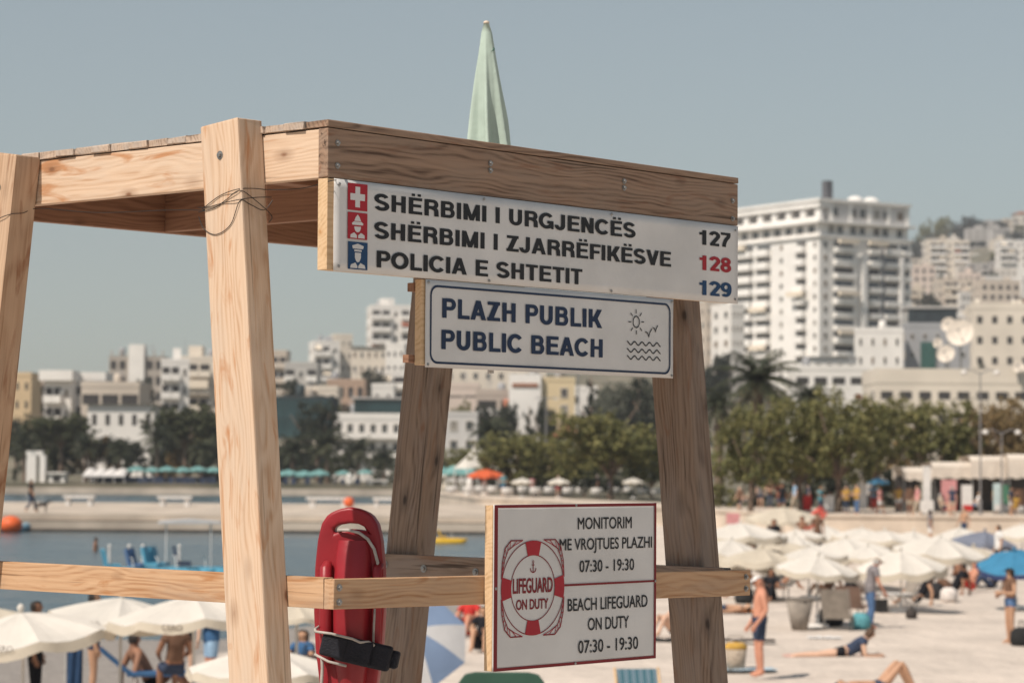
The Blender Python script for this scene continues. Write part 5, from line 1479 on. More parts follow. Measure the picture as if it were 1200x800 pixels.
def both(**kw):
    d = {}
    for k, v in kw.items(): d[k + 'L'] = v; d[k + 'R'] = (v[0], -v[1], v[2])
    return d
RAD = dict(pelvis=.115, waist=.112, chest=.128, upper=.105, neck=.052, skull=.098, crown=.078, hip=.092, knee=.056, ankle=.036, toe=.032, sho=.062, elb=.043, wri=.029)
def make_body(name, p, fwd=None, fat=1.0, female=False):
    """one continuous skinned figure; returns the mesh and, per vertex, which bone it belongs to"""
    names = ['pelvis', 'waist', 'chest', 'upper', 'neck', 'skull', 'crown']
    vs = [p[n] for n in names]; rad = [RAD[n] * (fat if n in ('pelvis', 'waist', 'chest') else 1) for n in names]
    es = [(i, i + 1) for i in range(6)]; en = ['pel', 'tor', 'tor', 'nek', 'hed', 'hed']
    def addv(v, r): vs.append(v); rad.append(r); return len(vs) - 1
    up = (p['crown'] - p['neck']).normalized()
    for s in 'LR':
        sg = 1 if s == 'L' else -1
        h = addv(p['hip' + s], RAD['hip']); k = addv(p['knee' + s], RAD['knee']); a = addv(p['ankle' + s], RAD['ankle'])
        th = addv(p['hip' + s].lerp(p['knee' + s], .45), .076); cf = addv(p['knee' + s].lerp(p['ankle' + s], .32) , .056)
        hl = addv(p['ankle' + s] + (p['ankle' + s] - p['toe' + s]) * .25 - Vector((0, 0, .03)), .03)
        t = addv(p['toe' + s], RAD['toe'])
        es += [(0, h), (h, th), (th, k), (k, cf), (cf, a), (a, t), (a, hl)]; en += ['pel', 'thi', 'thi', 'shi', 'shi', 'fot', 'fot']
        sh = addv(p['sho' + s], RAD['sho']); e = addv(p['elb' + s], RAD['elb']); w = addv(p['wri' + s], RAD['wri'])
        fa = addv(p['elb' + s].lerp(p['wri' + s], .3), .041)
        es += [(3, sh), (sh, e), (e, fa), (fa, w)]; en += ['tor', 'uar', 'far', 'far']
        dr = (p['wri' + s] - p['elb' + s]).normalized()
        sd = dr.cross(Vector((0, sg, 0)));  sd = sd.normalized() if sd.length > .1 else Vector((1, 0, 0))
        pm = addv(p['wri' + s] + dr * .07, .030)
        es.append((w, pm)); en.append('han')
        inw = Vector((0, -sg, 0))
        for i_, (o_, l_) in enumerate(((-.030, .062), (-.010, .078), (.011, .074), (.030, .058))):
            b_ = addv(p['wri' + s] + dr * .10 + sd * o_, .0105); f1 = addv(vs[b_] + dr * l_ * .55 + inw * .008, .0092); f2 = addv(vs[f1] + (dr * .75 + inw * .5).normalized() * l_ * .5, .008)
            es += [(pm, b_), (b_, f1), (f1, f2)]; en += ['han'] * 3
        t1 = addv(p['wri' + s] + dr * .04 + sd * .040, .012); t2 = addv(vs[t1] + (dr * .8 + sd * .6).normalized() * .045, .010)
        es += [(w, t1), (t1, t2)]; en += ['han'] * 2
    me = bpy.data.meshes.new(name + '_cage'); me.from_pydata([tuple(v) for v in vs], es, [])
    o = bpy.data.objects.new('cage', me); COL.objects.link(o)
    o.modifiers.new('skin', 'SKIN').use_smooth_shade = True
    sv = me.skin_vertices[0].data
    for i, r in enumerate(rad): sv[i].radius = (r, r); sv[i].use_root = (i == 0)
    sb = o.modifiers.new('sub', 'SUBSURF'); sb.levels = 2; sb.render_levels = 2
    bpy.context.view_layer.update()
    out = bpy.data.meshes.new_from_object(o.evaluated_get(bpy.context.evaluated_depsgraph_get()))
    bpy.data.objects.remove(o)
    out.name = 'body'
    N = len(out.vertices)
    co = np.zeros(N * 3); out.vertices.foreach_get('co', co); co = co.reshape(-1, 3)
    A = np.array([vs[a] for a, b in es]); B_ = np.array([vs[b] for a, b in es]); D = B_ - A
    rr_ = np.array([(rad[a] + rad[b]) / 2 for a, b in es])
    t = np.clip(((co[:, None] - A) * D).sum(2) / (D * D).sum(1), 0, 1)
    dist = np.linalg.norm(co[:, None] - (A + t[..., None] * D), axis=2) - rr_ * .9
    bi = dist.argmin(1); bt = t[np.arange(N), bi]
    bone = np.array([en[i] for i in bi])
    # distance along whole limb for the cuts
    thi_t = np.zeros(N); shi_t = np.zeros(N); uar_t = np.zeros(N)
    for s in 'LR':
        for nm, a, b, arr in (('thi', 'hip', 'knee', thi_t), ('shi', 'knee', 'ankle', shi_t), ('uar', 'sho', 'elb', uar_t)):
            a_, b_ = np.array(p[a + s]), np.array(p[b + s])
            tt = ((co - a_) @ (b_ - a_)) / ((b_ - a_) @ (b_ - a_))
            near = np.linalg.norm(co - (a_ + np.clip(tt, 0, 1)[:, None] * (b_ - a_)), axis=1) < .14
            sel = (bone == nm) & near
            arr[sel] = tt[sel]
    # face: nose, brow, chin, eye hollows
    f = Vector(fwd) if fwd else Vector((1, 0, 0))
    f = (f - up * f.dot(up)).normalized(); sdv = up.cross(f)
    hc = np.array(p['skull']); rel = co - hc
    fu, ff, fs_ = rel @ np.array(up), rel @ np.array(f), rel @ np.array(sdv)
    head = (bone == 'hed')
    fr = head & (ff > .03)
    bump = .022 * np.exp(-((fs_ / .016) ** 2 + ((fu + .012) / .026) ** 2)) + .008 * np.exp(-((fs_ / .03) ** 2 + ((fu + .085) / .02) ** 2))
    for sg in (-1, 1): bump -= .010 * np.exp(-(((fs_ - sg * .034) / .016) ** 2 + ((fu - .018) / .014) ** 2))
    co[fr] += bump[fr][:, None] * np.array(f)
    for sg in (-1, 1):
        ear = head & (np.abs(fs_ * sg - .09) < .03) & (np.abs(fu - .0) < .035) & (np.abs(ff) < .02)
        co[ear] += np.array(sdv) * sg * .014
    out.vertices.foreach_set('co', co.ravel()); out.update()
    info = dict(bone=bone, thi=thi_t, shi=shi_t, uar=uar_t, fu=fu, ff=ff, hc=p['skull'], up=up, f=f, sd=sdv, h=float(np.linalg.norm(co[:, 2].max() - 0)))
    return out, info
def shell(body, mask, off, name):
    """clothing: the masked skin faces lifted off the body, with a turned edge"""
    N = len(body.vertices)
    co = np.zeros(N * 3); body.vertices.foreach_get('co', co); co = co.reshape(-1, 3)
    no = np.zeros(N * 3); body.vertices.foreach_get('normal', no); no = no.reshape(-1, 3)
    fs = [tuple(pl.vertices) for pl in body.polygons if all(mask[v] for v in pl.vertices)]
    idx = {}
    vs = []
    for f in fs:
        for v in f:
            if v not in idx:
                idx[v] = len(vs); vs.append(tuple(co[v] + no[v] * (off[v] if hasattr(off, '__len__') else off)))
    me = bpy.data.meshes.new(name)
    me.from_pydata(vs, [], [tuple(idx[v] for v in f) for f in fs])
    me.polygons.foreach_set('use_smooth', [True] * len(fs)); me.update()
    return me
def garments(body, i):
    b = i['bone']; pel = (b == 'pel'); tor = b == 'tor'; thi = b == 'thi'; shi = b == 'shi'; hed = b == 'hed'
    g = {}
    g['shorts'] = shell(body, pel | (thi & (i['thi'] < .72)), .016, 'shorts')
    g['briefs'] = shell(body, pel | (thi & (i['thi'] < .16)), .008, 'swimwear')
    g['trousers'] = shell(body, pel | thi | (shi & (i['shi'] < .88)), .015, 'trousers')
    g['shirt'] = shell(body, tor | pel | ((b == 'uar') & (i['uar'] < .55)), .022, 'shirt')
    g['top'] = shell(body, tor, .014, 'top')
    hair = hed & ((i['fu'] > .050) | ((i['ff'] < .015) & (i['fu'] > -.075)))
    g['hair'] = shell(body, hair, .016, 'hair')
    g['longhair'] = shell(body, hed & ((i['fu'] > .055) | (i['ff'] < .035)) | ((b == 'nek') & (i['ff'] < .0)), .026, 'hair')
    g['cap'] = shell(body, hed & (i['fu'] > .036), .024, 'cap')
    return g
POSES = {}
def def_pose(name, p, fwd=None, fat=1.0):
    me, info = make_body(name, p, fwd, fat)
    POSES[name] = (me, info, garments(me, info), p)
def_pose('stand', pose())
def_pose('belly', pose(wriL=(.10, .24, .92), wriR=(.12, -.20, .90), elbL=(-.06, .25, 1.15), crown=(.03, 0, 1.69), skull=(.035, 0, 1.615), chest=(-.03, 0, 1.28), upper=(-.05, 0, 1.41), neck=(-.02, 0, 1.50)), fat=1.14)
def_pose('walk', pose(kneeL=(.16, .10, .52), ankleL=(.22, .10, .10), toeL=(.37, .11, .06), kneeR=(.03, -.10, .50), ankleR=(-.26, -.10, .15), toeR=(-.13, -.11, .04), elbL=(-.12, .24, 1.16), wriL=(-.04, .27, .93), elbR=(.05, -.24, 1.15), wriR=(.20, -.24, .97)))
def_pose('stoop', pose(waist=(.02, 0, 1.09), chest=(.06, 0, 1.26), upper=(.095, 0, 1.38), neck=(.14, 0, 1.46), skull=(.20, 0, 1.565), crown=(.215, 0, 1.64), shoL=(.09, .175, 1.385), shoR=(.09, -.175, 1.385), elbL=(.09, .25, 1.11), wriL=(.20, .25, .88), elbR=(.12, -.25, 1.11), wriR=(.26, -.24, .90), kneeL=(.08, .105, .5), kneeR=(.02, -.105, .5)))
def_pose('arms', pose(elbL=(.02, .26, 1.15), wriL=(.24, .06, 1.16), elbR=(.02, -.26, 1.15), wriR=(.26, -.08, 1.10)))
def_pose('phone', pose(elbL=(.03, .23, 1.14), wriL=(.24, .14, 1.30), elbR=(-.04, -.25, 1.14), skull=(.03, 0, 1.62), crown=(.045, 0, 1.69)))
def sit_pose(lean=.12, kh=.46, **kw):
    d = dict(pelvis=(0, 0, .13), waist=(-lean * .25, 0, .29), chest=(-lean * .6, 0, .47), upper=(-lean * .9, 0, .60), neck=(-lean, 0, .69), skull=(-lean + .025, 0, .81), crown=(-lean + .025, 0, .885))
    d.update(both(hip=(.02, .10, .12), knee=(.36, .13, kh), ankle=(.55, .13, .085), toe=(.69, .14, .035), sho=(-lean * .9, .175, .61), elb=(.10, .24, .42), wri=(.30, .15, .44)))
    d.update(kw)
    return pose(**d)
def_pose('sit', sit_pose())
def_pose('sitback', sit_pose(.30, .40, **both(elb=(-.38, .26, .34), wri=(-.36, .30, .10))))
def_pose('chairsit', pose(pelvis=(0, 0, .52), waist=(-.05, 0, .68), chest=(-.10, 0, .86), upper=(-.15, 0, .99), neck=(-.16, 0, 1.08), skull=(-.13, 0, 1.20), crown=(-.125, 0, 1.275), **both(hip=(.02, .10, .51), knee=(.42, .12, .53), ankle=(.46, .12, .085), toe=(.60, .13, .03), sho=(-.15, .175, 1.0), elb=(-.02, .25, .76), wri=(.22, .18, .68))))
def_pose('prop', pose(pelvis=(0, 0, .13), waist=(.15, 0, .15), chest=(.32, 0, .24), upper=(.44, 0, .34), neck=(.52, 0, .41), skull=(.60, 0, .50), crown=(.63, 0, .57), **both(hip=(-.04, .095, .12), knee=(-.45, .12, .075), ankle=(-.85, .12, .07), toe=(-.98, .13, .03), sho=(.42, .17, .33), elb=(.46, .23, .06), wri=(.70, .16, .06))), fwd=(1, 0, 0))
def_pose('kneesup', pose(pelvis=(0, 0, .12), waist=(-.16, 0, .115), chest=(-.34, 0, .13), upper=(-.47, 0, .13), neck=(-.56, 0, .13), skull=(-.68, 0, .14), crown=(-.755, 0, .15), **both(hip=(.03, .10, .12), knee=(.36, .13, .52), ankle=(.58, .14, .085), toe=(.71, .15, .035), sho=(-.47, .175, .12), elb=(-.25, .27, .08), wri=(-.02, .28, .06))), fwd=(0, 0, 1))
def_pose('lie', pose(pelvis=(0, 0, .12), waist=(-.16, 0, .115), chest=(-.34, 0, .13), upper=(-.47, 0, .13), neck=(-.56, 0, .13), skull=(-.68, 0, .15), crown=(-.755, 0, .16), **both(hip=(.03, .10, .11), knee=(.45, .12, .10), ankle=(.85, .12, .07), toe=(.93, .14, .15), sho=(-.47, .175, .12), elb=(-.25, .27, .08), wri=(-.02, .28, .06))), fwd=(0, 0, 1))
def person(label, at, face, ps='stand', h=1.72, skin='tan', hair='dark', parts=(), longh=False, cap=None, group=None, eyes=False):
    """face: compass of the look in degrees, 0 = away from the camera, 90 = to the right, 180 = to the camera"""
    me, info, g, p = POSES[ps]
    o = thing('person', label, 'person', at, R(90 - face), group)
    k = h / 1.78
    o.scale = (k, k, k)
    b = link('body', me, o, SKIN[skin])
    if not me.materials: me.materials.append(SKIN[skin])
    for nm, c in parts:
        m = CL[c]
        link(g[nm].name.split('.')[0], g[nm], o, m)
    if cap:
        link('cap', g['cap'], o, CL[cap])
        hc, up, f, sd = info['hc'], info['up'], info['f'], info['sd']
        mb = MB()
        vs = []
        for t_ in range(9):
            a = R(-72 + 18 * t_)
            vs.append(hc + up * .046 + f * (.088 * math.cos(a)) + sd * (.088 * math.sin(a)))
            vs.append(hc + up * .036 + f * (.185 * math.cos(a * .9)) + sd * (.10 * math.sin(a)))
        vs += [v + up * .006 for v in vs]
        fs = [(2 * i, 2 * i + 1, 2 * i + 3, 2 * i + 2) for i in range(8)] + [(18 + 2 * i, 20 + 2 * i, 21 + 2 * i, 19 + 2 * i) for i in range(8)] + [(2 * i + 1, 2 * i + 19, 2 * i + 21, 2 * i + 3) for i in range(8)]
        mb.add(vs, fs); mb.build('cap_visor', CL[cap], o)
    if hair: link('hair', g['longhair' if longh else 'hair'], o, HAIR[hair])
    if eyes:
        hc, up, f, sd = info['hc'], info['up'], info['f'], info['sd']
        for sg in (-1, 1):
            c = hc + up * .018 + f * .083 + sd * sg * .034
            e = MB().lathe([(.001, -.009), (.007, -.006), (.010, 0), (.007, .006), (.001, .009)], 8, c).build('eye', M_EYE, o, True)
    return o
def gz(px, py): return G(px, py, 0.0)
# beach people near the front
person('man in a white cap and navy shorts standing bare chested, facing left', gz(890, 793), 262, 'belly', 1.80, 'red', None, (('shorts', 'navy'),), cap='white', eyes=True)
pman = person('man in a grey shirt, jeans and tan cap stooping with a bag', gz(1019, 737), 75, 'stoop', 1.68, 'red', 'grey', (('trousers', 'denim'), ('shirt', 'grey')), cap='tan', eyes=True)
person('woman in a dark cap, brown top and blue shorts at the right edge', gz(1184, 754), 255, 'arms', 1.60, 'tan', 'dark', (('briefs', 'denim'), ('top', 'brown')), True, cap='black', eyes=True)
person('sunbather in black and blue swimwear lying propped on both elbows', gz(985, 771), 90, 'prop', 1.70, 'fair', 'brown', (('briefs', 'black'), ('top', 'navy')), True, eyes=True)
person('sunbather lying at the bottom edge with both knees drawn up', gz(1030, 812), 78, 'kneesup', 1.70, 'tan', 'dark', (('briefs', 'navy'),), eyes=True)
person('dark haired person sitting bare chested beside the dark beach bags', gz(1139, 692), 250, 'sit', 1.65, 'red', 'dark', (('shorts', 'red'),), eyes=True)
person('person in dark clothes lying back below the middle white umbrellas', gz(1118, 696), 300, 'sitback', 1.75, 'brown', 'dark', (('shirt', 'black'), ('trousers', 'brown')), eyes=True)
person('person in a black top reclining under the umbrella behind the stooping man', gz(1076, 708), 280, 'sitback', 1.7, 'tan', 'dark', (('briefs', 'black'), ('top', 'black')), eyes=True)
person('person in dark clothes lying by the blue umbrella', gz(1163, 690), 270, 'sitback', 1.7, 'tan', 'dark', (('shirt', 'black'), ('trousers', 'navy')))
person('person lying near the right leg of the tower on an orange towel', gz(846, 718), 270, 'lie', 1.7, 'tan', 'dark', (('briefs', 'navy'),))
person('bather lying between the lifeguard sign and the right leg', gz(792, 745), 240, 'sit', 1.7, 'fair', 'dark', (('briefs', 'black'),))
person('person in a red shirt seated left of the lifeguard sign', gz(549, 745), 200, 'sit', 1.75, 'red', 'brown', (('shirt', 'red'), ('shorts', 'black')))
person('person in black seated just beside the lifeguard sign edge', gz(566, 762), 190, 'sit', 1.7, 'tan', 'dark', (('shirt', 'black'), ('shorts', 'black')))
for k_, (px, py, ps, sk, pt, lb) in enumerate(((903, 704, 'sit', 'brown', (('shirt', 'black'), ('trousers', 'black')), 'person in black seated under the umbrella just behind the cap man'), (868, 700, 'sitback', 'tan', (('briefs', 'black'),), 'bather leaning back beside the rail end of the tower'), (1122, 676, 'sit', 'brown', (('shirt', 'navy'),), 'person in a navy shirt seated beyond the group in dark clothes'),
        (1090, 690, 'sit', 'tan', (('briefs', 'black'), ('top', 'black')), 'bather in a black top seated between the two umbrellas behind the stooping man'), (1000, 712, 'sit', 'brown', (('shirt', 'black'),), 'dark clothed person seated in the shade of the foremost umbrella'), (915, 690, 'kneesup', 'brown', (('briefs', 'navy'),), 'bather with raised knees behind the grey bin'), (968, 700, 'sitback', 'tan', (('shirt', 'brown'),), 'person in a brown shirt leaning back in the umbrella shade'),
        (1056, 672, 'sit', 'brown', (('shirt', 'red'),), 'person in a red shirt seated between the far rows'), (880, 664, 'sit', 'brown', (('shirt', 'black'),), 'person in black seated below the pink notice board'), (1010, 660, 'sitback', 'brown', (('briefs', 'black'),), 'dark skinned bather leaning back in the far rows'), (1170, 672, 'stand', 'tan', (('shorts', 'black'), ('shirt', 'white')), 'person in a white shirt standing beside the tilted blue umbrella'), (958, 648, 'stand', 'brown', (('trousers', 'black'), ('shirt', 'brown')), 'person in a brown shirt standing near the red air bed'), (1090, 640, 'stand', 'tan', (('shorts', 'white'), ('shirt', 'grey')), 'person in white shorts standing by the sea wall'), (1130, 637, 'walk', 'tan', (('shorts', 'navy'),), 'bather in navy shorts walking by the sea wall'))):
    person(lb, gz(px, py), (200, 240, 170, 260, 190, 90, 230)[k_ % 7], ps, 1.68, sk, 'dark', pt, k_ % 2 == 0)
person('dark haired person seated among the far white umbrellas', gz(929, 668), 200, 'sit', 1.7, 'tan', 'dark', (('shirt', 'black'),))
person('person with a red top seated between two white umbrellas', gz(983, 662), 200, 'sit', 1.7, 'brown', 'dark', (('shirt', 'red'),))
person('dark figure standing between the white umbrellas near the wall', gz(907, 662), 180, 'stand', 1.7, 'brown', 'dark', (('trousers', 'black'), ('shirt', 'black')))
person('bather standing in brown shorts behind the rows of umbrellas', gz(940, 655), 180, 'stand', 1.7, 'brown', 'dark', (('shorts', 'brown'),))
# left group by the water
person('bather in navy swimwear standing under the nearest left umbrella', gz(108, 826), 80, 'stand', 1.75, 'tan', 'dark', (('briefs', 'navy'),))
person('brown backed bather seated on a chair under the left umbrellas', gz(178, 812), 60, 'sitback', 1.9, 'brown', 'dark', (('briefs', 'black'),))
person('dark haired person seated in navy near the thin umbrella pole', gz(203, 822), 340, 'chairsit', 1.75, 'brown', 'dark', (('shorts', 'navy'), ('top', 'brown')), True)
person('pale bather standing between seated people under the left umbrellas', gz(218, 806), 200, 'stand', 1.55, 'fair', 'fair', (('briefs', 'black'),))
person('man in a blue shirt and light blue shorts standing with folded arms', gz(247, 818), 250, 'arms', 1.80, 'red', 'dark', (('shirt', 'blue'), ('shorts', 'sky')))
person('dark haired child in a blue top between the leg and the rescue buoy', gz(352, 797), 200, 'sit', 1.65, 'tan', 'dark', (('shirt', 'blue'),), True)
person('person in dark clothes standing left of the navy towel', gz(40, 838), 90, 'stand', 1.7, 'brown', 'dark', (('trousers', 'black'), ('top', 'black')))
person('bather in the sea up to the chest near the blue pedal boats', Vector((*G(112, 645, SEA).xy, -1.45)), 90, 'stand', 1.7, 'brown', 'dark')
pp = P(36, 597, 145)
person('person in a dark shirt walking along the pier by the left leg', Vector((pp.x, pp.y, .56)), 100, 'walk', 1.9, 'tan', 'dark', (('trousers', 'navy'), ('shirt', 'black')))
# strollers on the promenade: every one with its own clothes
tops = ['white', 'red', 'black', 'teal', 'mustard', 'pink', 'grey', 'navy', 'beige', 'sky', 'brown', 'black', 'white', 'grey', 'navy']
bots = ['black', 'denim', 'white', 'beige', 'navy', 'grey', 'red']
rr = random.Random(77)
usedp = set()
WHERE = [('under the round trees beside the tower', 578, 770, 12, 199, 589), ('behind the far white umbrellas', 862, 1040, 17, 143, 606), ('before the white awnings', 1050, 1198, 13, 141, 606)]
for wh, a, b_, n_, d, yb in WHERE:
    for k in range(n_):
        px = lerp(a, b_, (k + rr.uniform(.15, .85)) / n_)
        dd = d + rr.uniform(-4, 17)
        for _ in range(200):
            t_, bt = rr.choice(tops), rr.choice(bots)
            if (t_, bt, wh) not in usedp and t_ != bt: break
        usedp.add((t_, bt, wh))
        c = P(px, yb, dd)
        z = max(.82, hill(c.x, c.y) + .05) if c.y < front(c.x) + 28 else hill(c.x, c.y)
        lng = rr.random() < .4
        bn = rr.choice(('shorts', 'trousers'))
        lab = 'stroller in a %s shirt and %s %s %s' % (t_, bt, bn, wh)
        person(lab, (c.x, max(c.y, front(c.x) + .6), .83), rr.choice((90, 270, 80, 260, 180, 120, 240, 0)), rr.choice(('stand', 'walk', 'walk', 'arms', 'phone', 'chairsit')), rr.uniform(1.5, 1.84), rr.choice(('tan', 'brown', 'fair')), rr.choice(('dark', 'dark', 'brown', 'grey', 'fair')), ((bn, bt), ('shirt', t_)), lng, None, 'people strolling on the promenade')

# ------------------------------------------------------------------ umbrellas
M_UMB = mat('umbrella_cloth', (.72, .68, .62), .9, .09, 2.0, .7, 4, .1, transl=.22)
M_UMB2 = mat('umbrella_cream', (.62, .555, .455), .9, .10, 2.0, .7, 4, .1, transl=.22)
M_POLE = mat('umbrella_pole', (.55, .53, .50), .4, .1)
M_BASE = mat('umbrella_base', (.68, .65, .62), .7, .1)
M_PRINT = mat('faded_print', (.16, .13, .11), .9, .2)
def canopy(Rr, rise, n=8, val=.0, sag=.06, ang0=0.0):
    mb = MB(); vs = [(0, 0, rise)]; fs = []
    rings = 5; per = n * 4
    for r_ in range(1, rings + 1):
        t = r_ / rings
        for k in range(per):
            a = 2 * math.pi * k / per + ang0
            u = (k % 4) / 4
            ch = math.cos(math.pi / n) / math.cos(math.pi / n - u * 2 * math.pi / n) 
            rad = Rr * t * ch
            z = rise * (1 - t) ** 1.0 + rise * .10 * math.sin(math.pi * t) - sag * t * math.sin(math.pi * u) * .6
            vs.append((rad * math.cos(a), rad * math.sin(a), z))
    for k in range(per): fs.append((0, 1 + k, 1 + (k + 1) % per))
    for r_ in range(rings - 1):
        for k in range(per):
            a, b = 1 + r_ * per + k, 1 + r_ * per + (k + 1) % per
            fs.append((a, a + per, b + per, b))
    c = MB().add(vs, fs).mesh('canopy', False)
    v = None
    if val:
        o = 1 + (rings - 1) * per
        ring = [Vector(vs[o + k]) for k in range(per)]
        vv = []; ff = []
        for k in range(per + 0):
            p = ring[k]; out = Vector((p.x, p.y, 0)).normalized()
            vv += [p + out * .012, p + out * (.03 + .02 * math.sin(k * 1.7)) + Vector((0, 0, -val * (.86 + .14 * abs(math.sin(k * math.pi / 4)))))]
        for k in range(per):
            if k % 4 == 3 and val > .12 and False: continue
            a, b = 2 * k, 2 * ((k + 1) % per)
            ff.append((a, a + 1, b + 1, b))
        v = MB().add(vv, ff).mesh('valance', True)
    return c, v
CAN8 = canopy(1.0, .42, 8, .19, .16)
CAN6 = canopy(1.0, .34, 8, 0, .05)
def ribs_mesh(Rr, rise, n=8):
    mb = MB()
    for k in range(n):
        a = 2 * math.pi * k / n
        mb.tube([(0, 0, rise * .93), (Rr * .5 * math.cos(a), Rr * .5 * math.sin(a), rise * .52), (Rr * .98 * math.cos(a), Rr * .98 * math.sin(a), -.012)], .008, 5)
    return mb.mesh('ribs')
RIB8 = ribs_mesh(1, .42); RIB8.materials.append(M_POLE)
def umbrella(label, apex_px, apex_py, base, width, top=None, m=None, group='white umbrellas on the beach', val=True, tilt=(0, 0), m2=None, base_disc=True, rise=1.0, cat='umbrella', name='beach_umbrella', rz=None):
    """base: point on the sand; width in metres; apex height from the picture"""
    o = thing(name, label, cat, base, rnd.uniform(0, .8) if rz is None else rz, group)
    d = (Vector(base) - CAMP).dot(_fw)
    ah = P(apex_px, apex_py, d).z - base[2] if top is None else top
    Rr = width / 2
    k = Vector((Rr, Rr, Rr * rise))
    cz_ = ah - .42 * Rr * rise
    e = Euler((R(tilt[0]), R(tilt[1]), 0))
    def put(nm, me, mt, extra=None):
        c = link(nm, me, o)
        if not me.materials: me.materials.append(mt)
        elif me.materials[0] != mt: c.material_slots[0].link = 'OBJECT'; c.material_slots[0].material = mt
        c.location = (0, 0, cz_); c.scale = k; c.rotation_euler = e
        return c
    put('canopy', CAN8[0], m or M_UMB)
    put('ribs', RIB8, M_POLE)
    if val: put('valance', CAN8[1], m2 or (M_UMB2 if m in (None, M_UMB) else m))
    tp = Vector((0, 0, cz_)) + e.to_matrix() @ Vector((0, 0, .42 * Rr * rise))
    mb = MB(); mb.tube([(0, 0, -.2), (0, 0, cz_ * .8), tp], .022, 8); mb.build('pole', M_POLE, o)
    mb = MB(); mb.lathe([(.035, -.01), (.03, .02), (.05, .05), (.035, .09), (.005, .11)], 10, tp); mb.build('finial', m or M_UMB, o, True)
    if base_disc:
        mb = MB(); mb.lathe([(.27, .0), (.27, .05), (.22, .08), (.05, .10), (.045, .3)], 16); mb.build('base', M_BASE, o, True)
    return o
def U(label, px, py, w_px, d, **kw):
    b = P(px, py, d); b.z = 0
    kw.setdefault('tilt', (rnd.uniform(-5, 5), rnd.uniform(-5, 5))); kw.setdefault('rise', rnd.uniform(.62, .88))
    return umbrella(label, px, py, b, 1.3 * w_px / F * d, **kw)
U('foremost white umbrella, left of the stooping man, with a white base disc', 958, 651, 76, 58, m=M_UMB)
U('white umbrella directly behind the stooping man in grey', 1056, 645, 82, 64)
U('white umbrella behind and right of the one over the stooping man', 1101, 629, 88, 78)
U('white umbrella above the head of the stooping man', 1037, 621, 76, 84)
U('white umbrella between the foremost one and the sea wall', 992, 630, 80, 76)
U('white umbrella behind the foremost one on its left', 948, 641, 74, 70)
U('cream white umbrella behind the man in the white cap', 893, 642, 80, 70, m=M_UMB2)
U('white umbrella against the right leg of the tower', 868, 612, 84, 82)
U('white umbrella low beside the right leg near the rail end', 856, 632, 74, 80)
U('small white umbrella near the red air bed', 934, 620, 54, 96)
U('cream umbrella peeping over the promenade wall', 918, 594, 68, 118, m=M_UMB2)
U('white umbrella at the right edge below the awnings', 1198, 614, 56, 100)
U('white umbrella left of the grey blue one', 1070, 622, 60, 92)
U('cream umbrella between the cap man and the foremost umbrella', 916, 634, 60, 84, m=M_UMB2)
U('white umbrella nearest the sea wall in the middle', 1010, 618, 56, 100)
M_UGREY = mat('umbrella_greyblue', (.20, .22, .28), .8, .1, transl=.15); M_UBLUE = mat('umbrella_blue', (.05, .22, .38), .8, .12, transl=.15); M_UNAVY = mat('umbrella_navy', (.04, .06, .15), .8)
U('grey blue umbrella at the right among the white ones', 1153, 622, 58, 88, m=M_UGREY, group=None)
U('tilted blue umbrella at the right edge above the woman in the cap', 1190, 645, 70, 66, m=M_UBLUE, m2=M_UNAVY, group=None, tilt=(10, -14))
U('white umbrella at the left of the row below the sea wall', 890, 625, 60, 92)
U('white umbrella between the grey blue one and the wall', 1125, 618, 56, 104)
U('white umbrella behind the cream one beside the cap man', 930, 626, 58, 88)
U('white umbrella in the second row beside the stooping man', 1018, 640, 66, 74)
U('cream umbrella above the seated bare chested person', 1140, 640, 60, 86, m=M_UMB2)
U('small white umbrella below the pink notice board', 848, 622, 50, 98)
U('white umbrella far back under the air bed', 968, 616, 50, 108)
GL = 'white umbrellas by the water on the left'
def UL(label, px, py, w, d, **kw):
    b = P(px, py, d); b.z = max(-.35, min(0, -.45 + (b.x - shore(b.y)) * .065))
    return umbrella(label, px, py, b, w, m=kw.pop('m', M_UMB), group=GL, base_disc=False, rise=.60, **kw)
LU = [UL('nearest left umbrella whose valance carries faded lettering, cut by the frame', 28, 717, 2.35, 33, tilt=(0, -8), rz=.35), UL('middle left umbrella with a pointed cap below the rail', 142, 700, 1.85, 34, rz=.1, tilt=(3, 4)), UL('left umbrella touching the front leg below the rail', 228, 697, 2.15, 33, rz=.25, tilt=(-2, -3)), UL('umbrella corner at the far left edge below the rail', -6, 712, 1.7, 36, m=M_UMB2)]
UL('cream umbrella top at the bottom behind the front leg', 312, 760, 1.6, 26)
UL('cream umbrella between the front leg and the rescue buoy', 348, 708, 1.2, 36, m=M_UMB2)
# faded lettering on the valances: short rows of worn characters that cannot be read any more, the first one begins CERO
def valance_text(root, s, ang, Rr, cz_, hgt=.085):
    c = bpy.data.curves.new('lettering', 'FONT'); c.body = s; c.size = hgt / .69; c.align_x = 'CENTER'; c.extrude = .001
    o = bpy.data.objects.new('tmp', c); COL.objects.link(o); bpy.context.view_layer.update()
    me = bpy.data.meshes.new_from_object(o.evaluated_get(bpy.context.evaluated_depsgraph_get())); bpy.data.objects.remove(o)
    me.materials.clear()
    t = link('lettering', me, root, M_PRINT)
    a = ang
    t.location = (math.cos(a) * Rr, math.sin(a) * Rr, cz_)
    t.rotation_euler = (R(90), 0, a + R(90))
    return t
for root, s, k in ((LU[0], 'CERO', 6), (LU[2], 'CERO', 6), (LU[0], 'CERO', 5), (LU[1], 'CERO', 6)):
    can_ = [c for c in root.children if c.name.startswith('canopy')][0]
    Rr = can_.scale.x
    a = 2 * math.pi * (k - .5) / 8
    valance_text(root, s, a, Rr * math.cos(math.pi / 8) + .045, can_.location.z - .105 * Rr, .07)
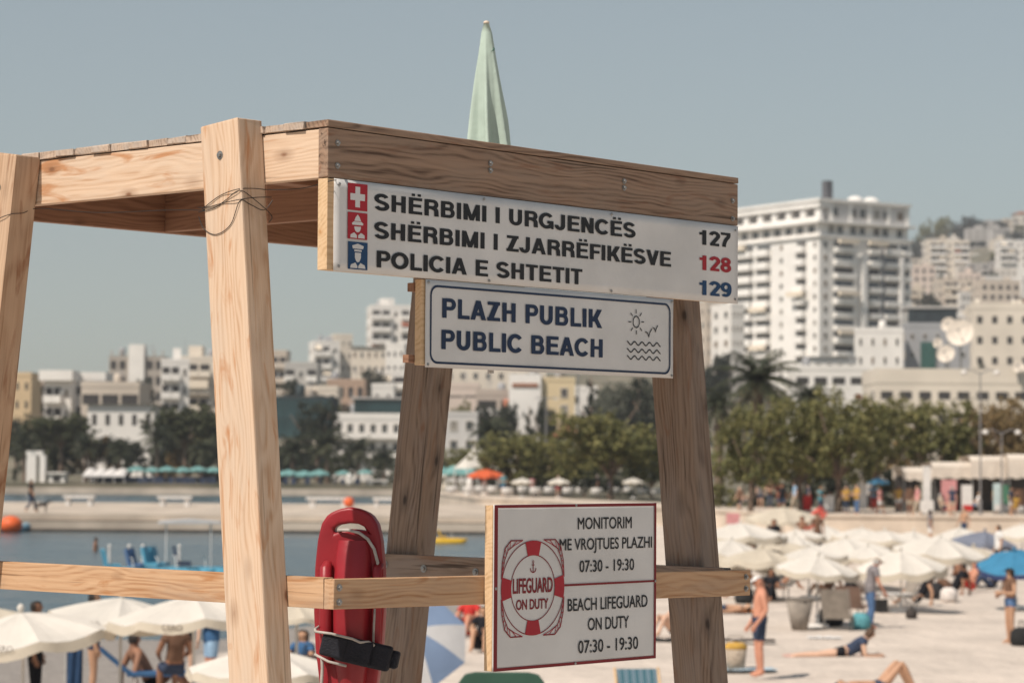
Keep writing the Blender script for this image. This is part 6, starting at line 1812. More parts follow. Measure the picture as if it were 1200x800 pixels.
M_BW = mat('shade_white', (.62, .61, .61), .8, .06, 2, .4, 5, transl=.2); M_BB = mat('shade_blue', (.22, .30, .45), .8, .08, 2, .4, 5, transl=.2)
# blue and white parasol tipped over behind the rear leg, its panels turned to the camera
ctr0 = P(486, 736, 36)
o = thing('tilted_parasol', 'blue and white panelled parasol tipped towards the camera beside the rear leg', 'parasol', (ctr0.x, ctr0.y, 0), 0)
ctr = Vector((0, 0, ctr0.z)); n_ = 8; Rr, rs = .80, .30
q = Vector((0, 0, 1)).rotation_difference(Vector((.12, -.80, .58)).normalized()).to_matrix()
cn = MB()
for k in range(n_):
    vs = []
    for i_ in range(6):
        for j_ in range(5):
            t = i_ / 5; a = 2 * math.pi * (k - .42 + j_ / 4) / n_
            ch = math.cos(math.pi / n_) / math.cos(math.pi / n_ - (j_ / 4) * 2 * math.pi / n_)
            vs.append(q @ Vector((Rr * t * ch * math.cos(a), Rr * t * ch * math.sin(a), rs * (1 - t) + .05 * math.sin(math.pi * t) - rs)) + ctr)
    cn.add(vs, [(i_ * 5 + j_, (i_ + 1) * 5 + j_, (i_ + 1) * 5 + j_ + 1, i_ * 5 + j_ + 1) for i_ in range(5) for j_ in range(4)], k % 2)
cn.build('canopy', [M_BW, M_BB], o, True)
mb = MB(); mb.tube([ctr + q @ Vector((0, 0, .05)), ctr + q @ Vector((0, 0, -1.15))], .016, 8); mb.build('pole', M_POLE, o)
mb = MB()
for k in range(n_):
    a = 2 * math.pi * (k - .42) / n_
    mb.tube([ctr + q @ Vector((0, 0, -.03)), ctr + q @ Vector((Rr * .98 * math.cos(a), Rr * .98 * math.sin(a), -rs - .01))], .007, 5)
mb.build('ribs', M_POLE, o)

# ------------------------------------------------------------------ beach furniture and things lying about
M_GREEN = mat('green_plastic', (.035, .085, .06), .45, .1, 5)
b = G(590, 830, 0); d = 24
b = P(588, 787, d)
o = thing('plastic_chair', 'dark green plastic chair whose rounded back shows below the lifeguard sign', 'chair', (b.x, b.y, 0), R(0))
top = b.z
prof = [(-.36, top - .42), (-.40, top - .10), (-.34, top - .02), (-.25, top), (.25, top), (.34, top - .02), (.40, top - .10), (.36, top - .42)]
mb = MB(); mb.prism(prof, Matrix.Identity(4), .03); bk = mb.build('backrest', M_GREEN, o)
bv = bk.modifiers.new('round', 'BEVEL'); bv.width = .01; bv.segments = 2
MB().box((0, .26, top - .44), (.70, .52, .04)).build('seat', M_GREEN, o)
for sx in (-.31, .31):
    for yy in (.02, .48):
        MB().tube([(sx, yy, 0), (sx * .97, yy, top - .455)], .022, 8).build('leg', M_GREEN, o)
    MB().tube([(sx * 1.1, .03, top - .22), (sx * 1.12, .3, top - .20), (sx * 1.1, .48, top - .42)], .02, 8).build('armrest', M_GREEN, o)
# striped deckchair at the foot of the right leg
ms = bpy.data.materials.new('striped_canvas'); ms.use_nodes = True
n = ms.node_tree.nodes; l = ms.node_tree.links
tc = n.new('ShaderNodeTexCoord'); wv = n.new('ShaderNodeTexWave'); wv.inputs['Scale'].default_value = 3.2; wv.bands_direction = 'X'
rp = n.new('ShaderNodeValToRGB'); rp.color_ramp.interpolation = 'CONSTANT'
e = rp.color_ramp.elements; e[0].color = (.05, .13, .17, 1); e[1].position = .62; e[1].color = (.24, .33, .36, 1)
x = e.new(.85); x.color = (.10, .16, .22, 1)
l.new(tc.outputs['Object'], wv.inputs['Vector']); l.new(wv.outputs['Fac'], rp.inputs['Fac']); l.new(rp.outputs['Color'], n['Principled BSDF'].inputs['Base Color']); n['Principled BSDF'].inputs['Roughness'].default_value = .9
d = 34; b = P(746, 783, d)
o = thing('deckchair', 'blue striped deckchair below the lifeguard sign beside the right leg', 'deckchair', (b.x, b.y, 0), R(10))
top = b.z
MB().add([(-.27, 0, top), (.27, 0, top), (.27, -.25, .35), (-.27, -.25, .35), (-.27, -.7, .3), (.27, -.7, .3), (-.27, .01, top), (.27, .01, top)], [(0, 1, 2, 3), (3, 2, 5, 4)]).build('canvas', ms, o)
for sx in (-.29, .29):
    MB().tube([(sx, .02, top + .01), (sx, -.55, 0)], .02, 6).build('frame', M_PALE, o)
    MB().tube([(sx, -.75, .32), (sx, .25, 0)], .02, 6).build('frame', M_PALE, o)
# man's bag, beach bins, chairs, towels
M_CANVAS = mat('grey_canvas', (.27, .235, .20), .9, .2, 6, .4, 30); M_DKBAG = mat('dark_bag', (.03, .028, .028), .8, .3)
b = G(1033, 731, 0); mb = MB(); mb.box((0, 0, .42), (.28, .14, .30)); mb.tube([(-.09, 0, .57), (-.06, 0, .70), (.06, 0, .70), (.09, 0, .57)], .012, 6)
tag(mb.build('bag', M_DKBAG), 'dark square bag hanging from the hand of the stooping man', 'bag').location = b
b = G(937, 738, 0)
o = thing('beach_bin', 'grey tapered canvas bin beside the white base disc', 'bin', b, .3)
mb = MB(); mb.lathe([(.17, 0), (.30, .66), (.285, .66), (.16, .02)], 18); mb.build('tub', M_CANVAS, o, True)
mb = MB(); mb.lathe([(.31, .655), (.315, .69), (.28, .69), (.28, .655)], 18); mb.build('rim', M_CANVAS, o)
def beach_chair(label, px, py, face, m, w=.62, hgt=.80):
    b = G(px, py, 0)
    o = thing('beach_chair', label, 'beach chair', b, R(90 - face), 'low canvas chairs under the umbrellas')
    MB().add([(-.28, -w / 2, hgt), (-.28, w / 2, hgt), (-.05, w / 2, .26), (-.05, -w / 2, .26), (.46, w / 2, .34), (.46, -w / 2, .34)], [(0, 1, 2, 3), (3, 2, 4, 5)]).build('sling', m, o)
    for s in (-1, 1):
        MB().tube([(-.30, s * (w / 2 + .015), hgt + .02), (.18, s * (w / 2 + .015), 0)], .014, 6).build('frame', M_METAL, o)
        MB().tube([(.48, s * (w / 2 + .015), .36), (-.16, s * (w / 2 + .015), 0)], .014, 6).build('frame', M_METAL, o)
    return o
beach_chair('grey brown canvas chair seen from behind left of the stooping man', 981, 739, 20, M_CANVAS, .60, .92)
beach_chair('canvas chair under the umbrella behind the stooping man', 1062, 712, 250, M_CANVAS)
beach_chair('canvas chair half hidden by the foremost umbrella', 998, 726, 30, mat('brown_canvas', (.20, .13, .10), .9, .2))
def towel(label, px, py, col, w, ln, rz=0.0, z=.03, folds=True, name='towel', cat='towel'):
    b = G(px, py, 0)
    mb = MB(); vs = []; fs = []
    for i_ in range(11):
        for j_ in range(7):
            x_, y_ = (i_ / 10 - .5) * ln, (j_ / 6 - .5) * w
            vs.append((x_, y_, z + .025 * math.sin(i_ * 1.9 + j_ * 1.1) * math.sin(j_ * 2.3)))
    fs = [(i_ * 7 + j_, (i_ + 1) * 7 + j_, (i_ + 1) * 7 + j_ + 1, i_ * 7 + j_ + 1) for i_ in range(10) for j_ in range(6)]
    n0 = len(vs); vs += [(v[0], v[1], v[2] - .02) for v in vs]; fs += [tuple(n0 + i for i in f[::-1]) for f in fs]
    o = MB().add(vs, fs).build(name, cloth('towel_' + label[:18], col), None, True)
    o.location = b; o.rotation_euler = (0, 0, rz)
    return tag(o, label, cat)
towel('orange towel under the person near the right leg', 846, 716, (.62, .20, .05), .8, 1.9, 0)
towel('dark red towel beside the orange one', 838, 712, (.30, .03, .04), .7, .9, .3, .06)
towel('pinkish towel under the propped up sunbather', 968, 770, (.62, .40, .33), .7, 1.6, 0)
towel('pale blue towel on the sand beside the basket', 872, 785, (.45, .55, .62), .5, 1.1, .1)
towel('dark mat beside the basket near the right leg', 862, 752, (.07, .06, .055), .3, 1.6, .02, .05)
towel('white towel on the sand in front of the foremost umbrella', 966, 748, (.72, .70, .68), .35, .7, 0)
towel('orange red towel between two white umbrellas', 928, 660, (.55, .10, .06), .9, 1.0, 0, .5)
towel('dark mat left of the bather beyond the lifeguard sign', 780, 750, (.05, .05, .05), .5, 1.4, .1)
b = G(862, 785, 0)
o = thing('beach_basket', 'woven beach basket with a yellow cloth on top', 'basket', b, 0)
MB().lathe([(.16, 0), (.20, .38), (.185, .38), (.15, .02)], 16).build('basket', mat('basket_weave', (.40, .33, .26), .9, .35, 25), o, True)
MB().lathe([(.195, .36), (.21, .43), (.14, .49), (.02, .50)], 14).build('cloth', CL['mustard'], o, True)
MB().tube([(-.19, 0, .36), (-.12, 0, .60), (.12, 0, .60), (.19, 0, .36)], .012, 6).build('handle', M_CANVAS, o)
def bagthing(label, px, py, col, s, name='beach_bag', cat='bag'):
    b = G(px, py, 0)
    o = thing(name, label, cat, b, rnd.uniform(0, 1))
    MB().lathe([(.20 * s, 0), (.24 * s, .1 * s), (.22 * s, .3 * s), (.12 * s, .38 * s), (.02, .39 * s)], 10).build('sack', mat('bag_' + label[:14], col, .9, .25, 6, .5, 15), o, True)
    MB().tube([(-.1 * s, 0, .34 * s), (-.05 * s, 0, .52 * s), (.06 * s, 0, .52 * s), (.1 * s, 0, .34 * s)], .012, 6).build('handle', M_DKBAG, o)
bagthing('black bag at the feet of the woman in the cap', 1197, 757, (.02, .02, .02), 1.0)
bagthing('white bag beside the person in dark clothes', 1112, 705, (.68, .62, .58), 1.0)
bagthing('black bag on the sand before the umbrella behind the stooping man', 1094, 702, (.03, .028, .03), 1.2)
bagthing('black bag on the canvas chair beside the white base disc', 974, 733, (.025, .025, .028), 1.2)
bagthing('small dark bag on the sand right of the stooping man', 1068, 724, (.06, .05, .045), .6)
bagthing('turquoise bag leaning on the stooping man', 1008, 738, (.10, .30, .34), 1.0)
bagthing('dark bag beside the child near the rescue buoy', 362, 800, (.06, .035, .03), 1.2)
bagthing('dark bag between the basket and the white cap man', 872, 706, (.03, .03, .03), 1.1)
M_NTOWEL = cloth('navy_towel', (.035, .07, .14))
b = P(88, 752, 40); gz_ = -.2
o = thing('hanging_towel', 'navy towel hanging from a drying pole under the left umbrellas', 'towel', (b.x, b.y, gz_), .2)
vs = []; 
for i_ in range(9):
    for j_ in range(12):
        vs.append(((i_ / 8 - .5) * .24, .02 * math.sin(i_ * 1.6 + j_ * .2), b.z - gz_ - j_ * .085))
fs = [(i_ * 12 + j_, i_ * 12 + j_ + 1, (i_ + 1) * 12 + j_ + 1, (i_ + 1) * 12 + j_) for i_ in range(8) for j_ in range(11)]
MB().add(vs, fs).build('cloth', M_NTOWEL, o, True)
MB().tube([(-.14, .02, 0), (-.14, .02, b.z - gz_ + .03), (.14, .02, b.z - gz_ + .03)], .012, 6).build('pole', M_POLE, o)
# a lounger and blue chair with the left group
def lounger(label, px, py, rz, m, hgt=.35):
    b = G(px, py, 0)
    o = thing('sun_lounger', label, 'sun lounger', b, rz, 'loungers among the umbrellas')
    MB().box((0, 0, hgt), (1.25, .60, .05)).build('seat', m, o)
    MB().box((-.86, 0, hgt + .24), (.72, .60, .05), Matrix.Rotation(R(40), 3, 'Y')).build('backrest', m, o)
    for sx in (-.5, .55):
        for sy in (-.27, .27): MB().tube([(sx, sy, 0), (sx, sy, hgt)], .02, 6).build('leg', M_BASE, o)
lounger('dark blue lounger under the left umbrellas', 196, 815, R(10), CL['blue'])
lounger('white lounger under the white umbrella behind the cap man', 900, 700, R(160), M_BASE)
lounger('white lounger right of the stooping man', 1045, 712, R(20), M_BASE)
lounger('white lounger among the far umbrellas', 1000, 690, R(170), M_BASE)
# ------------------------------------------------------------------ on the water
def pedal_boat(label, px, py, rz, mc, ms_, sc=1.0, canopy_=False, group=None):
    b = G(px, py, SEA); 
    o = thing('pedal_boat', label, 'pedal boat', (b.x, b.y, SEA), rz, group); o.scale = (sc,) * 3
    for s in (-1, 1):
        mb = MB(); mb.tube([(-1.55, s * .52, .14), (-1.3, s * .55, .12), (0, s * .55, .10), (1.2, s * .55, .12), (1.7, s * .50, .30)], [.10, .24, .27, .24, .06], 10)
        mb.build('float', mc, o, True)
    MB().box((0, 0, .34), (2.3, .9, .10)).build('deck', mc, o)
    for s in (-1, 1):
        MB().box((-.2, s * .26, .50), (.5, .42, .10)).build('seat', ms_, o)
        MB().box((-.48, s * .26, .80), (.10, .42, .55), Matrix.Rotation(R(-14), 3, 'Y')).build('backrest', ms_, o)
    MB().tube([(.55, 0, .35), (.5, 0, .75), (.42, 0, .78)], .03, 6).build('tiller', M_BASE, o)
    if canopy_:
        for sx in (-.8, .7):
            for sy in (-.45, .45): MB().tube([(sx, sy, .36), (sx, sy, 1.85)], .022, 6).build('post', M_BASE, o)
        mb = MB(); mb.prism([(-1.1, 1.85), (-1.0, 1.93), (0, 2.0), (1.0, 1.93), (1.1, 1.85)], Matrix.Translation((0, -.6, 0)), 1.2); mb.build('canopy', M_BW, o)
    return o
M_AQUA = mat('aqua_plastic', (.10, .33, .46), .4, .12, 3); M_YEL = mat('yellow_plastic', (.62, .38, .03), .4, .1, 3)
GP = 'blue pedal boats moored off the beach'
pedal_boat('leftmost blue pedal boat behind the rail', 138, 679, R(15), M_AQUA, M_AQUA, .95, False, GP)
pedal_boat('middle blue pedal boat behind the rail', 168, 678, R(-8), M_AQUA, CL['denim'], .95, False, GP)
pedal_boat('blue pedal boat with a white canopy beside the front leg', 222, 677, R(8), M_AQUA, CL['navy'], 1.0, True, GP)
pedal_boat('blue pedal boat between the middle one and the canopied one', 190, 678, R(-20), M_AQUA, M_AQUA, 1.0, False, GP)
for k, (px, lab) in enumerate(((128, 'white mooring post left of the blue pedal boats'), (151, 'white mooring post between the first two pedal boats'), (167, 'white mooring post at the middle pedal boat'), (210, 'white mooring post beside the canopied pedal boat'))):
    b = G(px, 672, SEA); tp = P(px, 640, (b - CAMP).dot(_fw))
    o = thing('mooring_post', lab, 'post', (b.x, b.y, SEA), 0, 'white posts in the water')
    MB().tube([(0, 0, -.5), (0, 0, tp.z - SEA)], .045, 8).build('post', M_BASE, o)
    MB().lathe([(.06, -.02), (.065, .03), (.03, .07), (.005, .08)], 8, (0, 0, tp.z - SEA)).build('post_cap', M_BASE, o)
pedal_boat('yellow pedal boat under the pier beside the rear leg', 522, 636, R(5), M_YEL, M_YEL, .62)
b = G(16, 621, SEA)
o = thing('dinghy', 'pale blue dinghy moored at the pier by the left leg', 'boat', (b.x - .2, b.y - 2.0, SEA), R(8))
mb = MB(); mb.tube([(1.5, 0, .32), (1.1, .55, .24), (-1.3, .60, .24), (-1.35, -.60, .24), (1.1, -.55, .24), (1.5, 0, .32)], .22, 10); mb.build('tube', mat('dinghy_blue', (.22, .36, .45), .5), o, True)
MB().box((-.1, 0, .16), (2.3, 1.0, .06)).build('floor', M_DARKGAP, o)
MB().box((-1.45, 0, .5), (.25, .3, .6)).build('motor', CL['navy'], o)
b = P(16, 611, 139.5)
mb = MB(); mb.lathe([(.05, -.85), (.5, -.72), (.80, -.35), (.88, 0), (.78, .38), (.48, .70), (.05, .82)], 20)
o = tag(mb.build('orange_buoy', mat('buoy_orange', (.72, .13, .035), .5, .12, 3), None, True), 'big orange mooring buoy beside the dinghy at the left leg', 'buoy'); o.location = b; 
o.scale = (.72, .72, .60)
o.location.z = SEA + .40; o.location.x -= .15
b = P(409, 584, 165); mb = MB(); mb.lathe([(.02, 0), (.26, .1), (.34, .34), (.26, .58), (.02, .68)], 14)
tag(mb.build('small_buoy', mat('buoy_orange', (.72, .13, .035)), None, True), 'small orange ball lying on the pier above the rescue buoy', 'ball').location = (b.x, b.y, .56)
# benches and blocks on the pier
for px, w, lab in ((93, 36, 'white stone bench on the pier left of the front leg'), (205, 40, 'white stone bench on the pier beside the front leg'), (385, 52, 'long white stone bench on the pier above the rescue buoy'), (452, 30, 'short white stone bench on the pier beside the rear leg')):
    d = 166
    b = P(px, 594, d); ln = w / F * d
    o = thing('stone_bench', lab, 'bench', (b.x, b.y, .56), 0, 'stone benches on the pier')
    mb = MB().box((0, 0, .55), (ln, .9, .16)); mb.build('seat', M_BASE, o)
    for s in (-1, 1): MB().box((s * ln * .36, 0, .235), (ln * .14, .7, .47)).build('support', M_BASE, o)
b = P(44, 597, 145)
mb = MB()
o = thing('dog', 'dark dog beside the person walking on the pier', 'dog', (b.x + .25, b.y, .56), 0)
mb.tube([(-.30, 0, .42), (-.12, 0, .44), (.14, 0, .46), (.26, 0, .50), (.36, 0, .60), (.42, 0, .62), (.52, 0, .58)], [.07, .10, .12, .09, .06, .075, .035], 9)
for sx in (-.24, .20):
    for sy in (-.06, .06): mb.tube([(sx, sy, .42), (sx + (.03 if sx > 0 else -.04), sy, .22), (sx, sy, .02), (sx + .05, sy, .01)], [.05, .03, .022, .022], 6)
mb.tube([(-.30, 0, .44), (-.42, 0, .52), (-.46, 0, .62)], [.03, .022, .012], 6)
mb.tube([(.40, .05, .66), (.38, .08, .60), (.38, .09, .55)], [.025, .02, .01], 5); mb.tube([(.40, -.05, .66), (.38, -.08, .60), (.38, -.09, .55)], [.025, .02, .01], 5)
mb.build('body', HAIR['dark'], o, True)

# ------------------------------------------------------------------ seafront furniture on the far quay
M_TEALC = mat('teal_canvas', (.19, .38, .37), .9, .12, 2, transl=.15)
def zat(px, py, d): return P(px, py, d).z
def tent(label, px0, px1, pyt, pyb, d, m, dep=5.0, name='canopy_tent', cat='canopy', posts=True, waves=6, zb=.34, group=None, thick=.5):
    a, b_ = P(px0, 400, d), P(px1, 400, d)
    c = (a + b_) / 2; w = (b_ - a).length
    o = thing(name, label, cat, (c.x, c.y, zb), 0, group)
    zt, z0 = zat((px0 + px1) / 2, pyt, d) - zb, zat((px0 + px1) / 2, pyb, d) - zb
    vs = []; fs = []
    nx_ = waves * 6
    for i_ in range(nx_ + 1):
        u = i_ / nx_
        sc_ = abs(math.sin(math.pi * u * waves))
        for yy, zz in ((-dep / 2, z0), (-dep / 2 + .02, z0 + .12 + .10 * sc_), (0, zt - .35 * (zt - z0) * (1 - sc_)), (dep / 2, z0 + .12)):
            vs.append((-w / 2 + w * u, yy, zz))
    for i_ in range(nx_):
        for k in range(3):
            a_ = i_ * 4 + k; fs.append((a_, a_ + 4, a_ + 5, a_ + 1))
    MB().add(vs, fs).build('cloth', m, o)
    for k in range(waves + 1):
        for yy in (-dep / 2 + .15, dep / 2 - .15):
            MB().tube([(-w / 2 + .05 + (w - .1) * k / waves, yy, 0), (-w / 2 + .05 + (w - .1) * k / waves, yy, z0 + .1)], .05, 6).build('post', M_BASE, o)
    return o
tent('long white tent canopy on the far quay under the pines', 103, 152, 548, 558, 287, M_BASE, waves=4)
GT = 'teal umbrellas on the far quay'
def quay_umb(label, px, pyt, wpx, d, m, group=GT, zb=.34, name='quay_umbrella', rise=.8):
    b = P(px, pyt, d); b.z = zb
    return umbrella(label, px, pyt, b, wpx / F * d, m=m, group=group, rise=rise, name=name)
for k, px in enumerate((160, 178, 196, 214, 232, 250)):
    quay_umb('%s teal umbrella over the dark chairs on the far quay, counted from the left' % ('first', 'second', 'third', 'fourth', 'fifth', 'sixth')[k], px, 546 + (k % 2), 22, 287 + (k % 2) * 1.5, M_TEALC)
for k, px in enumerate((338, 356, 374, 402, 428)):
    quay_umb('%s teal umbrella right of the front leg on the quay' % ('first', 'second', 'third', 'fourth', 'fifth')[k], px, 550 + (k % 2), 26 if k < 3 else 18, 287, M_TEALC)
# dark quay chairs: nothing tells them apart
mb = MB(); CHM = {}
seat_m = MB().box((0, 0, .42), (.55, .55, .08)).mesh('seat'); back_m = MB().box((0, .25, .80), (.55, .07, .70)).mesh('backrest'); leg_m = MB().box((0, 0, .19), (.06, .06, .38)).mesh('leg')
for m_ in (seat_m, back_m, leg_m): m_.materials.append(CL['navy'])
proto = None
for k in range(24):
    px = 110 + k * 6.1 if k < 24 else 0
    c = P(px, 570, 285.4 + (k % 3) * .9)
    if proto is None:
        o = thing('quay_chair', 'dark chair in the long row facing the water on the far quay', 'chair', (c.x, c.y, .32), R(180), 'dark chairs along the far quay')
        link('seat', seat_m, o); link('backrest', back_m, o)
        for sx in (-.22, .22):
            for sy in (-.22, .22): q_ = link('leg', leg_m, o); q_.location = (sx, sy, 0)
        proto = o
    else:
        o = copy_tree(proto, (c.x, c.y, .32), R(180 + rnd.uniform(-15, 15)))
for k in range(9):
    px = 334 + k * 14 + rnd.uniform(-3, 3); c = P(px, 570, 285.6)
    copy_tree(proto, (c.x, c.y, .32), R(rnd.uniform(0, 360)), 'dark cafe chair on the quay between the front leg and the rear leg', None, 'dark cafe chairs right of the front leg')
# white gateway, kiosks, columns
def blockthing(name, label, cat, px0, px1, pyt, d, dep, m, zb=.34, extra=None, group=None):
    a, b_ = P(px0, 400, d), P(px1, 400, d); c = (a + b_) / 2; w = (b_ - a).length
    o = thing(name, label, cat, (c.x, c.y, zb), 0, group)
    h = zat((px0 + px1) / 2, pyt, d) - zb
    return o, w, h
o, w, h = blockthing('gateway', 'white gateway of two pillars and a lintel left on the quay', 'gateway', 34, 56, 528, 290, 1.2, None)
MB().box((-w / 2 + .55, 0, h / 2), (1.1, 1.2, h)).build('pillar', wallmat(C_WHITE), o); MB().box((w / 2 - .3, 0, h * .44), (.6, 1.2, h * .88)).build('pillar', wallmat(C_WHITE), o)
MB().box((.28, 0, h - .25), (w - 1.2, 1.1, .5)).build('lintel', wallmat(C_WHITE), o)
def kiosk(label, px0, px1, pyt, d, col, roofc, zb=.34, dep=2.4, hole=.5):
    o, w, h = blockthing('kiosk', label, 'kiosk', px0, px1, pyt, d, dep, None, zb)
    MB().box2((-w / 2, -dep / 2, 0), (w / 2, dep / 2, h * .9)).build('wall', wallmat(col), o)
    MB().box2((-w / 2 - .2, -dep / 2 - .3, h * .9 + .002), (w / 2 + .2, dep / 2 + .2, h)).build('roof', wallmat(roofc), o)
    MB().box2((-w * hole / 2, -dep / 2 - .03, h * .35), (w * hole / 2, -dep / 2 - .002, h * .78)).build('hatch', M_SHADE, o)
kiosk('small white kiosk between the gateway and the tent canopy', 62, 80, 553, 289, C_WHITE, C_WHITE)
kiosk('white kiosk right of the palms beside the rear leg', 434, 455, 562, 287, C_WHITE, C_WHITE)
kiosk('low cream booth under the low round tree beside the rear leg', 506, 524, 556, 232, C_CREAM, C_WHITE, .82)
kiosk('white booth right of the orange umbrella', 588, 604, 565, 212, C_WHITE, C_PINK, .82)
def column(label, px, pyt, d, r=.35, zb=.34):
    b = P(px, 500, d); o = thing('white_column', label, 'column', (b.x, b.y, zb), 0, 'white columns on the seafront')
    h = zat(px, pyt, d) - zb
    MB().lathe([(r * 1.3, 0), (r * 1.3, .2), (r, .25), (r * .85, h - .3), (r * 1.15, h - .2), (r * 1.15, h)], 14).build('shaft', wallmat(C_WHITE), o, True)
    MB().lathe([(r * .5, 0), (r * .9, .25), (r * .7, .6), (.05, .85)], 12, (0, 0, h)).build('urn', wallmat(C_WHITE), o, True)
column('white column in front of the palms between the legs', 410, 563, 286)
column('white column under the left end of the orange umbrella', 551, 572, 205, .30, .82)
column('white column under the right half of the orange umbrella', 568, 573, 206, .30, .82)
umbrella('orange umbrella on the promenade beside the white pyramid tent', 570, 549, P(570, 592, 206).xy.to_3d() + Vector((0, 0, .82)), 44 / F * 206, m=mat('orange_canvas', (.66, .13, .05), .9, .1, transl=.15), group=None, name='cafe_umbrella', rise=.75)
b = P(558, 560, 221)
o = thing('pyramid_tent', 'white pyramid tent rising behind the orange umbrella', 'tent', (b.x, b.y, .82), .4)
hz = zat(558, 519, 221) - .82; z0 = zat(558, 549, 221) - .82
vs = [(-1.5, -1.5, z0), (1.5, -1.5, z0), (1.5, 1.5, z0), (-1.5, 1.5, z0)] + [(s * .55, t * .55, lerp(z0, hz, .52)) for s, t in ((-1, -1), (1, -1), (1, 1), (-1, 1))] + [(0, 0, hz)]
MB().add(vs, [(0, 1, 5, 4), (1, 2, 6, 5), (2, 3, 7, 6), (3, 0, 4, 7), (4, 5, 8), (5, 6, 8), (6, 7, 8), (7, 4, 8)]).build('roof', M_UMB, o)
for s in (-1.4, 1.4):
    for t in (-1.4, 1.4): MB().tube([(s, t, 0), (s, t, z0 + .05)], .05, 6).build('post', M_BASE, o)
tent('teal awning of the cafe behind the orange umbrella', 506, 562, 545, 556, 228, M_TEALC, 4, 'cafe_awning', 'awning', waves=3, zb=.82)
rr = random.Random(8)
for k in range(16):                       # white covered cafe tables under the round trees
    px = 512 + k * 17 + rr.uniform(-4, 4); d_ = 196 + rr.uniform(-3, 8) + max(0, 590 - px) * .12
    c = P(px, 588, d_); zz_ = .83
    o = thing('cafe_table', 'white covered cafe table %s' % ('left of the orange umbrella' if px < 545 else 'around the orange umbrella' if px < 600 else 'in the shade of the round trees'), 'table', (c.x, max(c.y, front(c.x) + .8), zz_), rr.uniform(0, 3), 'white tables left of the orange umbrella' if px < 545 else 'white tables around the orange umbrella' if px < 600 else 'white tables under the round trees')
    MB().lathe([(.48, .25), (.46, .72), (.45, .75), (.02, .752)], 12).build('cloth', M_BASE, o, True)
    MB().tube([(0, 0, 0), (0, 0, .7)], .05, 6).build('leg', M_METAL, o)
for k, (px, w_) in enumerate(((612, 26), (655, 28), (742, 26))):
    quay_umb(('white cafe umbrella beside the white booth', 'white cafe umbrella under the smaller round tree', 'white cafe umbrella under the large round tree')[k], px, 560, w_, 194, M_UMB, 'white cafe umbrellas under the trees', .82, 'cafe_umbrella')
# right hand awnings and the stall under them
GA = 'off white awnings on the promenade'
M_AWN2 = mat('awning_white', (.70, .62, .535), .9, .10, 1.2, .3, 6, transl=.12)
def box_awning(label, px0, px1, pyt, pyb, d, dep=4.0):
    a, b_ = P(px0, 400, d), P(px1, 400, d); c = (a + b_) / 2; w = (b_ - a).length
    o = thing('market_awning', label, 'awning', (c.x, c.y, .82), 0, GA)
    zt, z0 = zat((px0 + px1) / 2, pyt, d) - .82, zat((px0 + px1) / 2, pyb, d) - .82
    mb = MB(); vs = []; fs = []
    for i_ in range(13):
        u = i_ / 12; sg = .05 * math.sin(u * 19)
        vs += [(-w / 2 + w * u, -dep / 2 + sg * .4, z0 + sg), (-w / 2 + w * u, -dep / 2 + .05, zt - .25), (-w / 2 + w * u, -dep / 2 + .6, zt), (-w / 2 + w * u, dep / 2, zt - .1), (-w / 2 + w * u, dep / 2, z0)]
    for i_ in range(12):
        for k in range(4): a_ = i_ * 5 + k; fs.append((a_, a_ + 5, a_ + 6, a_ + 1))
    mb.add(vs, fs).build('cloth', M_AWN2, o)
    MB().box2((-w / 2 + .1, dep / 2 - .3, .0), (w / 2 - .1, dep / 2 - .2, z0 + .2)).build('back_wall', M_SHADE, o)
    for sx in (-1, 1):
        MB().tube([(sx * (w / 2 - .1), -dep / 2 + .1, 0), (sx * (w / 2 - .1), -dep / 2 + .1, z0 + .2)], .05, 6).build('post', M_METAL, o)
    return o
box_awning('off white awning farthest left behind the promenade crowd', 1052, 1086, 547, 562, 150)
box_awning('sagging off white awning second from the left', 1086, 1134, 541, 560, 152)
box_awning('taller off white awning left of the lamp post', 1130, 1172, 534, 560, 151)
box_awning('off white awning at the right edge', 1173, 1216, 532, 560, 150)
def stand(label, px, pyt, wpx, d, m, name='display_stand', cat='stand'):
    b = P(px, 600, d); h = zat(px, pyt, d) - .82; w = wpx / F * d
    o = thing(name, label, cat, (b.x, b.y, .82), 0, 'stalls and boards under the awnings')
    MB().box((0, 0, h / 2 + .1), (w, .4, h - .2)).build('panel', m, o)
    for s in (-1, 1): MB().box((s * w * .4, .0, .05), (.08, .6, .1)).build('foot', M_METAL, o)
    MB().box((0, -.22, h * .22), (w * .9, .03, h * .2)).build('tray', CL['red'] if 'red' in label else M_BASE, o)
stand('tall pink and red display stand under the awnings', 1112, 562, 17, 144, CL['pink'])
stand('pale display stand right of the pink and red one', 1133, 568, 12, 144, M_BASE)
stand('pale blue tall board near the right edge', 1168, 566, 7, 145, mat('pale_blue', (.48, .58, .58), .7))
stand('dark green board beside the pale blue one', 1177, 568, 11, 146, CL['green'])
stand('brown board at the right edge', 1194, 572, 12, 146, CL['brown'])
stand('white cooler before the awnings', 1086, 586, 15, 142, M_BASE, 'cooler', 'cooler')
stand('tall narrow white board on a post by the first awning', 1086, 546, 8, 143, M_BASE, 'white_board', 'board')
stand('tall white board between the promenade trees', 1011, 553, 9, 147, M_BASE, 'white_board', 'board')
stand('white fridge left of the tall white board', 971, 580, 12, 146, M_BASE, 'fridge', 'fridge')
stand('red stand under the tallest round tree', 946, 580, 9, 146, CL['red'])
stand('pink notice board on the sand beside the right leg', 859, 601, 15, 110, CL['pink'], 'notice_board', 'board')
quay_umb('light blue umbrella on the promenade under the trees', 1029, 560, 26, 150, mat('blue_canvas', (.10, .30, .48), .9), None, .82, 'cafe_umbrella')
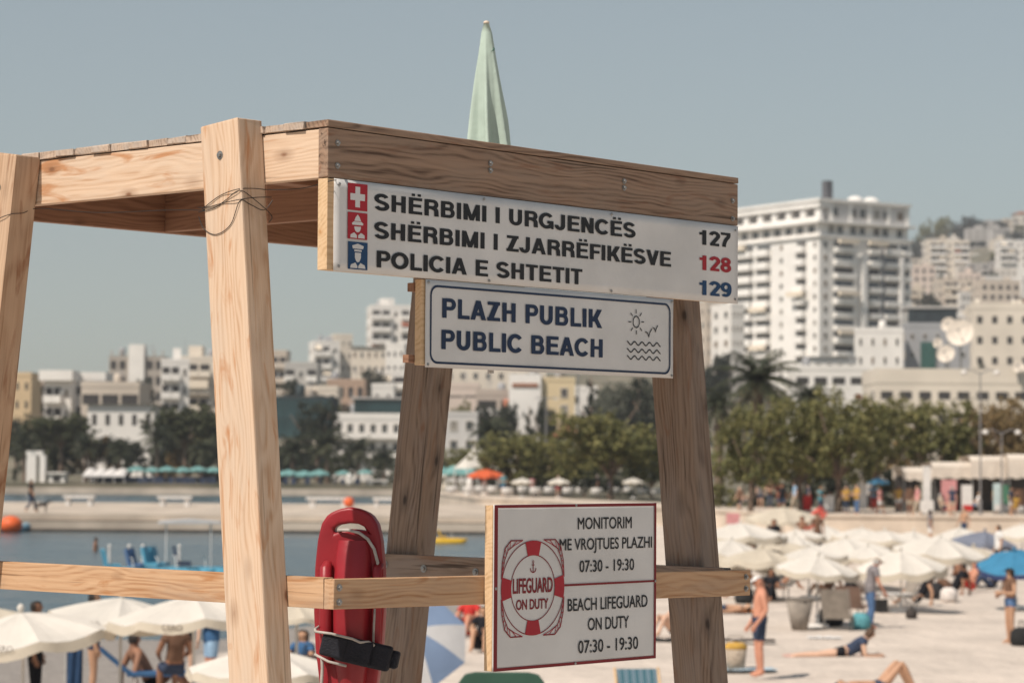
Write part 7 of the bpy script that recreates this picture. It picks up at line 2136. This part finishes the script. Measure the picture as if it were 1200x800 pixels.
# lamp posts
def lamp(label, px, pyt, d, arm=1):
    b = P(px, 604, d); h = zat(px, pyt, d) - .82
    o = thing('lamp_post', label, 'lamp post', (b.x, b.y, .82), 0, 'lamp posts on the promenade')
    MB().tube([(0, 0, 0), (0, 0, .8), (0, 0, .82), (0, 0, h)], [.10, .10, .055, .035], 10).build('post', mat('lamp_grey', (.22, .21, .21), .5), o)
    for s in (-1, 1):
        MB().tube([(0, 0, h - .1), (s * .5, 0, h + .15), (s * .9, 0, h + .1)], .03, 6).build('arm', MATS['lamp_grey'], o)
        MB().lathe([(.05, .12), (.18, .02), (.17, -.10), (.04, -.14)], 10, (s * .9, 0, h + .0)).build('lamp_head', M_BASE, o, True)
lamp('tall lamp post rising between the right hand awnings', 1149, 436, 143)
lamp('shorter lamp post at the right edge before the last awning', 1174, 506, 144)
b = P(677, 500, 250); o = thing('flagpole', 'grey flagpole rising beside the cream civic building', 'flagpole', (b.x, b.y, .9), 0)
MB().tube([(0, 0, 0), (0, 0, zat(677, 428, 250) - .9)], [.12, .07], 8).build('pole', M_METAL, o)
MB().lathe([(.02, -.1), (.12, 0), (.02, .12)], 8, (0, 0, zat(677, 428, 250) - .9)).build('finial', M_METAL, o, True)
b = P(640, 500, 240); o = thing('street_light', 'double armed street light before the cream civic building', 'street light', (b.x, b.y, .9), 0)
hh = zat(640, 466, 240) - .9
MB().tube([(0, 0, 0), (0, 0, hh)], [.1, .06], 8).build('post', MATS['lamp_grey'], o); MB().tube([(-1, 0, hh), (1, 0, hh)], .05, 6).build('arm', MATS['lamp_grey'], o)
for s in (-1, 1): MB().box((s * .9, 0, hh - .08), (.5, .2, .1)).build('lamp_head', M_BASE, o)
# red air bed standing on the promenade edge
b = P(953, 609, 124)
o = thing('air_bed', 'red orange air bed leaning at a slant near the sea wall', 'air bed', (b.x, b.y, 0), 0)
q = Matrix.Rotation(R(-42), 3, 'Y'); zc = b.z
mb = MB()
for k in range(4):
    pts = [q @ Vector((-.75 + .3 * i_, 0, -.21 + .14 * k)) + Vector((0, .1, zc)) for i_ in range(6)]
    mb.tube(pts, [.03, .08, .085, .085, .08, .03], 8)
mb.build('mattress', mat('air_bed_red', (.62, .09, .06), .4, .1), o, True)
MB().box((0, .25, zc / 2 - .25), (.5, .05, max(.4, zc - .4))).build('stand', M_POLE, o)
# ------------------------------------------------------------------ haze over the whole bay
hzm = bpy.data.materials.new('haze'); hzm.use_nodes = True
nn = hzm.node_tree.nodes; nn.remove(nn['Principled BSDF'])
pv = nn.new('ShaderNodeVolumePrincipled'); pv.inputs['Color'].default_value = (.93, .95, 1.0, 1); pv.inputs['Density'].default_value = HAZE; pv.inputs['Anisotropy'].default_value = .2
hzm.node_tree.links.new(pv.outputs[0], nn['Material Output'].inputs['Volume'])
kind(MB().box2((-1500, -80, -5), (1700, 2400, 200)).build('haze', hzm), 'stuff')
DUP = {k: v for k, v in LABELS.items() if len(v) > 1 and not all(g for _, g in v)}
print('DUP', {k: len(v) for k, v in DUP.items()}, 'LONG', [k for k in LABELS if len(k.split()) > 16 or len(k.split()) < 4])
